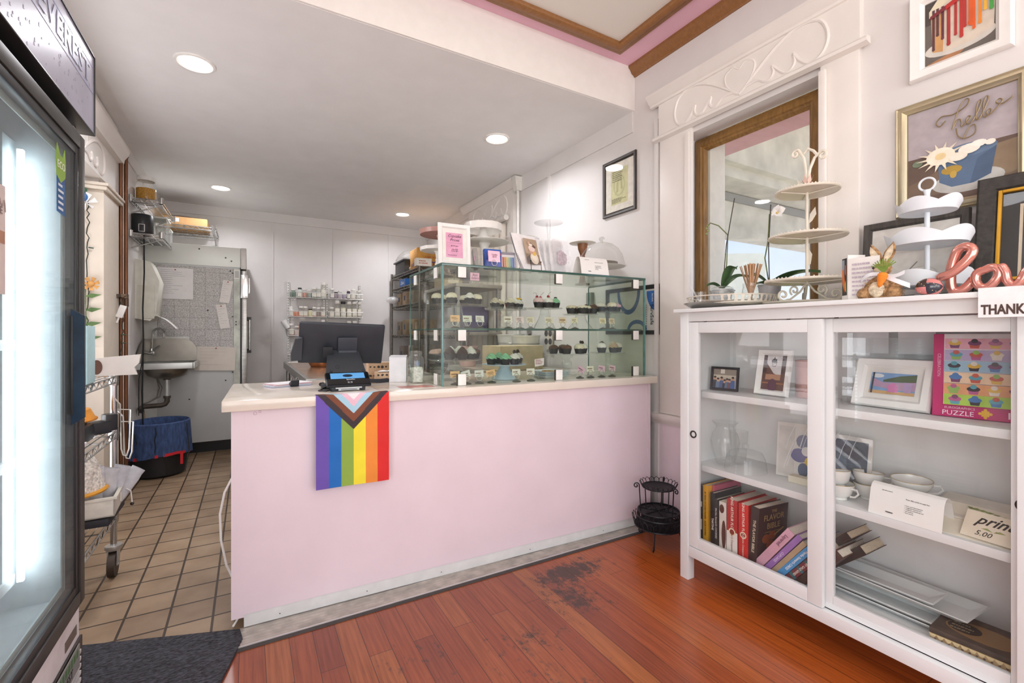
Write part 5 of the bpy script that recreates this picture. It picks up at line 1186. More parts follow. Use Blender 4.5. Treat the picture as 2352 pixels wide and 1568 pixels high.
def jars(row, side, spec):
    z = ROWS[row] + .004
    for i, (dx, r, h, kind, col, desc) in enumerate(spec):
        x = (.43 if side == 0 else .895) + dx
        nm = '%s %s rack basket' % (('top', 'second', 'third', 'fourth', 'bottom')[row], ('left', 'right')[side])
        lab = '%s, %s in the %s' % (desc, ('first', 'second', 'third', 'fourth', 'fifth', 'sixth', 'seventh', 'eighth')[i], nm)
        sm = mat(col, .5, var=.12, scale=40)
        if kind == 'glass': t = jar('spice_jar', lab, (x, 6.41, z), r, h, Wl, glass('#f2f2ea', 1., haze=.08), sm, .55, 'jars in the wall rack')
        elif kind == 'glassb': t = jar('spice_jar', lab, (x, 6.41, z), r, h, Bl, glass('#f2f2ea', 1., haze=.08), sm, .6, 'jars in the wall rack')
        elif kind == 'solid': t = jar('spice_jar', lab, (x, 6.41, z), r, h, Wl, sm, None, .5, 'jars in the wall rack')
        elif kind == 'solidb': t = jar('spice_jar', lab, (x, 6.41, z), r, h, Bl, sm, None, .5, 'jars in the wall rack')
        if h > .12:
            m = MB().use(mat('#e9e4d6', .7)); m.sheet(lambda u, v: (r * 1.01 * math.sin(-1 + 2 * u), -r * 1.01 * math.cos(-1 + 2 * u), h * (.12 + .42 * v)), 8, 1); m.obj('paper_label', t)
jars(0, 0, ((.06, .03, .10, 'solid', '#3f6450', 'green tub with a pale lid'), (.135, .026, .125, 'solidb', '#cfd4d0', 'white labelled jar with a black lid'), (.19, .028, .115, 'glass', '#c9744c', 'orange sprinkle jar'), (.245, .028, .105, 'glass', '#7f9688', 'grey green sprinkle jar'), (.30, .03, .135, 'glass', '#5b7a6a', 'tall green jar'), (.355, .032, .14, 'glass', '#5f7d70', 'green jar with cream bottom'), (.415, .034, .205, 'glass', '#dcdad2', 'tallest clear labelled jar')))
jars(0, 1, ((.055, .027, .135, 'glass', '#6b4f78', 'clear jar of purple sprinkles'), (.105, .026, .09, 'solidb', '#8a7a88', 'small mauve jar with a black lid'), (.155, .03, .11, 'glass', '#b9aab4', 'round pale lilac jar'), (.205, .026, .07, 'solid', '#8f7f9c', 'short lilac tub'), (.262, .022, .13, 'solid', '#3c3148', 'dark purple bottle'), (.32, .03, .14, 'glass', '#d4cbbb', 'clear jar of cream candy'), (.395, .034, .12, 'glass', '#dfddd8', 'clear jar beside the right upright')))
jars(1, 0, ((.035, .027, .125, 'solid', '#e6e2de', 'plain white bottle'), (.095, .03, .07, 'solid', '#d97f56', 'short orange tub'), (.15, .028, .13, 'glass', '#dcb088', 'peach sugar jar with a white lid'), (.20, .028, .13, 'glass', '#dcae80', 'second peach sugar jar'), (.258, .024, .10, 'solidb', '#e2d9a8', 'pale yellow bottle with a black lid'), (.305, .027, .125, 'glass', '#d79a86', 'pink sprinkle jar'), (.355, .026, .12, 'glass', '#8d6a5c', 'brown sprinkle jar'), (.41, .03, .125, 'glass', '#dba888', 'salmon sprinkle jar')))
jars(1, 1, ((.05, .03, .13, 'glass', '#d9d4be', 'short clear jar with a white lid'), (.12, .034, .21, 'glass', '#ddd9c6', 'tall labelled sprinkle bottle with a white lid'), (.195, .034, .21, 'glassb', '#ded9bf', 'tall labelled sprinkle bottle with a black lid'), (.27, .033, .205, 'glass', '#ddd8be', 'tall bottle beside the black lidded one'), (.34, .035, .21, 'glass', '#e2ddca', 'tall white labelled bottle with a curved logo'), (.405, .03, .205, 'glass', '#b9aea0', 'tall bottle at the right end')))
jars(2, 0, ((.04, .032, .15, 'glass', '#dcb6ac', 'pink sprinkle jar'), (.1, .03, .12, 'glass', '#e0c2ba', 'pale pink sprinkle jar'), (.15, .03, .16, 'solid', '#d99a82', 'salmon bag like tub'), (.41, .034, .20, 'glass', '#d8d2c8', 'white lidded jar beside the upright')))
jars(2, 1, ((.27, .034, .19, 'glass', '#d8d4c8', 'white lidded jar above the monitor'), (.345, .034, .19, 'glass', '#d9d5ca', 'second white lidded jar above the monitor')))
t = thing('gravy_jug', 'white plastic jug hanging over the left end of the third rack row', 'jug', (.43, 6.41, 1.26), rot=(0, -.5, 0))
MB().use(WHT).lathe([(0, 0), (.03, .0), (.04, .08), (.036, .11), (.03, .11)], n=16).obj('jug', t)
t = thing('blue_pouch', 'folded dark blue pouch in the bottom left rack basket', 'pouch', (.50, 6.41, .69)); MB().use(mat('#2c3568', .6)).box(-.05, .05, -.04, .04, 0, .12, .015).obj('pouch', t); MB().use(mat('#a9bbe0', .6)).box(-.03, .06, -.045, -.04, .02, .08, .002).obj('patch', t)

# steel prep table behind the counter
t = thing('prep_table', 'stainless prep table behind the counter with a copper toned top', 'table', (.9, 4.65, 0))
def int_(mb, name, par): return mb.obj(name, par, (-.9, -4.65, 0))
m = MB().use(mat('#b9977c', .18, .6, var=.3, scale=5)); m.box(.37, 1.25, 3.52, 5.8, .858, .862); int_(m, 'top', t)
m = MB().use(STEEL); m.box(.345, .375, 3.5, 5.83, .80, .87, .004); m.box(.345, 1.27, 3.49, 3.52, .80, .87, .004); m.box(1.245, 1.27, 3.5, 5.83, .80, .87, .004); m.box(.345, 1.27, 5.8, 5.83, .80, .87, .004); int_(m, 'rim', t)
for x in (.39, 1.22):
    for y in (3.55, 5.77): m = MB().use(STEEL); m.cyl((x, y, 0), (x, y, .80), .02); int_(m, 'leg', t)
m = MB().use(mat('#c08a62', .22, .85, var=.1)); m.lathe([(0, 0), (.12, 0), (.15, .05), (.155, .09), (.15, .09), (.14, .05), (0, .01)], n=32)
tag(m.obj('copper_bowl', None, (.65, 4.9, .863)), 'copper bowl on the prep table behind the monitor', 'bowl')

# wire rack and steel shelf unit along the right wall
DW = mat('#7d776d', .35, .7, var=.15)
t = thing('wire_storage_rack', 'tall dark wire storage rack in the back right corner', 'rack', (1.97, 5.8, 0))
o_ = (1.97, 5.8, 0)
for x in (1.735, 2.2):
    for y in (5.2, 6.4): m = MB().use(DW); m.cyl((x, y, 0), (x, y, 2.02), .014, n=10); inroom(m, 'post', t, o_)
for z in (1.975, 1.80, 1.56, 1.17, .80, .4):
    m = MB().use(DW); wire_shelf(m, 1.735, 2.2, 5.2, 6.4, z, .035, .005, .05, 'x'); inroom(m, 'shelf', t, o_)
t = thing('storage_bin', 'black plastic bin at the far end of the rack top', 'bin', (1.93, 6.1, 1.98))
m = MB().use(mat('#2c2b2a', .5)); m.box(-.17, .17, -.22, .22, 0, .17, .01); m.obj('tub', t); m = MB().use(BLK); m.box(-.19, .19, -.24, .24, .165, .185, .004); m.obj('rim', t)
m = MB().use(glass('#d9d7d4', 1.2, rough=.2, haze=.14, hazecol='#b9b7b4')); m.sheet(lambda u, v: (-.2 + .4 * u + .02 * math.sin(9 * v), -.2 + .4 * v, .02 + .13 * math.sin(PI * u) ** .5 * math.sin(PI * v) ** .5 + .012 * math.sin(13 * u + 7 * v)), 14, 14)
tag(m.obj('plastic_bag', None, (1.93, 6.1, 2.16)), 'crumpled clear plastic bag on the black bin', 'bag')
t = thing('butter_carton', 'orange cardboard butter carton on the rack top', 'box', (1.92, 5.46, 1.98), R(-2))
B(-.17, .17, -.16, .16, 0, .24, mat('#c58f45', .8, var=.08), .003).obj('carton', t)
txt(t, 'BUTTER', .07, (.0, -.161, .05), FRONT, mat('#5a4a86', .7), bold=.003); txt(t, 'KEEP FROZEN', .035, (.03, -.161, .13), FRONT, mat('#a8452c', .7)); m = MB().use(PAPER); m.box(-.02, .1, -.162, -.161, .18, .22); m.obj('label_patch', t)
txt(t, 'BUTTER', .06, (-.1705, 0, .05), (PI / 2, 0, -PI / 2), mat('#5a4a86', .7))
for i, (x, y, s_, lb) in enumerate(((1.85, 5.70, .07, 'plastic wrapped bread like pack between the black bin and the butter carton'), (2.05, 5.78, .055, 'small wrapped packet behind the butter carton'))):
    m = MB().use(mat('#cbb494', .4, var=.3, scale=20)); m.ball((0, 0, s_ * .6), s_, sx=1.1, sy=1.6, sz=.6, n=16, m=10); tag(m.obj('wrapped_pack', None, (x, y, 1.98)), lb, 'pack')
t = thing('small_carton', 'small white printed carton at the near end of the rack top', 'box', (1.78, 5.21, 1.98), R(-4)); B(-.09, .09, -.05, .05, 0, .09, mat('#e6e0d6', .6)).obj('carton', t); print_lines(t, -.06, .06, .02, .07, 2, -.0502, mat('#b7503e', .6))
t = thing('blue_box', 'blue box of bags on the second rack shelf', 'box', (1.84, 5.95, 1.805)); B(-.09, .09, -.13, .13, 0, .10, mat('#2560a8', .5)).obj('carton', t); txt(t, 'Ziploc', .06, (-.0905, 0, .05), (PI / 2, 0, -PI / 2), mat('#e8eef6', .5), shear=.3)
for i, (y, z, h, c, lb) in enumerate(((6.2, 1.565, .17, '#a08c72', 'far brown paper sack on the third rack shelf'), (5.95, 1.565, .18, '#a9957c', 'middle brown paper sack on the third rack shelf'), (5.65, 1.565, .17, '#8f7f68', 'near brown paper sack on the third rack shelf'), (6.2, 1.175, .18, '#8f826e', 'far labelled tub on the fourth rack shelf'), (5.95, 1.175, .2, '#97866c', 'middle labelled tub on the fourth rack shelf'), (5.65, 1.175, .2, '#b99a74', 'near kraft tub on the fourth rack shelf'), (6.1, .805, .22, '#8a8078', 'far grey tub on the fifth rack shelf'), (5.7, .805, .24, '#a39a8e', 'near grey tub on the fifth rack shelf'))):
    t = thing('storage_pack', lb, 'pack', (1.93, y, z), group='packs on the wire rack'); B(-.15, .15, -.1, .1, 0, h, mat(c, .8, var=.15), .015).obj('pack', t); m = MB().use(mat('#3f4a66', .6)); m.box(-.152, -.15, -.03, .02, h * .35, h * .7); m.obj('label_patch', t)
m = MB().use(glass('#e6dedb', 1.6, rough=.15, haze=.4)); m.ball((0, 0, .05), .07, sx=1.3, sz=.7, n=18, m=10); tag(m.obj('plastic_bag', None, (1.72, 6.28, 1.60)), 'gathered plastic bag poking out at the far end of the third rack shelf', 'bag')
t = thing('steel_shelf_unit', 'open steel shelf unit seen through the glass case', 'shelf', (1.97, 4.5, 0))
for x in (1.745, 2.19):
    for y in (4.1, 4.95): m = MB().use(STEEL); m.box(x - .018, x + .018, y - .018, y + .018, 0, 1.66); m.obj('post', t, (-1.97, -4.5, 0))
for z in (1.64, 1.17, .70): m = MB().use(mat('#a59f94', .35, .7, var=.1)); m.box(1.72, 2.22, 4.07, 4.98, z, z + .035, .003); m.obj('shelf', t, (-1.97, -4.5, 0))
def plain_box(name, label, cat, x, y, z, w, d, h, c, rz=0., group=None, parts=None):
    t = thing(name, label, cat, (x, y, z), rz, group); B(-w / 2, w / 2, -d / 2, d / 2, 0, h, mat(c, .75, var=.08), .002).obj('carton', t)
    if parts: B(-w * .3, w * .3, -d / 2 - .001, -d / 2, h * .3, h * .7, mat(parts, .6)).obj('label_patch', t)
    return t
plain_box('cardboard_box', 'brown cardboard box on top of the steel shelf unit', 'box', 1.85, 4.6, 1.676, .2, .3, .13, '#b9a78a', 0, None, '#d9cdb4')
plain_box('purple_tub', 'dark purple tub on the upper tier of the steel unit', 'tub', 2.02, 4.4, 1.206, .28, .25, .26, '#4d4668')
t = thing('stock_pot', 'shiny steel pot on the lower steel shelf', 'pot', (1.85, 4.3, .736)); MB().use(mat('#8a7f78', .15, .9)).lathe([(0, 0), (.11, 0), (.115, .01), (.115, .17), (.122, .172), (.122, .178), (.11, .178), (.108, .01), (0, .008)], n=28).obj('pot', t); m = MB().use(STEEL); m.torus((0, -.12, .14), .03, .006, 'z', 14); m.obj('handle', t)
# back worktop along the right wall, just behind the glass case
t = thing('back_worktop', 'steel worktop along the right wall behind the display case', 'worktop', (1.93, 3.45, 0))
m = MB().use(mat('#bdb5a6', .35, .5)); m.box(1.6, 2.26, 2.98, 3.95, .86, .90, .003); m.obj('top', t, (-1.93, -3.45, 0))
for x in (1.63, 2.22):
    for y in (3.02, 3.9): m = MB().use(STEEL); m.cyl((x, y, 0), (x, y, .86), .018); m.obj('leg', t, (-1.93, -3.45, 0))
plain_box('kraft_carton', 'large open kraft carton on the back worktop seen through the case', 'box', 1.84, 3.2, .902, .40, .28, .19, '#c9b894', R(3))
t = thing('white_pail', 'wide white pail on the back worktop', 'pail', (2.10, 3.42, .902), group='white pails'); MB().use(mat('#d8d6cc', .45)).lathe([(0, 0), (.1, 0), (.125, .26), (.13, .262), (.13, .27), (.12, .27)], n=28).obj('pail', t); MB().use(STEEL).torus((0, 0, .2), .124, .003).obj('handle', t)
t = thing('white_pail', 'second white pail further along the back worktop', 'pail', (2.12, 3.72, .902), group='white pails'); MB().use(mat('#dcd9d0', .45)).lathe([(0, 0), (.1, 0), (.125, .27), (.13, .272), (.13, .28), (.12, .28)], n=28).obj('pail', t); MB().use(STEEL).torus((0, 0, .2), .124, .003).obj('handle', t)
t = thing('pink_tub', 'pale pink tub of utensils on the back worktop', 'tub', (1.68, 3.72, .902)); MB().use(mat('#d8b5ac', .5)).lathe([(0, 0), (.07, 0), (.09, .17), (.094, .175), (.085, .175), (.07, .02)], n=24).obj('tub', t)
m = MB().use(mat('#4a3a34', .6)); m.tube([(0, 0, .02), (.02, .02, .3)], .008, 6); m.use(STEEL).tube([(.01, -.02, .02), (-.04, -.03, .28)], .005, 6); m.obj('utensils', t)
t = thing('sticker_reel', 'hanging reel of dark round stickers on the right wall behind the case', 'sticker reel', (2.26, 3.30, 1.22))
m = MB().use(mat('#d9d2c4', .6)); m.box(-.005, .0, -.06, .05, -.17, .02); m.obj('paper_strip', t)
m = MB().use(mat('#3f3a3c', .5))
for y, z in ((-.03, -.03), (.03, -.03), (-.03, -.10), (.03, -.10)): m.at((-.006, y, z), (0, -PI / 2, 0)).lathe([(0, 0), (.027, 0), (.027, .001), (0, .001)], n=18); m.at()
m.obj('round_stickers', t)
t = thing('wall_knife', 'dark handled scraper hanging on the right wall behind the case', 'scraper', (2.27, 3.62, 1.18), rot=(R(-30), 0, 0)); MB().use(mat('#4a352d', .5)).box(-.012, 0, -.014, .014, -.18, .0, .004).obj('handle', t); MB().use(STEEL).box(-.004, 0, -.03, .03, 0, .07).obj('blade', t)
m = MB().use(mat('#e1ddd7', .4)); m.cyl((2.245, 3.80, .0), (2.245, 3.80, 2.56), .014, n=12); m.lathe([(.016, 2.1), (.02, 2.11), (.02, 2.14), (.016, 2.15)], (2.245, 3.80, 0), 12)
m.poly([(2.22, 3.775, 2.56), (2.27, 3.775, 2.56), (2.29, 3.765, 2.69), (2.19, 3.765, 2.69)], (0, .06, 0))
tag(m.obj('conduit_pipe'), 'white painted conduit rising to a flared box on the right wall', 'pipe')

# framed papers on the right wall
RW = -PI / 2
DKF = mat('#3a322c', .4, var=.2, scale=12)
t, iw, ih = frame_obj('certificate_frame', 'dark framed yellowed certificate on the white wall above the case', .33, .40, .024, .018, DKF, (2.279, 2.44, 2.03), RW, 0, .0, cat='certificate')
p = art(t, [('#ece7db', rect(-.138, .138, .03, .37)), ('#d6d3a2', rect(-.085, .085, .075, .325)), ('#c4c391', ell(0, .205, .06, .075)), ('#d6d3a2', ell(0, .205, .046, .06)), ('#b4b382', [(-.03, .16), (-.012, .16), (-.008, .235), (.015, .235), (.018, .175), (.032, .175), (.03, .25), (-.025, .25)])])
k = mat('#77745c', .7)
print_lines(p, -.07, .05, .235, .315, 6, -.0068, k); print_lines(p, -.075, .075, .085, .12, 4, -.0068, k, seed=3)
t, iw, ih = frame_obj('safety_certificate_frame', 'black framed food safety certificate with a blue corner behind the case', .50, .325, .028, .02, BLK, (2.279, 2.32, 1.18), RW, 0, .0, cat='certificate')
p = art(t, [('#dcdcd9', rect(-.222, .222, .028, .297)), ('#2f6bb8', ell(.222, .285, .085, .13, 14, PI, 1.5 * PI) + [(.222, .285)]), ('#2f5f9c', ell(-.03, .297, .11, .16, 20, PI, 2 * PI)), ('#dcdcd9', ell(-.03, .305, .085, .135, 20, PI, 2 * PI)), ('#3a6aa4', ell(.05, .03, .09, .07, 16, 0, PI)), ('#dcdcd9', ell(.05, .028, .065, .045, 16, 0, PI)), ('#9aa6a4', rect(-.19, -.1, .2, .202))])
txt(p, 'ServSafe', .04, (.185, -.009, .13), (PI / 2, PI / 2, 0), mat('#26343f', .6)); txt(p, 'ServSafe', .016, (.19, -.009, .24), (PI / 2, PI / 2, 0), mat('#e8edf3', .6)); print_lines(p, .135, .143, .05, .2, 10, -.0085, mat('#6a7a82', .6))
t = thing('wall_phone_box', 'small grey box on the right wall behind the case', 'box', (2.28, 2.75, 1.43)); B(-.03, 0, -.03, .03, -.06, .07, mat('#8f948e', .5), .004).obj('case', t)
# ------------------------------------------------------------------ white display cabinet on the right
CW = mat('#e4e6e6', .38, var=.02, scale=5)
cb = thing('display_cabinet', 'white display cabinet with two sliding glass doors against the right wall', 'cabinet', (2.04, .95, 0))
OB = (2.04, .95, 0)
def inb(mb, name, par=None): return mb.obj(name, par or cb, tuple(-x for x in OB))
YL, YR, XF, XB = 1.54, .36, 1.832, 2.222
m = MB().use(CW); m.box(1.80, 2.235, .33, 1.555, 1.285, 1.302, .003); inb(m, 'top_board')
for x0, x1 in ((XF, XF + .045), (XB - .045, XB)):
    for y0, y1 in ((YL - .045, YL), (YR, YR + .045)): m = MB().use(CW); m.box(x0, x1, y0, y1, 0, 1.285, .002); inb(m, 'leg')
for y in (YL - .03, YR + .015): m = MB().use(CW); m.box(XF + .045, XB - .045, y, y + .015, .12, 1.285); inb(m, 'side_panel')
m = MB().use(CW); m.box(XF + .004, XF + .024, YR + .045, YL - .045, 1.242, 1.285, .001); inb(m, 'top_rail')
m = MB().use(CW); m.box(XF + .002, XF + .03, YR + .045, YL - .045, .118, .165, .001); m.use(BLK).box(XF + .03, XF + .05, YR + .045, YL - .045, .150, .162); inb(m, 'bottom_rail')
m = MB().use(CW); m.box(XF + .03, XB - .01, YR + .02, YL - .02, .168, .186); inb(m, 'bottom_board')
m = MB().use(mat('#f3f2f0', .5, var=.015)); m.box(XB - .018, XB - .010, YR + .02, YL - .02, .17, 1.285)
for y in (.75, 1.15): m.box(XB - .0185, XB - .018, y, y + .002, .17, 1.285)
inb(m, 'back_panel')
for z in (.552, .906): m = MB().use(CW); m.box(1.895, XB - .018, YR + .03, YL - .03, z - .028, z, .001); inb(m, 'shelf')
def slide_door(y0, y1, X0, pull_y, lab):
    m = MB().use(CW); st, rl = .052, .05
    m.box(X0, X0 + .02, y0, y0 + st, .168, 1.238, .002); m.box(X0, X0 + .02, y1 - st, y1, .168, 1.238, .002)
    m.box(X0, X0 + .02, y0 + st, y1 - st, .168, .218, .002); m.box(X0, X0 + .02, y0 + st, y1 - st, 1.188, 1.238, .002)
    d = inb(m, 'sliding_door')
    o = tuple(-x for x in OB)
    MB().use(glass('#fbfcfb', .8, haze=.006)).box(X0 + .008, X0 + .012, y0 + st, y1 - st, .218, 1.188).obj('glass_panel', d)
    m = MB().use(mat('#3c3937', .45, .5)); m.at((X0 - .001, pull_y, .705), (0, -PI / 2, 0)).lathe([(0, -.004), (.008, -.004), (.010, -.002), (.013, .002), (.018, .002), (.018, 0), (.018, -.004)], n=24); m.at(); m.obj('finger_pull', d)
    return d
slide_door(.902, 1.494, XF + .006, 1.468, '')
d2 = slide_door(.372, .93, XF + .032, .398, '')
m = MB().use(BLK)
for y in (1.40, 1.02, .85): m.box(XF + .0065, XF + .012, y, y + .012, 1.2385, 1.2425)
inb(m, 'door_runner')

SB, S2_, S1_, STOP = .187, .553, .907, 1.303
# books (spine faces the room: local -y, width along x)
def book(label, y, x, z, th, h, d, col, title=None, tcol='#efe8df', tilt=0., base='#e5dccb', size=None, band=None, cover=None, group='cookbooks on the bottom shelf', rz=RW, bandcol='#e8e3dc', start=.5):
    t = thing('book', label, 'book', (x, y, z), rot=(0, tilt, rz), group=group)
    cm = mat(col, .45, var=.06)
    m = MB().use(cm); m.box(-th / 2, -th / 2 + .002, 0, d, 0, h); m.box(th / 2 - .002, th / 2, 0, d, 0, h); m.box(-th / 2, th / 2, -.002, .001, 0, h, .0008); m.obj('cover', t)
    m = MB().use(mat(base, .85, var=.12, scale=90, stretch=(8, 1, 1))); m.box(-th / 2 + .002, th / 2 - .002, .001, d - .004, .003, h - .004); m.obj('pages', t)
    if band: B(-th / 2 - .0002, th / 2 + .0002, -.0026, -.002, 0, h * band, mat(bandcol, .5)).obj('spine_band', t)
    if title: txt(t, title, size or th * .55, (0, -.003, h * start), (PI / 2, PI / 2, 0), mat(tcol, .5), bold=.0003)
    return t
BX = 1.905
b = book('thin black book with white pictures at the far left of the bottom shelf', 1.478, BX, SB, .016, .262, .2, '#2a2522', None)
m = MB().use(mat('#d8d2c8', .6)); m.box(-.007, .007, -.0026, -.002, .16, .185); m.box(-.007, .007, -.0026, -.002, .05, .1); m.obj('spine_picture', b)
book('yellow spined cookbook on the bottom shelf', 1.452, BX, SB, .026, .268, .21, '#e0a51f', '40 YEARS OF CHEZ PANISSE   ALICE WATERS', '#5a4310', size=.0105)
book('thin pink topped book behind the yellow cookbook', 1.43, BX + .03, SB, .012, .27, .2, '#c05a72', None)
book('black book titled in white beside the yellow cookbook', 1.412, BX, SB, .022, .245, .2, '#1f1d1e', 'TARTINE', '#e8e4df', size=.014, start=.4)
book('narrow dark book about cookies with grey lettering', 1.386, BX - .01, SB, .019, .225, .2, '#2c2725', "Martha Stewart's COOKIES", '#b9b3ad', size=.0125)
b = book('white book with a brown biscuit picture', 1.352, BX - .01, SB, .036, .222, .2, '#dcd5cb', None)
m = MB().use(mat('#5a3328', .6)); m.poly([(x, -.0028, z) for x, z in ell(.006, .075, .011, .065)], (0, .0004, 0)); m.poly([(x, -.0028, z) for x, z in ell(-.004, .19, .012, .02)], (0, .0004, 0)); m.obj('spine_picture', b)
b = book('thick red book with a white lower spine', 1.303, BX - .012, SB, .052, .248, .21, '#b2302f', 'KING ARTHUR FLOUR', '#f0dfd0', size=.017, band=.42, start=.72)
txt(b, "Baker's Companion", .013, (0, -.0032, .06), (PI / 2, PI / 2, 0), mat('#9a4a40', .5), shear=.25); m = MB().use(mat('#ead9b8', .5)); m.poly([(x, -.0031, z) for x, z in ell(0, .103, .017, .017)], (0, .0004, 0)); m.use(mat('#8c2f2a', .5)); m.poly([(x, -.0035, z) for x, z in ell(0, .103, .011, .012)], (0, .0003, 0)); m.obj('spine_seal', b)
b = book('thick all red cookie book beside the red and white one', 1.247, BX - .015, SB, .046, .246, .21, '#cf2f28', 'KING ARTHUR FLOUR', '#f4e0d0', size=.016, start=.70)
txt(b, 'Cookie Companion', .012, (0, -.003, .062), (PI / 2, PI / 2, 0), mat('#f0d6c4', .5), shear=.25); m = MB().use(mat('#ead9b8', .5)); m.poly([(x, -.0029, z) for x, z in ell(0, .11, .015, .015)], (0, .0004, 0)); m.use(mat('#8c2f2a', .5)); m.poly([(x, -.0033, z) for x, z in ell(0, .11, .010, .010)], (0, .0003, 0)); m.obj('spine_seal', b)
# dark book turned so its cover shows
b = book('large dark book with gold lettering and spoons on its turned cover', 1.204, BX - .02, SB, .038, .255, .185, '#3a2b28', 'THE FLAVOR BIBLE', '#d8cbb0', size=.017, tilt=R(4), rz=RW - R(5))
k = mat('#b79a6a', .4, .4)
for s_, z_, sz in (('THE', .232, .018), ('FLAVOR', .205, .036), ('BIBLE', .168, .036)): txt(b, s_, sz, (.0195, .095, z_), (PI / 2, 0, PI / 2), k)
m = MB().use(mat('#8c4a26', .5)); 
for y_, z_ in ((.05, .115), (.09, .125), (.08, .085)): m.at((.0195, y_, z_), (0, PI / 2, 0)).lathe([(0, 0), (.02, 0), (.02, .001), (0, .001)], n=18, sy=1.2); m.at()
m.use(k); m.tube([(.0195, .10, .125), (.0195, .16, .15)], .003, 5); m.tube([(.0195, .09, .08), (.0195, .15, .06)], .003, 5); m.box(.019, .0196, .04, .15, .142, .1435); m.obj('cover_picture', b)
# slumped row leaning to the right
def lean(label, y, th, h, d, col, title, tcol, size, start, tl, dx=0., base='#e5dccb', up=0.):
    return book(label, y, BX + dx, SB + up + th / 2 * math.sin(tl) + .001, th, h, d, col, title, tcol, tilt=tl, size=size, start=start, base=base)
lean('pale pink book slumped diagonally at the top of the leaning row', 1.180, .034, .24, .2, '#d3a3b4', 'Layered', '#8a5a70', .02, .75, R(36), -.02)
lean('purple cupcakes book leaning under the pale pink one', 1.144, .022, .235, .2, '#9b70b4', 'CUPCAKES', '#d9c4e4', .013, .4, R(36.5), -.02)
lean('tan book leaning under the purple cupcakes book', 1.117, .019, .215, .2, '#b59c7c', None, '#fff', .01, .5, R(37), -.018)
lean('bright blue cakes book in the leaning row', 1.088, .026, .225, .2, '#4a97cf', "Martha Stewart's CAKES", '#e6f0f8', .013, .5, R(38), -.02)
b = lean('striped red and teal book in the leaning row', 1.052, .028, .225, .2, '#7d2f35', 'SMALL CAKES BY GALE GAND', '#e9dccb', .012, .5, R(39), -.016)
m = MB().use(mat('#3a6a70', .5))
for i in range(5): m.box(-.0142, .0142, -.0026, -.0021, .02 + .045 * i, .034 + .045 * i)
m.obj('spine_stripes', b)
lean('dark brown book at the bottom of the leaning row', 1.013, .03, .225, .2, '#4a2f26', 'Miette', '#d9b98a', .022, .6, R(40), -.012)
lean('dark book leaning behind the sliding door edge, upper of two', 1.02, .028, .205, .16, '#3a2c26', None, '#fff', .01, .5, R(45), .07, '#d8c4a8', .075)
lean('dark book with pale pages leaning behind the sliding door edge, lower of two', .985, .034, .21, .16, '#2f2622', None, '#fff', .01, .5, R(48), .07, '#dccdb2', .04)
# white platters
PLM = mat('#e3e7e6', .2, var=.01, coat=.3)
def platter(label, x, y, z, L, Wd_, rz, tilt=(0, 0)):
    t = thing('platter', label, 'platter', (x, y, z), rot=(tilt[0], tilt[1], rz), group='white platters on the bottom shelf')
    m = MB().use(PLM)
    ring = [[m.v((sx * (L / 2 - i), sy * (Wd_ / 2 - i), h)) for sx, sy in ((-1, -1), (1, -1), (1, 1), (-1, 1))] for i, h in ((.035, 0), (.002, .022), (0, .024), (.004, .026), (.038, .006))]
    m.f(ring[0][::-1]); m.f(ring[-1])
    for a, b_ in zip(ring, ring[1:]):
        for i in range(4): m.f([a[i], a[(i + 1) % 4], b_[(i + 1) % 4], b_[i]])
    m.obj('dish', t, ang=25)
platter('lowest long white platter of the stack', 2.03, .83, SB, .44, .145, RW)
platter('second long white platter of the stack', 2.03, .82, SB + .014, .42, .15, RW)
platter('large third white platter with its right corner sticking out', 2.07, .775, SB + .056, .47, .18, RW + R(-2))
platter('smaller topmost white platter lying inside the large one', 2.045, .82, SB + .066, .38, .125, RW)
t = thing('gift_box', 'brown patterned gift box with a scalloped lace edge at the bottom right', 'box', (2.0, .51, SB), R(-90 + 3))
B(-.11, .11, -.085, .085, 0, .034, mat('#d9b98c', .7, var=.05)).obj('box_base', t)
m = MB().use(mat('#4d4138', .6, var=.3, scale=25)); m.box(-.112, .112, -.088, .088, .034, .052, .003); lid_ = m.obj('lid', t)
m = MB().use(mat('#8a6b45', .6)); m.poly([(x, z - .01, .0525) for x, z in ell(.0, .0, .09, .055)], (0, 0, .0006)); m.use(mat('#2f2823', .6)); m.poly([(x, z - .01, .0535) for x, z in ell(-.045, .0, .04, .035)], (0, 0, .0006)); m.obj('lid_picture', lid_)
print_lines(lid_, -.075, -.015, -.03, .03, 3, 0, mat('#8a7a62', .5), rot=(-PI / 2, 0, 0), loc=(0, -.01, .0545))
m = MB().use(mat('#e8cf9f', .6)); n = 12
for i in range(n): m.poly([(-.112 + .224 * i / n, -.0895, .034), (-.112 + .224 * (i + 1) / n, -.0895, .034), (-.112 + .224 * (i + .75) / n, -.0895, .024), (-.112 + .224 * (i + .5) / n, -.0895, .021), (-.112 + .224 * (i + .25) / n, -.0895, .024)], (0, .001, 0))
m.obj('scalloped_edge', t)
m = MB().use(mat('#7a7062', .6)); [m.ball((-.105 + .016 * i + (.008 if j else 0), -.086, .008 + .011 * j), .003, n=6, m=4) for i in range(14) for j in range(2)]; m.obj('lace', t)

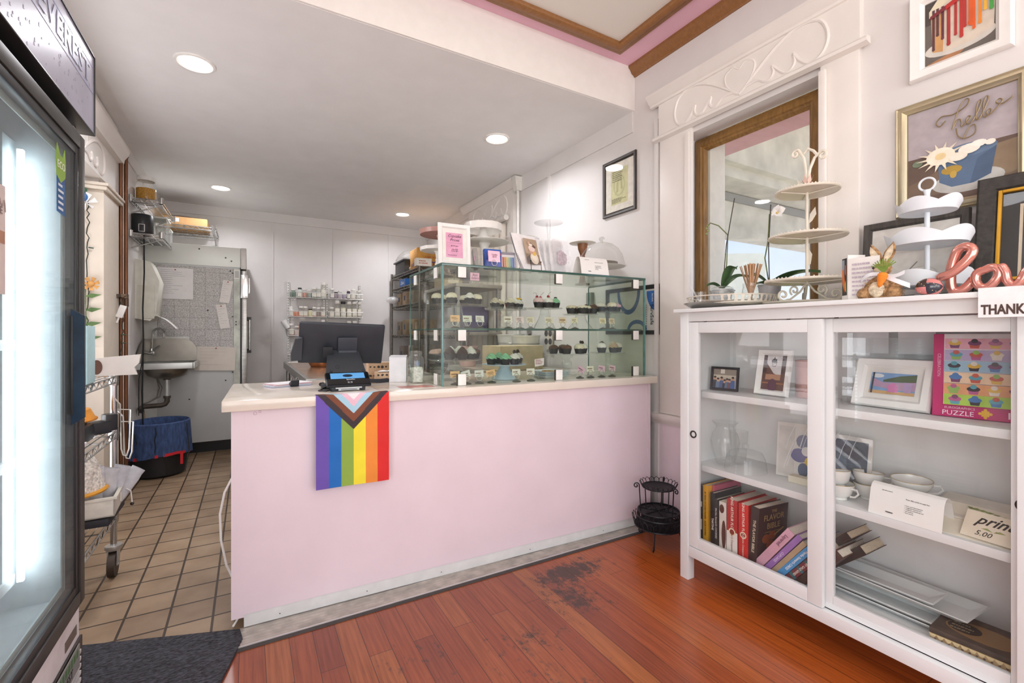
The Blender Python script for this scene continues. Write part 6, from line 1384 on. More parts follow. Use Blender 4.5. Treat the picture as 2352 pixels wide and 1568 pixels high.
# middle shelf
VG = glass('#fafbfa', 1.3, rough=.03, haze=.02)
t = thing('glass_vase', 'clear glass vase with a flared lip on the middle shelf', 'vase', (2.0, 1.415, S2_)); m = MB().use(VG); m.lathe([(0, .004), (.038, .004), (.042, .012), (.06, .07), (.066, .11), (.058, .145), (.042, .17), (.04, .185), (.056, .203), (.058, .206), (.054, .204), (.038, .186), (.04, .172), (.056, .146), (.063, .11), (.04, .014), (0, .012)], n=36); m.obj('vase', t)
t = thing('glass_tumbler', 'tall clear tumbler behind the vase', 'glass', (2.085, 1.40, S2_)); m = MB().use(VG); m.lathe([(0, .004), (.032, .004), (.042, .155), (.040, .155), (.030, .01), (0, .01)], n=28); m.obj('tumbler', t)
t = thing('glass_dome', 'flat topped clear glass cake dome on the middle shelf', 'cake dome', (1.985, 1.30, S2_), group='glass domes'); m = MB().use(VG); m.lathe([(.088, 0), (.09, .003), (.082, .06), (.07, .085), (.05, .092), (0, .094)], n=36); m.obj('dome', t); m = MB().use(VG); m.lathe([(.006, .092), (.008, .10), (.016, .108), (.014, .122), (0, .126)], n=16); m.obj('knob', t)
def wrapped(label, x, y, w, h, rz, tilt, layers):
    t = thing('wrapped_print', label, 'print', (x, y, S2_ + .001), rot=(tilt, 0, rz), group='cellophane wrapped art prints')
    B(-w / 2, w / 2, -.002, .002, 0, h, mat('#e6e2da', .7)).obj('mount', t); art(t, layers, y=-.0025)
    m = MB().use(glass('#f6f6f8', 2.4, rough=.1, haze=.05)); m.sheet(lambda u, v: (-w / 2 + w * u, -.008 - .004 * math.sin(5 * u + 9 * v) * math.sin(4 * v + 3 * u), h * v), 20, 20); m.obj('cellophane', t)
    m = MB().use(mat('#f2f2f2', .3)); r_ = random.Random(int(w * 1e4))
    for i in range(7):
        x0 = r_.uniform(-w / 2, w / 2 - .03); z0 = r_.uniform(.03, h * .6); m.tube([(x0, -.0125, z0), (x0 + .012, -.0125, z0 + .05), (x0 + .035, -.0125, z0 + .11)], .0007, 4)
    m.obj('wrap_creases', t)
wrapped('wrapped print of purple flowers behind the left door stile', 2.07, 1.125, .15, .235, RW + R(14), -.13, [('#d9d4cc', rect(-.068, -.005, .01, .22)), ('#8a8fa6', ell(.03, .16, .03, .03)), ('#6b6b9a', ell(.015, .1, .035, .03)), ('#e2c22e', ell(.05, .075, .016, .022)), ('#5a6a86', ell(.03, .04, .02, .03)), ('#e9e6e2', ell(.04, .12, .018, .02))])
wrapped('wrapped dark blue print behind the teacups', 2.09, .95, .19, .215, RW, -.16, [('#3f4c5c', rect(-.082, .08, .014, .198)), ('#5a6878', ell(-.03, .1, .04, .06)), ('#2b3542', ell(.03, .15, .04, .03))])
t = thing('small_card_block', 'small pale block in front of the purple flower print', 'card', (2.02, 1.075, S2_)); B(-.02, .02, -.04, .04, 0, .028, mat('#ddd6c2', .7)).obj('block', t)
TC = mat('#ecebe7', .2, var=.01, coat=.3); GR = mat('#b79b5c', .3, .7)
def cup(label, x, y, z, rz, tilt=0., r=.05):
    t = thing('teacup', label, 'teacup', (x, y, z), rot=(tilt, 0, rz), group='gold rimmed white teacups')
    m = MB().use(TC); m.lathe([(0, .006), (.022, .006), (.024, 0), (.027, 0), (.026, .008), (.04, .02), (r * .96, .045), (r, .06), (r * .97, .06), (r * .92, .046), (.036, .022), (0, .012)], n=32); m.obj('cup', t)
    MB().use(GR).torus((0, 0, .06), r * .985, .0011, n=32, k=5).obj('gold_rim', t)
    m = MB().use(TC); m.tube([(r * .93, 0, .048), (r + .016, 0, .05), (r + .022, 0, .036), (r + .01, 0, .022), (.042, 0, .018)], .0035, 6); m.obj('handle', t)
cup('lower teacup of the left stacked pair', 1.965, .905, S2_, R(-100)); cup('tilted upper teacup of the left stacked pair', 1.965, .912, S2_ + .043, R(150), .16)
cup('lower teacup of the middle stacked pair', 2.06, .845, S2_, R(-60)); cup('upper teacup of the middle stacked pair', 2.06, .848, S2_ + .04, R(-80), -.1)
cup('wide single teacup behind the folded card', 2.06, .715, S2_ + .05, R(-70), .04, .06)
t = thing('teacup', 'upside down teacup under the wide single teacup', 'teacup', (2.06, .715, S2_ + .05), rot=(PI, 0, 0), group='gold rimmed white teacups'); m = MB().use(TC); m.lathe([(.026, 0), (.04, .012), (.046, .03), (.047, .05), (.044, .05), (.043, .03), (0, .004)], n=28); m.obj('cup', t)
tent_card('white folded payment card lying in front of the teacups', (1.945, .68, S2_), RW + R(-4), .205, .105, ['Scan this code to pay for:', '• hats and fascinators', '• original framed art', '• original unframed art', '• art prints', '• hot sauce'])
t = thing('print_stack', 'stack of cream art prints priced at twenty dollars at the right of the shelf', 'prints', (2.05, .53, S2_))
for i in range(9):
    m = MB().use(mat(('#e9e2d4', '#e4dccd', '#ece6da')[i % 3], .8)); m.at((.004 * i - .01, .004 * ((i * 3) % 4), .0062 * i), (0, R(-9), .03 * ((i * 2) % 3 - 1))).box(-.09, .09, -.115, .115, 0, .0061); m.at(); m.obj('print_sheet', t)
t = thing('art_print', 'cream print with green leaves lying on the front of the stack', 'print', (1.945, .525, S2_ + .012), rot=(0, R(-27), 0))
m = MB().use(mat('#e6ddcb', .8)); m.box(-.03, .12, -.13, .10, .0, .003); m.obj('sheet', t)
m = MB().use(mat('#8f9a58', .7, var=.3))
for i in range(16):
    a = 1.2 + i * .2; m.at((.07 + .035 * math.sin(a), -.01 + .075 * math.cos(a), .0034), (0, 0, a)).poly([(0, 0, 0), (.012, .005, 0), (.022, 0, 0), (.012, -.005, 0)], (0, 0, .0004)); m.at()
m.obj('leaf_wreath', t)
txt(t, '$20', .018, (.10, -.10, .0036), (0, 0, RW), mat('#2c2a28', .7))
t = thing('price_note', 'cream note lettered prints leaning on the leaf print', 'note', (1.915, .478, S2_ + .008), rot=(-.62, 0, RW + R(-6)))
B(-.07, .075, -.001, .001, 0, .085, mat('#e4d8c4', .8)).obj('card', t); txt(t, 'prints', .042, (.005, -.0015, .06), FRONT, mat('#25221f', .6), shear=.5, bold=.0006); txt(t, '5.00', .022, (-.02, -.0015, .018), FRONT, mat('#3a3a2f', .6), shear=.3)
m = MB().use(mat('#9aa066', .7)); [m.poly([(x0, -.0015, .03), (x0 + dx, -.0015, .036 + abs(dx) * .2), (x0 + dx * 2, -.0015, .034)], (0, .0003, 0)) for x0, dx in ((.0, .014), (.0, -.014), (.002, .005))]; m.obj('leaf', t)

# top shelf inside
t, iw, ih = frame_obj('photo_frame', 'small black framed group photo on the top shelf', .135, .115, .012, .012, mat('#1f1f26', .35), (2.0, 1.42, S1_ + .001), RW + R(10), -.15, cat='photo frame', group='photo frames in the cabinet')
lay = [('#c9bfae', rect(-.055, .055, .012, .103)), ('#8d8378', rect(-.055, .055, .075, .103)), ('#d8d2c6', rect(-.02, .0, .082, .103))]
for i, (x, h, c, f) in enumerate(((-.046, .07, '#3a4048', '#c79a7c'), (-.03, .062, '#6a7d9a', '#d3a88c'), (-.012, .068, '#4a5d86', '#c39070'), (.004, .056, '#2b2f3a', '#d0a58a'), (.016, .062, '#59708c', '#c99c82'), (.028, .06, '#6b4a55', '#caa086'), (.044, .07, '#35588c', '#c2927a'))):
    lay += [(c, [(x - .011, .012), (x + .011, .012), (x + .009, h - .02), (x - .009, h - .02)]), (f, ell(x, h - .012, .006, .008, 12)), ('#3a2f2a', ell(x, h - .006, .0065, .005, 10))]
art(t, lay)
t, iw, ih = frame_obj('photo_frame', 'white wooden framed dark picture with a cupcake silhouette', .155, .205, .024, .018, WF, (2.02, 1.20, S1_ + .001), RW + R(-4), -.2, cat='photo frame', group='photo frames in the cabinet')
p = art(t, [('#6b4438', rect(-.053, .053, .025, .18)), ('#4a3030', rect(-.053, -.036, .1, .18)), ('#4a3030', rect(.036, .053, .1, .18)), ('#e4dfe0', [(-.036, .18), (.034, .18), (.034, .085), (.0, .10), (-.036, .145)]), ('#b98a6a', rect(-.036, .034, .07, .095)), ('#a06a3f', rect(-.053, .053, .052, .058)), ('#5b3040', ell(.0, .045, .02, .03)), ('#2e2728', [(-.014, .148), (.014, .148), (.01, .155), (.012, .162), (.002, .166), (.0, .175), (-.004, .166), (-.014, .158)]), ('#2e2728', [(-.011, .146), (.011, .146), (.008, .130), (-.008, .130)]), ('#dedada', [(-.009, .144), (.009, .144), (.0065, .132), (-.0065, .132)])])
print_lines(p, -.007, .007, .136, .140, 1, -.0092, mat('#2e2728', .6))
t = thing('pink_cylinder', 'dusty pink cylinder behind the left door stile', 'tin', (2.12, 1.09, S1_)); MB().use(mat('#cf9f98', .5)).lathe([(0, 0), (.055, 0), (.055, .16), (0, .16)], n=32).obj('tin', t); MB().use(mat('#c4928c', .5)).lathe([(.056, .13), (.056, .162), (0, .164)], n=32).obj('lid', t)
t, iw, ih = frame_obj('photo_frame', 'white wide framed landscape photo of pink cloth on the top shelf', .245, .185, .034, .022, WF, (2.04, .775, S1_ + .001), RW + R(-6), -.3, .016, cat='photo frame', group='photo frames in the cabinet')
art(t, [('#86aede', rect(-.072, .072, .052, .132)), ('#e9eef6', ell(-.05, .12, .02, .008)), ('#5c6e4e', [(-.03, .105), (.02, .122), (.072, .13), (.072, .10), (-.03, .098)]), ('#d9b07a', rect(-.072, .072, .052, .064)), ('#c2a0c0', [(-.066, .112), (-.03, .095), (.03, .098), (.072, .102), (.072, .07), (.02, .068), (-.066, .08)]), ('#d884b8', [(-.012, .06), (.022, .06), (.018, .085), (.004, .096), (-.012, .085)]), ('#b79fc6', [(.04, .062), (.062, .062), (.064, .1), (.036, .1)]), ('#3c3a44', rect(-.066, -.06, .052, .132))], y=-.006)
t = thing('puzzle_box', 'pink jigsaw puzzle box of cupcakes at the right of the top shelf', 'box', (2.03, .53, S1_ + .001), rot=(-.1, 0, RW + R(8)))
B(-.115, .145, 0, .05, 0, .275, mat('#c2246c', .4, var=.05), .001).obj('carton', t)
rows = [('#e7a8b8', .225), ('#b7a6c9', .187), ('#9fbfd4', .150), ('#e8c9a8', .112), ('#e0a070', .075), ('#a9c94e', .040)]
lay = [('#e6dfe0', rect(-.088, .145, .04, .275))]; pal = ['#7a3f6b', '#4a77b0', '#c25a4a', '#8fb45a', '#d9b04a', '#b45a8a', '#5aa0b0', '#e0d6c8', '#3a2f38']
for r_, (c, z0) in enumerate(rows):
    lay.append((c, rect(-.086, .145, z0, z0 + .035)))
    for i in range(5):
        x = -.062 + .047 * i + .004 * (r_ % 2)
        lay += [(pal[(i * 2 + r_ * 3) % 9], [(x - .013, z0 + .017), (x + .013, z0 + .017), (x + .010, z0 + .003), (x - .010, z0 + .003)]), (pal[(i * 5 + r_ * 2 + 4) % 9], ell(x, z0 + .02, .016, .008, 14)), (pal[(i + r_ * 4 + 7) % 9], ell(x, z0 + .027, .008, .007, 12))]
p = art(t, lay, 'box_picture', y=-.0006, step=.00012)
txt(t, 'EUROGRAPHICS', .010, (-.048, -.001, .030), FRONT, mat('#f2c9dc', .5)); txt(t, 'PUZZLE', .022, (-.052, -.001, .013), FRONT, mat('#f6e3ec', .5)); txt(t, '1000', .028, (.085, -.001, .018), FRONT, mat('#f6e3ec', .5), bold=.0006)
m = MB().use(mat('#e8b030', .5)); m.box(.003, .021, -.0012, -.0006, .010, .028); [m.ball((x, -.001, z), .0045, n=8, m=4, sy=.1) for x, z in ((.0, .019), (.024, .019), (.012, .031), (.012, .007))]; m.obj('jigsaw_logo', t)
txt(t, 'CUPCAKE CELEBRATION', .016, (-.1155, .024, .15), (PI / 2, PI / 2, -PI / 2), mat('#f0bcd4', .5)); txt(t, 'CELEBRATION', .012, (-.1, -.001, .17), (PI / 2, PI / 2, 0), mat('#f0bcd4', .5))
t = thing('acrylic_holder', 'clear acrylic leaflet holder behind the landscape photo', 'holder', (2.13, .80, S1_))
m = MB().use(glass('#f1f4f6', 1.5, haze=.08)); m.box(-.02, -.018, -.16, .16, 0, .10); m.box(-.02, -.018, -.16, .16, .14, .26); m.box(.02, .022, -.16, .16, 0, .30); m.obj('holder', t)
m = MB().use(mat('#dfe1e4', .7)); m.box(0, .004, -.13, -.02, .2, .31); m.box(0, .004, .01, .13, .2, .31); m.use(mat('#d8d2bc', .8)).box(0, .004, .0, .12, .02, .17); m.obj('leaflets', t)

# ------------------------------------------------------------------ things on the cabinet top
t = thing('silver_tray', 'round silver tray under the pierced cream tray', 'tray', (2.0, 1.40, STOP)); MB().use(mat('#b9b5ae', .25, .85)).lathe([(0, .002), (.155, .002), (.165, .006), (.198, .026), (.2, .028), (.197, .029), (.16, .009), (0, .005)], n=56).obj('tray', t)
t = thing('pierced_tray', 'cream metal tray with a pierced rim resting in the silver tray', 'tray', (2.0, 1.385, STOP + .009))
CRM = mat('#ddd5c6', .4, var=.05)
m = MB().use(CRM); m.lathe([(0, .003), (.165, .003), (.186, .012), (0, .0)], n=48); m.lathe([(.186, .012), (.188, .016), (.187, .018)], n=48)
m.torus((0, 0, .046), .196, .0028, n=56, k=6); m.torus((0, 0, .016), .187, .002, n=56, k=5)
for i in range(44):
    a = 2 * PI * i / 44
    if i in (20, 21, 22, 23, 24): continue
    m.at((0, 0, 0), (0, 0, a)); m.poly([(.187, -.008, .016), (.187, .008, .016), (.193, .004, .031), (.196, .008, .046), (.196, -.008, .046), (.193, -.004, .031)], (.0012, 0, 0)); m.at()
m.obj('tray', t)
t = thing('clip_top_jar', 'squat clear clip top jar standing on the pierced tray', 'jar', (2.03, 1.452, STOP + .014))
m = MB().use(VG); m.lathe([(0, .003), (.055, .003), (.062, .012), (.062, .055), (.05, .066), (.05, .072), (.056, .074), (.056, .08), (.05, .092), (.03, .10), (0, .103)], n=32); m.obj('jar', t)
m = MB().use(STEEL); m.torus((0, 0, .069), .054, .0016, n=28, k=5); m.torus((0, 0, .078), .058, .0014, n=28, k=5); m.tube([(-.03, -.05, .079), (-.032, -.064, .07), (-.026, -.066, .05), (-.018, -.062, .062)], .0016, 5); m.obj('wire_clip', t)
t = thing('straw_glass', 'small clear glass holding a clear straw at the tray left end', 'glass', (1.95, 1.515, STOP + .014)); m = MB().use(VG); m.lathe([(0, .002), (.022, .002), (.026, .075), (.024, .075), (.02, .006), (0, .005)], n=24); m.obj('glass', t)
tag(MB().use(glass('#f4f4f4', 1.8, haze=.25)).cyl((0, 0, 0), (-.012, .052, .10), .0038, n=8).obj('straw', None, (1.953, 1.512, STOP + .019)), 'clear plastic straw leaning in the small glass', 'straw')
t = thing('mason_jar', 'small clear mason jar holding wooden stirrers', 'jar', (1.99, 1.277, STOP + .014)); m = MB().use(VG); m.lathe([(0, .003), (.032, .003), (.037, .01), (.037, .07), (.032, .08), (.035, .083), (.035, .096), (.032, .097), (.03, .08), (.034, .07), (.034, .012), (0, .008)], n=28); m.obj('jar', t)
sm_ = MB().use(mat('#b98f6a', .7, var=.12, scale=10, stretch=(1, 1, .2))); sm_.box(-.004, .004, -.0008, .0008, 0, .175, .0005); smesh = sm_.mesh('stirrer')
for i in range(18):
    a = i * 2.4; rr = .004 + .001 * i; q = .10 + .02 * (i % 8)
    o = link('wooden_stirrer', smesh, None, (1.99 - rr * .3 * math.cos(a), 1.277 - rr * .3 * math.sin(a), STOP + .026), Vector((.6 * q * math.cos(a), 1.5 * q * math.sin(a), 1)).to_track_quat('Z', 'Y').to_euler()); tag(o, 'flat wooden stirrer standing in the small mason jar', 'stirrer', 'wooden stirrers in the mason jar')
# orchids
def orchid(label, x, y, potm, stake, stem, leaves, ph=.11, pr_=.05):
    t = thing('orchid', label, 'plant', (x, y, STOP), group='orchids on the cabinet')
    MB().use(potm).lathe([(0, 0), (pr_ * .75, 0), (pr_, ph), (pr_ * 1.05, ph), (pr_ * 1.05, ph + .008), (pr_ * .94, ph + .004), (pr_ * .8, .01), (0, .01)], n=28).obj('pot', t)
    MB().use(mat('#5a4632', .9, var=.4, scale=60)).lathe([(0, ph - .008), (pr_ * .93, ph - .012)], n=20).obj('bark', t)
    MB().use(mat('#3a2f2a', .6)).tube(stake, .0024, 6).obj('stake', t)
    MB().use(mat('#6f7a4a', .55, var=.2)).tube(stem, .003, 6).obj('stem', t)
    for (dx, dy, L, up, wd) in leaves:
        m = MB().use(mat('#4d6b45', .35, var=.15)); L_ = math.hypot(dx, dy)
        m.sheet(lambda u, v: (dx * u * L / L_ - dy / L_ * wd * math.sin(PI * min(1, u * .97 + .03)) ** .6 * (v - .5) * 2, dy * u * L / L_ + dx / L_ * wd * math.sin(PI * min(1, u * .97 + .03)) ** .6 * (v - .5) * 2, ph + up * math.sin(1.9 * u) * 1.1 - .03 * u + .012 * abs(v - .5) * 2), 12, 4); m.obj('leaf', t)
    return t
t = orchid('left orchid without open flowers beside the clip top jar', 2.19, 1.565, mat('#c9cfd2', .4), [(0, 0, .1), (-.01, -.03, .35), (0, -.07, .585)], [(0, 0, .1), (.0, -.025, .25), (-.005, -.035, .40), (-.005, .02, .46), (-.005, .07, .485), (-.005, .10, .46)], ((-.3, -.8, .12, .12, .03), (-.5, .4, .08, .05, .025), (.0, -1, .14, .08, .03)))
m = MB().use(mat('#8a9a5a', .5)); [m.ball((-.005, .085 + .008 * (i % 2), .475 - .015 * i), .006, n=8, m=5) for i in range(4)]; m.obj('bud', t)
t = orchid('right orchid with a single white bloom', 2.19, 1.31, mat('#a9a6a8', .4), [(0, 0, .1), (0, .005, .3), (0, -.006, .505)], [(0, 0, .1), (-.005, .02, .25), (0, .008, .33), (0, .0, .46), (-.01, -.03, .465), (-.01, -.045, .46)], ((-.2, -1, .26, .06, .04), (-.3, -.9, .2, .02, .045), (-.6, .8, .10, .07, .035), (-.8, .2, .09, .03, .04)))
m = MB().use(mat('#f1efed', .5))
for a, L, w_ in ((.3, .035, .02), (2.8, .035, .02), (1.57, .036, .013), (-.9, .03, .012), (-2.2, .03, .012)):
    m.sheet(lambda u, v: (-.02 - .012 * math.sin(PI * u), -.055 - L * u * math.cos(a) + w_ * math.sin(PI * u) * (v - .5) * 2 * math.sin(a), .455 + L * u * math.sin(a) + w_ * math.sin(PI * u) * (v - .5) * 2 * math.cos(a)), 6, 4)
m.use(mat('#e0c070', .5)).ball((-.03, -.055, .45), .006); m.obj('flower', t)
# cream three tier stand
t = thing('three_tier_stand', 'cream metal three tier stand with a tulip handle before the window', 'tier stand', (2.04, 1.06, STOP + .012))
m = MB().use(mat('#dcd4c4', .4, var=.06)); m.cyl((0, 0, .075), (0, 0, .495), .006, n=10); m.obj('pole', t)
for z, r in ((.09, .155), (.275, .14), (.465, .115)):
    m = MB().use(CRM); m.torus((0, 0, z), r, .005, n=48, k=6); m.lathe([(0, z - .003), (r, z - .003)], n=40)
    for i in range(60): a = 2 * PI * i / 60; m.ball((r * math.cos(a), r * math.sin(a), z + .006), .003, n=5, m=4)
    for a in (0, 2.09, 4.19): m.tube([(0, 0, z - .008), (r * math.cos(a + .6), r * math.sin(a + .6), z - .004)], .003, 5)
    m.obj('tier', t)
def spiral(c, r0, turns, plane, start=0., sgn=1, n=26):
    pts = []
    for i in range(n):
        f = i / (n - 1); a = start + sgn * 2 * PI * turns * f; r = r0 * (1 - .8 * f); p = (r * math.cos(a), r * math.sin(a)); pts.append((c[0] + plane[0] * p[0], c[1] + plane[1] * p[0], c[2] + p[1]))
    return pts
for a in (.6, 2.7, 4.8):
    pl = (math.cos(a), math.sin(a)); m = MB().use(mat('#cfc8b8', .4, var=.08))
    m.tube([(0, 0, .085), (pl[0] * .03, pl[1] * .03, .045), (pl[0] * .075, pl[1] * .075, .012)] + spiral((pl[0] * .105, pl[1] * .105, .030), .026, 1.3, pl, -2.3, 1), .0045, 6); m.tube(spiral((pl[0] * .055, pl[1] * .055, .05), .022, 1.2, pl, -1.0, 1), .004, 6); m.obj('scroll_foot', t)
m = MB().use(mat('#e3dccd', .4)); pl = (0, -1)
m.tube([(0, 0, .49), (0, .004, .56), (0, .012, .61), (0, .03, .645)] + spiral((0, .045, .638), .018, 1.1, (0, 1), 2.2, -1), .006, 7); m.tube([(0, 0, .49), (0, -.012, .56), (0, -.03, .60), (0, -.05, .615)] + spiral((0, -.06, .60), .018, 1.1, (0, -1), 1.6, -1), .006, 7); m.tube([(0, .012, .63), (0, -.005, .645), (0, -.025, .63), (0, -.042, .605)], .006, 7); m.obj('handle', t)
m = MB().use(mat('#e0bcae', .45))
for i in range(6): a = i * 1.05; m.poly([(.006 * math.cos(a), .006 * math.sin(a), .49), (.018 * math.cos(a - .5), .018 * math.sin(a - .5), .51), (.024 * math.cos(a), .024 * math.sin(a), .535), (.018 * math.cos(a + .5), .018 * math.sin(a + .5), .51)], (0, 0, .001))
m.use(CRM); m.poly([(0, .01, .47), (0, .03, .49), (0, .042, .53), (0, .022, .51)], (.002, 0, 0)); m.obj('tulip', t)
m = MB().use(CRM); m.poly([(0, -.006, .33), (0, -.02, .34), (0, -.036, .365), (0, -.032, .395), (0, -.012, .37)], (.002, 0, 0)); m.poly([(0, .008, .15), (0, -.014, .16), (0, -.02, .2), (0, -.004, .23)], (.002, 0, 0)); m.obj('leaf', t)
t = thing('cream_plate', 'flat oval cream plate under the three tier stand', 'plate', (2.03, 1.06, STOP)); MB().use(CRM).lathe([(0, .002), (.12, .002), (.16, .012), (.162, .014), (.12, .009), (0, .008)], n=48).obj('plate', t)
# greeting card
t = thing('greeting_card', 'open greeting card with orange koi and handwriting', 'card', (1.885, .835, STOP), RW)
m = MB().use(mat('#e9e5e0', .7)); m.poly([(-.004, 0, 0), (.028, .05, 0), (.028, .05, .165), (-.004, 0, .165)], (.001, 0, 0)); m.poly([(-.004, 0, 0), (.095, -.005, 0), (.095, -.005, .150), (-.004, 0, .150)], (0, .001, 0)); cd = m.obj('folded_card', t)
def onl(x, z): return (-.004 - .0 + .032 * x, .05 * x - .0009 * 1, z)
t['label'] = 'open greeting card with an orange and black picture and handwriting'
m = MB()
f_ = lambda pts, k: [(-.0045 - .0003 * k - .030 * u + .0, -.0 + .026 * u - .0008 - .0003 * k, z) for u, z in pts]
m.use(mat('#eae6e0', .7)).poly(f_([(0, 0), (1, 0), (1, .168), (0, .168)], 0), (0, .0002, 0))
for k, (c, pts) in enumerate((('#3a3432', rect(.1, .95, .02, .155)), ('#9aa8b4', rect(.5, .9, .09, .15)), ('#e0702a', [(.45, .03), (.8, .06), (.9, .11), (.65, .12), (.4, .07)]), ('#d9602a', [(.15, .09), (.35, .1), (.35, .13), (.2, .13)]), ('#a8b46a', [(.12, .03), (.3, .035), (.4, .06), (.2, .075)]))): m.use(mat(c, .6)).poly(f_(pts, k + 1), (0, .0002, 0))
m.obj('front_picture', t)
print_lines(t, .012, .092, .012, .135, 8, -.0062, mat('#b8aab8', .7), name='handwriting', seed=4)
# straw bunny
t = thing('straw_bunny', 'straw bunny holding a felt carrot with a white ribbon', 'ornament', (1.90, .742, STOP), RW); t.scale = (1.08, 1.08, 1.02)
ST = mat('#a9825a', .95, var=.4, scale=90, bump=1.); ST2 = mat('#dccbb0', .95, var=.2, scale=90, bump=1.)
m = MB().use(ST); m.lathe([(0, 0), (.04, .002), (.05, .02), (.046, .045), (.034, .065), (.022, .076), (.018, .082), (.024, .09), (.027, .102), (.024, .116), (.012, .126), (0, .128)], n=24, sy=.85)
m.ball((-.038, -.02, .018), .022); m.ball((.038, -.02, .018), .022)
r_ = random.Random(5)
for i in range(260):
    a, z = r_.uniform(0, 6.28), r_.uniform(.002, .07); R0 = .047 - .35 * max(0, z - .03); p = Vector((R0 * math.cos(a), .85 * R0 * math.sin(a), z)); d = Vector((math.cos(a), math.sin(a), r_.uniform(-.8, .5))).normalized() * r_.uniform(.006, .014); m.tube([p, p + d], .0006, 3)
m.obj('body', t)
m = MB().use(ST2); m.ball((0, -.036, .03), .022, sy=.5, sz=1.2); m.obj('belly', t); MB().use(ST2).ball((0, -.018, .096), .014, sz=.8).obj('muzzle', t)
for s_ in (-1, 1):
    m = MB().use(ST); m.sheet(lambda u, v: (s_ * (.008 + .022 * u) + .016 * math.sin(PI * min(1, .1 + .9 * u)) * (v - .5) * 2, .004 - .004 * (1 - abs(v - .5) * 2), .118 + .072 * u), 10, 4); m.use(ST2); m.sheet(lambda u, v: (s_ * (.010 + .020 * u) + .010 * math.sin(PI * min(1, .1 + .9 * u)) * (v - .5) * 2, -.003, .124 + .058 * u), 8, 3); m.obj('ear', t)
m = MB().use(BLK); m.ball((-.016, -.018, .106), .0035); m.ball((.014, -.02, .106), .0035); m.obj('eyes', t)
m = MB().use(mat('#e8872b', .9, bump=.5, scale=80)); m.at((.012, -.05, .034), (0, R(14), 0)).lathe([(0, 0), (.006, .008), (.012, .03), (.014, .042), (.009, .05), (0, .052)], n=16); m.at(); m.use(mat('#7f9a3f', .8, var=.2))
for i in range(11): a = -1.1 + i * .2; m.tube([(.024, -.05, .082), (.024 + .016 * math.sin(a), -.052, .10), (.026 + .038 * math.sin(a), -.05, .092 + .036 * math.cos(a))], .0016, 4)
m.obj('carrot', t)
m = MB().use(mat('#e6e6ea', .6)); m.sheet(lambda u, v: (-.045 + .05 * u, -.03 - .012 * math.sin(PI * u), .062 + .02 * u - .012 * (v - .5) + .008 * math.sin(PI * u)), 8, 2); m.sheet(lambda u, v: (.01 + .075 * u, -.036 - .008 * math.sin(PI * u), .080 - .045 * u + .016 * (v - .5)), 8, 2); m.sheet(lambda u, v: (.01 + .06 * u, -.03, .083 - .012 * math.sin(3 * u) + .012 * (v - .5)), 8, 2); m.obj('ribbon', t)
# painted egg
t = thing('painted_egg', 'dark brown and pink painted egg lying on the cabinet top', 'egg', (1.895, .612, STOP), RW)
eg = [mat('#3a2a28', .2, coat=.5), mat('#d98280', .25, coat=.5), mat('#2b2a36', .2, coat=.5)]
def eggp(u, v): a = 2 * PI * u; th = PI * v; return (.036 * -math.cos(th) * (1 if math.cos(th) > 0 else .92), .029 * math.sin(th) * math.cos(a), .029 + .029 * math.sin(th) * math.sin(a))
m = MB(); m.sheet(eggp, 40, 24, lambda u, v: eg[1] if (v < .5 and .5 < u < .64) or (v > .5 and .30 < u < .42) or (v > .5 and .66 < u < .74) else eg[0] if v < .5 else eg[2]); e_ = m.obj('egg_shell', t)
m = MB().use(mat('#d9b98a', .4))
for i in range(40):
    u, v = (i * .37) % 1, .2 + .6 * ((i * .61) % 1); p = Vector(eggp(u, v)); m.ball(p, .0014, n=5, m=4)
m.obj('dots', t)
# white scalloped three tier stand
WT = mat('#e1e6ec', .4, var=.02)
t = thing('three_tier_stand', 'white scalloped three tier stand with a ring handle', 'tier stand', (2.07, .675, STOP))
for z, r, h in ((.045, .125, .055), (.19, .125, .05), (.305, .092, .045)):
    m = MB().use(WT); m.lathe([(0, z), (r * .86, z)], n=48); n = 72
    m.sheet(lambda u, v: ((r * .86 + .012 * v) * math.cos(2 * PI * u), (r * .86 + .012 * v) * math.sin(2 * PI * u), z + v * (h * .55 + h * .45 * abs(math.sin(5 * PI * u)))), 80, 4); m.obj('tier', t)
m = MB().use(WT); m.lathe([(.0, .0), (.055, .0), (.057, .004), (.02, .025), (.012, .04)], n=32); m.cyl((0, 0, .03), (0, 0, .33), .008, n=14); m.lathe([(.008, .325), (.010, .34), (.008, .37), (.011, .385)], n=14); m.obj('pole', t)
MB().use(WT).torus((0, 0, .405), .022, .0035, 'x', 28).obj('ring_handle', t)
# leaning frames
t, iw, ih = frame_obj('leaning_frame', 'grey wooden frame with a white print leaning behind the white tier stand', .33, .335, .03, .018, mat('#4d4844', .7, var=.25, scale=14, stretch=(6, 1, 1)), (2.225, .775, STOP), RW, -.1, .0, cat='picture frame', group='frames leaning on the wall')
art(t, [('#e4e0db', rect(-.135, .135, .03, .305)), ('#d7d2cc', rect(-.10, .105, .2, .202)), ('#8a8580', [(-.01, .13), (.015, .16), (.018, .158), (-.006, .128)]), ('#cfcac4', ell(.03, .1, .05, .04)), ('#e4e0db', ell(.03, .1, .047, .037)), ('#a09a94', [(-.06, .09), (-.045, .12), (-.043, .119), (-.057, .09)])])
t, iw, ih = frame_obj('leaning_frame', 'ornate black and gold frame with a white bird drawing leaning on the wall', .36, .42, .06, .03, mat('#2e2a26', .55, var=.3, scale=60, bump=1.), (2.165, .40, STOP), RW + R(4), -.2, 0, cat='picture frame', group='frames leaning on the wall')
m = MB().use(mat('#c8962e', .35, .5)); 
for x0, x1, z0, z1 in ((-.128, -.118, .052, .368), (.118, .128, .052, .368), (-.118, .118, .052, .062), (-.118, .118, .358, .368)): m.box(x0, x1, -.022, -.01, z0, z1, .002)
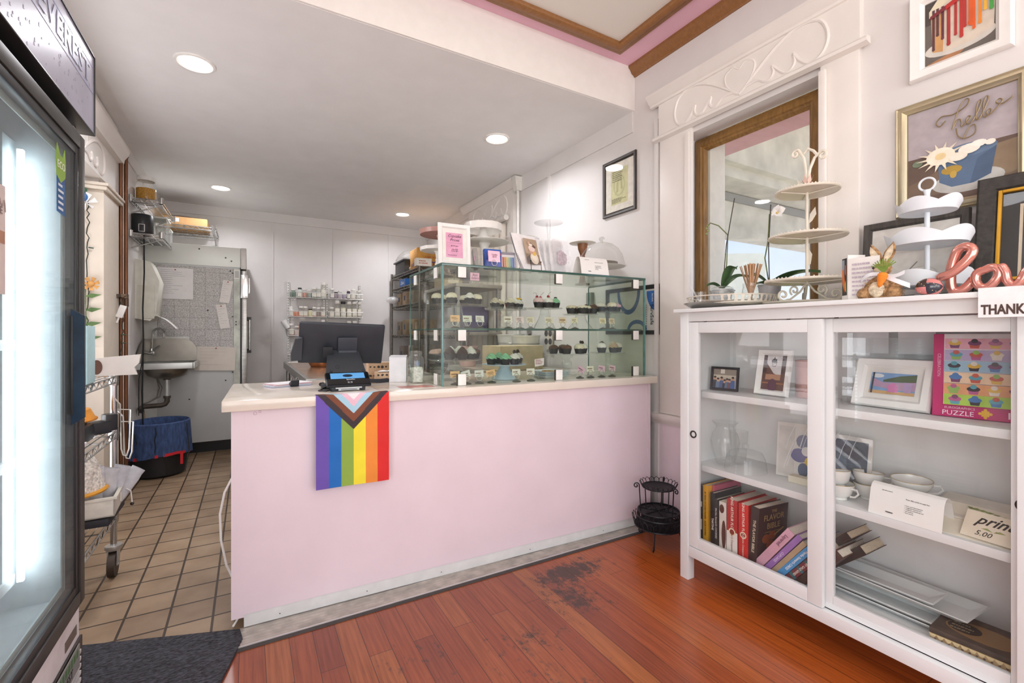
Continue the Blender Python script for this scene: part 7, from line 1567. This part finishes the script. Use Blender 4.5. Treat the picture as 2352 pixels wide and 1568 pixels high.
m.obj('gilt_slip', t)
p = art(t, [('#26292a', rect(-.12, .12, .06, .36)), ('#c8b9a4', rect(-.078, .12, .06, .315)), ('#33363a', rect(-.070, .12, .06, .307))])
m = MB().use(mat('#d8d4cc', .6)); m.tube(smooth([(x, -.0075, z) for x, z in ((-.03, .27), (-.015, .285), (.0, .27), (-.005, .25), (.02, .22), (.03, .18), (.01, .155), (-.02, .15), (-.045, .17), (-.05, .2), (-.035, .235), (-.03, .27))], 4), .0009, 4); m.tube([(-.06, -.0075, .115), (.0, -.0075, .14), (.1, -.0075, .19)], .0014, 4); m.tube([(-.06, -.0075, .105), (.02, -.0075, .138), (.1, -.0075, .17)], .0009, 4); m.obj('bird_drawing', t)
# balloon lettering
RG = mat('#e39a8d', .16, .7, var=.06, scale=6)
t = thing('love_ornament', 'rose gold balloon lettering spelling love on the cabinet top', 'ornament', (1.96, .50, STOP + .002), RW)
L_ = [(-.105, .062), (-.075, .075), (-.045, .105), (-.03, .135), (-.04, .152), (-.062, .148), (-.075, .12), (-.083, .085), (-.085, .045), (-.08, .018), (-.062, .016), (-.045, .03), (-.032, .05)]
m = MB().use(RG); L_ = smooth([(x, .002 * i, z) for i, (x, z) in enumerate(L_)], 4); m.tube(L_, .014, 10); m.ball((-.105, 0, .062), .0125); m.ball((-.032, .024, .05), .013); m.obj('letter_l', t)
m = MB().use(RG); O_ = [(-.002, .075), (.014, .08), (.027, .068), (.024, .045), (.006, .022), (-.014, .024), (-.024, .044), (-.02, .066)]
m.tube(smooth([(x, .008, z) for x, z in O_], 3, True), .0125, 10, True); m.obj('letter_o', t)
m = MB().use(RG); V_ = [(.035, .078), (.042, .06), (.046, .035), (.06, .02), (.075, .035), (.085, .06), (.098, .08)]
m.tube(smooth([(x, .006, z) for x, z in V_], 4), .012, 10); m.ball((.035, .006, .078), .012); m.ball((.098, .006, .08), .012); m.obj('letter_v', t)
m = MB().use(RG); E_ = [(.103, .055), (.125, .06), (.135, .07), (.122, .08), (.108, .065), (.108, .035), (.125, .018), (.142, .028)]
m.tube(smooth([(x, .008, z) for x, z in E_], 4), .011, 10); m.obj('letter_e', t)
t = thing('thank_you_sign', 'white thank you card hanging over the cabinet top edge', 'sign', (1.795, .37, 1.232), RW)
B(-.102, .13, -.002, .001, -.004, .079, mat('#f0eff0', .5)).obj('card', t); txt(t, 'THANK YOU', .037, (-.096, -.0026, .016), FRONT, mat('#4a3630', .6), align='LEFT', bold=.0012, sx=.66)

# ------------------------------------------------------------------ pictures on the wall above
t, iw, ih = frame_obj('cake_picture', 'white framed photo of a rainbow drip cake high on the wall', .285, .33, .045, .028, WF, (2.279, .65, 2.168), RW, 0, cat='picture')
lay = [('#6d6660', rect(-.097, .097, .046, .284)), ('#4a4340', rect(-.097, .097, .2, .284)), ('#b9825a', [(-.09, .05), (.03, .075), (.0, .046), (-.09, .046)]), ('#ddd8d0', ell(.0, .095, .098, .035, 24)), ('#e3d6c6', [(-.08, .22), (-.075, .09), (-.03, .075), (.04, .078), (.092, .10), (.097, .23), (.097, .284), (-.05, .284)]), ('#d9a46a', [(-.08, .22), (-.075, .09), (-.045, .08), (-.04, .23)]), ('#efe4c8', [(-.085, .225), (-.05, .25), (.0, .28), (.03, .284), (-.06, .284), (-.085, .25)])]
for x, z, c, w in ((-.072, .1, '#5a3440', .004), (-.06, .15, '#5a3440', .004), (-.045, .13, '#6a2f3c', .004), (-.028, .10, '#b02c2c', .005), (-.008, .125, '#b8302c', .004), (.008, .11, '#c4302a', .005), (.018, .14, '#c4302a', .004), (.036, .145, '#e0602a', .009), (.042, .12, '#e0602a', .004), (.058, .13, '#e88a2c', .004), (.072, .17, '#e8b23c', .004), (.088, .165, '#4aa04a', .005)):
    lay += [(c, rect(x - w, x + w, z, .25)), (c, ell(x, z, w * 1.2, w * 1.6, 10))]
lay += [('#7a2c34', [(-.08, .215), (-.035, .23), (-.035, .245), (-.08, .228)]), ('#b8302c', [(-.035, .228), (.022, .25), (.022, .268), (-.035, .245)]), ('#e0702c', [(.022, .25), (.066, .262), (.066, .282), (.022, .268)]), ('#e0c23c', [(.066, .262), (.095, .268), (.095, .284), (.066, .282)])]
art(t, lay, step=.00025)
GFM = mat('#c9bda0', .3, .6, var=.12, scale=5)
t, iw, ih = frame_obj('hello_picture', 'large silver gold framed photo of a blue cake topped hello', .375, .44, .036, .026, GFM, (2.279, .65, 1.645), RW, 0, cat='picture', prof=[(0, 0), (0, .014), (.004, .02), (.009, .016), (.016, .024), (.024, .026), (.03, .016), (.036, .012), (.036, 0)])
lay = [('#b9aeb4', rect(-.15, .15, .22, .402)), ('#6a564c', rect(-.15, .15, .037, .222)), ('#7c6655', [(-.15, .12), (-.05, .16), (.15, .18), (.15, .09), (-.15, .06)]), ('#8f7a62', [(.06, .2), (.15, .21), (.15, .1), (.09, .08)]), ('#c5c3bf', ell(.022, .098, .098, .04, 26)), ('#5b7392', [(-.06, .2), (-.055, .11), (-.02, .085), (.04, .085), (.085, .105), (.1, .21), (.06, .22)]), ('#6a82a0', ell(.022, .208, .08, .025, 24)), ('#4c6280', [(.03, .085), (.085, .105), (.1, .2), (.05, .17)]), ('#b8943c', ell(-.02, .148, .03, .016, 12)), ('#c9a54a', ell(-.015, .13, .01, .014, 8)), ('#7a8a72', ell(-.12, .2, .016, .012))]
lay += [('#ece0c8', [(-.05 + .075 * math.cos(a), .205 + .055 * math.sin(a)), (-.05 + .03 * math.cos(a + .25), .205 + .022 * math.sin(a + .25)), (-.05 + .03 * math.cos(a - .25), .205 + .022 * math.sin(a - .25))]) for a in [k * .449 for k in range(14)]]
lay += [('#f0e6d2', ell(-.05, .207, .042, .032, 18)), ('#e8cf9c', ell(-.05, .207, .016, .013, 12)), ('#efe7da', ell(.03, .21, .03, .018, 14)), ('#ece2d2', ell(.0, .19, .026, .015, 14)), ('#f0e8de', ell(.055, .22, .022, .013, 12)), ('#efe6da', ell(.085, .215, .014, .010, 12))]
art(t, lay, step=.0003)
m = MB().use(mat('#8c7a5c', .4, .3)); yk = -.0145
H = [(-.035, .335), (-.05, .32), (-.062, .335), (-.045, .355), (-.015, .35), (.02, .365), (.03, .385), (.02, .392), (.005, .37), (-.01, .32), (-.015, .295), (-.005, .32), (.005, .325), (.01, .31), (.01, .295), (.025, .308), (.035, .322), (.028, .326), (.022, .31), (.03, .298), (.045, .315), (.062, .36), (.058, .372), (.05, .35), (.05, .305), (.062, .315), (.08, .365), (.076, .378), (.068, .355), (.068, .31), (.078, .308), (.088, .318), (.084, .33), (.076, .32), (.082, .31), (.1, .325), (.115, .345), (.108, .355), (.1, .345), (.115, .335), (.135, .345), (.14, .352)]
m.tube(smooth([(x, yk, z) for x, z in H], 4), .0022, 5); m.tube(smooth([(-.005, yk, .295), (.0, yk, .265), (.02, yk, .25), (.045, yk, .26), (.045, yk, .29), (.03, yk, .285), (.015, yk, .25)], 4), .0022, 5); m.obj('hello_lettering', t)

# ------------------------------------------------------------------ black wire stand in the corner
BW = mat('#232227', .45, .3, var=.15)
t = thing('wire_plant_stand', 'black wire three tier stand on the floor between counter and cabinet', 'stand', (2.015, 1.845, 0))
def basket(z, r, h, n, name):
    m = MB().use(BW); m.lathe([(0, z), (r, z), (r, z + .004), (0, z + .004)], n=40); m.torus((0, 0, z + .004), r, .004, n=44, k=6)
    pts = []
    for i in range(n):
        a = 2 * PI * i / n; w_ = PI / n * 1.15
        m.tube([(r * math.cos(a - w_), r * math.sin(a - w_), z), ((r + .012) * math.cos(a - w_ * .75), (r + .012) * math.sin(a - w_ * .75), z + h * .75), ((r + .016) * math.cos(a), (r + .016) * math.sin(a), z + h), ((r + .012) * math.cos(a + w_ * .75), (r + .012) * math.sin(a + w_ * .75), z + h * .75), (r * math.cos(a + w_), r * math.sin(a + w_), z)], .0018, 4)
    m.obj(name, t)
basket(.315, .088, .03, 22, 'top_tray'); basket(.10, .13, .055, 28, 'bottom_tray')
m = MB().use(BW); m.torus((0, 0, .155), .115, .006, n=44, k=6); m.torus((0, 0, .185), .112, .005, n=44, k=6); m.lathe([(0, .178), (.11, .178), (.11, .182), (0, .182)], n=40)
for i in range(30): a = i * 2 * PI / 30; m.tube([(.117 * math.cos(a), .117 * math.sin(a), .11), (.115 * math.cos(a + .12), .115 * math.sin(a + .12), .183)], .0016, 4); m.tube([(.117 * math.cos(a), .117 * math.sin(a), .11), (.115 * math.cos(a - .12), .115 * math.sin(a - .12), .183)], .0016, 4)
for a in (0, 1.05, 2.1): m.tube([(.1 * math.cos(a), .1 * math.sin(a), .184), (-.1 * math.cos(a), -.1 * math.sin(a), .184)], .003, 5)
m.obj('middle_tray', t)
for a in (.5, 2.6, 4.7):
    pl = (math.cos(a), math.sin(a)); m = MB().use(BW); m.tube([(pl[0] * .10, pl[1] * .10, .18), (pl[0] * .108, pl[1] * .108, .32)] + spiral((pl[0] * .125, pl[1] * .125, .325), .017, 1.2, pl, 2.9, -1, 18), .0035, 6); m.tube([(pl[0] * .075, pl[1] * .075, .31), (pl[0] * .07, pl[1] * .07, .2)] + spiral((pl[0] * .055, pl[1] * .055, .205), .016, 1.1, pl, -.3, -1, 16), .003, 5); m.obj('upright', t)
for a in (1.55, 3.7, 5.6):
    pl = (math.cos(a), math.sin(a)); m = MB().use(BW); m.tube([(pl[0] * .1, pl[1] * .1, .10), (pl[0] * .125, pl[1] * .125, .03)] + spiral((pl[0] * .142, pl[1] * .142, .022), .018, 1.2, pl, 3.0, 1, 18), .0038, 6); m.obj('foot', t)
# ------------------------------------------------------------------ camera, light
cam = bpy.data.cameras.new('camera'); co = bpy.data.objects.new('camera', cam); COL.objects.link(co)
cam.sensor_width = 36; cam.lens = 36 * 1055 / 2352; cam.shift_y = -16 / 2352
co.location = (0, 0, 1.18); co.rotation_euler = (PI / 2, 0, -math.atan(605 / 1055)); cam.clip_start = .02
SC.camera = co
def area(name, loc, rot, sx, sy, power, col='#ffffff', spread=180):
    l = bpy.data.lights.new(name, 'AREA'); l.shape = 'RECTANGLE'; l.size = sx; l.size_y = sy; l.energy = power; l.color = lin(col)[:3]
    l.spread = R(spread)
    o = bpy.data.objects.new(name, l); COL.objects.link(o); o.location = loc; o.rotation_euler = rot; return o
area('daylight_shop_window_a', (-.5, -2.66, 1.6), (R(112), 0, 0), 1.65, 2.2, 42, '#fbfbf6')
area('daylight_shop_window_b', (1.4, -2.66, 1.6), (R(112), 0, 0), 1.7, 2.2, 42, '#fbfbf6')
for x, y in ((-.26, 3.115), (1.672, 3.15), (-.25, 5.63), (1.69, 5.73)):
    l = bpy.data.lights.new('downlight_beam', 'AREA'); l.shape = 'DISK'; l.size = .15; l.spread = R(155); l.energy = 13; l.color = lin('#fafaff')[:3]
    o = bpy.data.objects.new('downlight_beam', l); COL.objects.link(o); o.location = (x, y, 2.685)
for x, y in ((.45, -1.2), (.45, .8)):  # unseen overhead fills added to raise the ambient light in the shop
    l = bpy.data.lights.new('added_shop_fill', 'AREA'); l.shape = 'DISK'; l.size = .5; l.energy = 5; l.color = lin('#fafaff')[:3]
    o = bpy.data.objects.new('added_shop_fill', l); COL.objects.link(o); o.location = (x, y, 2.94)
sun = bpy.data.lights.new('sun', 'SUN'); sun.energy = 10; sun.angle = R(2)
so = bpy.data.objects.new('sun', sun); COL.objects.link(so); so.rotation_euler = (R(30), 0, R(-35))
W = bpy.data.worlds.new('sky'); SC.world = W; W.use_nodes = True
nt = W.node_tree; nt.nodes.clear()
tc = nt.nodes.new('ShaderNodeTexCoord'); sp = nt.nodes.new('ShaderNodeSeparateXYZ'); nt.links.new(tc.outputs['Generated'], sp.inputs[0])
rp = ramp(nt, sp.outputs[2], [(0.0, lin('#f6f8fb')), (.12, lin('#dfeaff')), (.35, lin('#a9c8ff')), (1., lin('#6fa0f0'))])
bg = nt.nodes.new('ShaderNodeBackground'); bg.inputs[1].default_value = 1.25; nt.links.new(rp.outputs[0], bg.inputs[0])
wo = nt.nodes.new('ShaderNodeOutputWorld'); nt.links.new(bg.outputs[0], wo.inputs[0])
SC.view_settings.view_transform = 'Standard'; SC.view_settings.look = 'None'; SC.view_settings.gamma = 1; SC.view_settings.use_curve_mapping = False
SC.view_settings.exposure = 0.0
try:
    SC.cycles.use_denoising = True
    SC.cycles.max_bounces = 10; SC.cycles.transparent_max_bounces = 24; SC.cycles.diffuse_bounces = 5; SC.cycles.glossy_bounces = 4
    SC.cycles.caustics_reflective = False; SC.cycles.caustics_refractive = False; SC.cycles.sample_clamp_indirect = 6
except Exception: pass

area('added_recess_fill', (-1.36, 2.75, 1.2), (0, R(-118), 0), 1.8, 1.2, 36, '#fafaff')  # fill added out of view behind the cooler to lift the kitchen ceiling
area('added_side_fill', (-1.38, -1.2, 1.4), (0, R(-90), 0), 1.6, 1.9, 48, '#fbfbf6')  # unseen fill added to brighten the cabinet front and interior
# ------------------------------------------------------------------ lettering becomes ordinary mesh
dg = bpy.context.evaluated_depsgraph_get()
fonts = [o for o in list(COL.objects) if o.type == 'FONT']
for o in fonts:
    me = bpy.data.meshes.new_from_object(o.evaluated_get(dg))
    par, loc, rot, scl = o.parent, o.location.copy(), o.rotation_euler.copy(), o.scale.copy()
    bpy.data.objects.remove(o)
    if not me.polygons: continue
    me.name = 'lettering'
    n = link('lettering', me, par, loc, rot); n.scale = scl
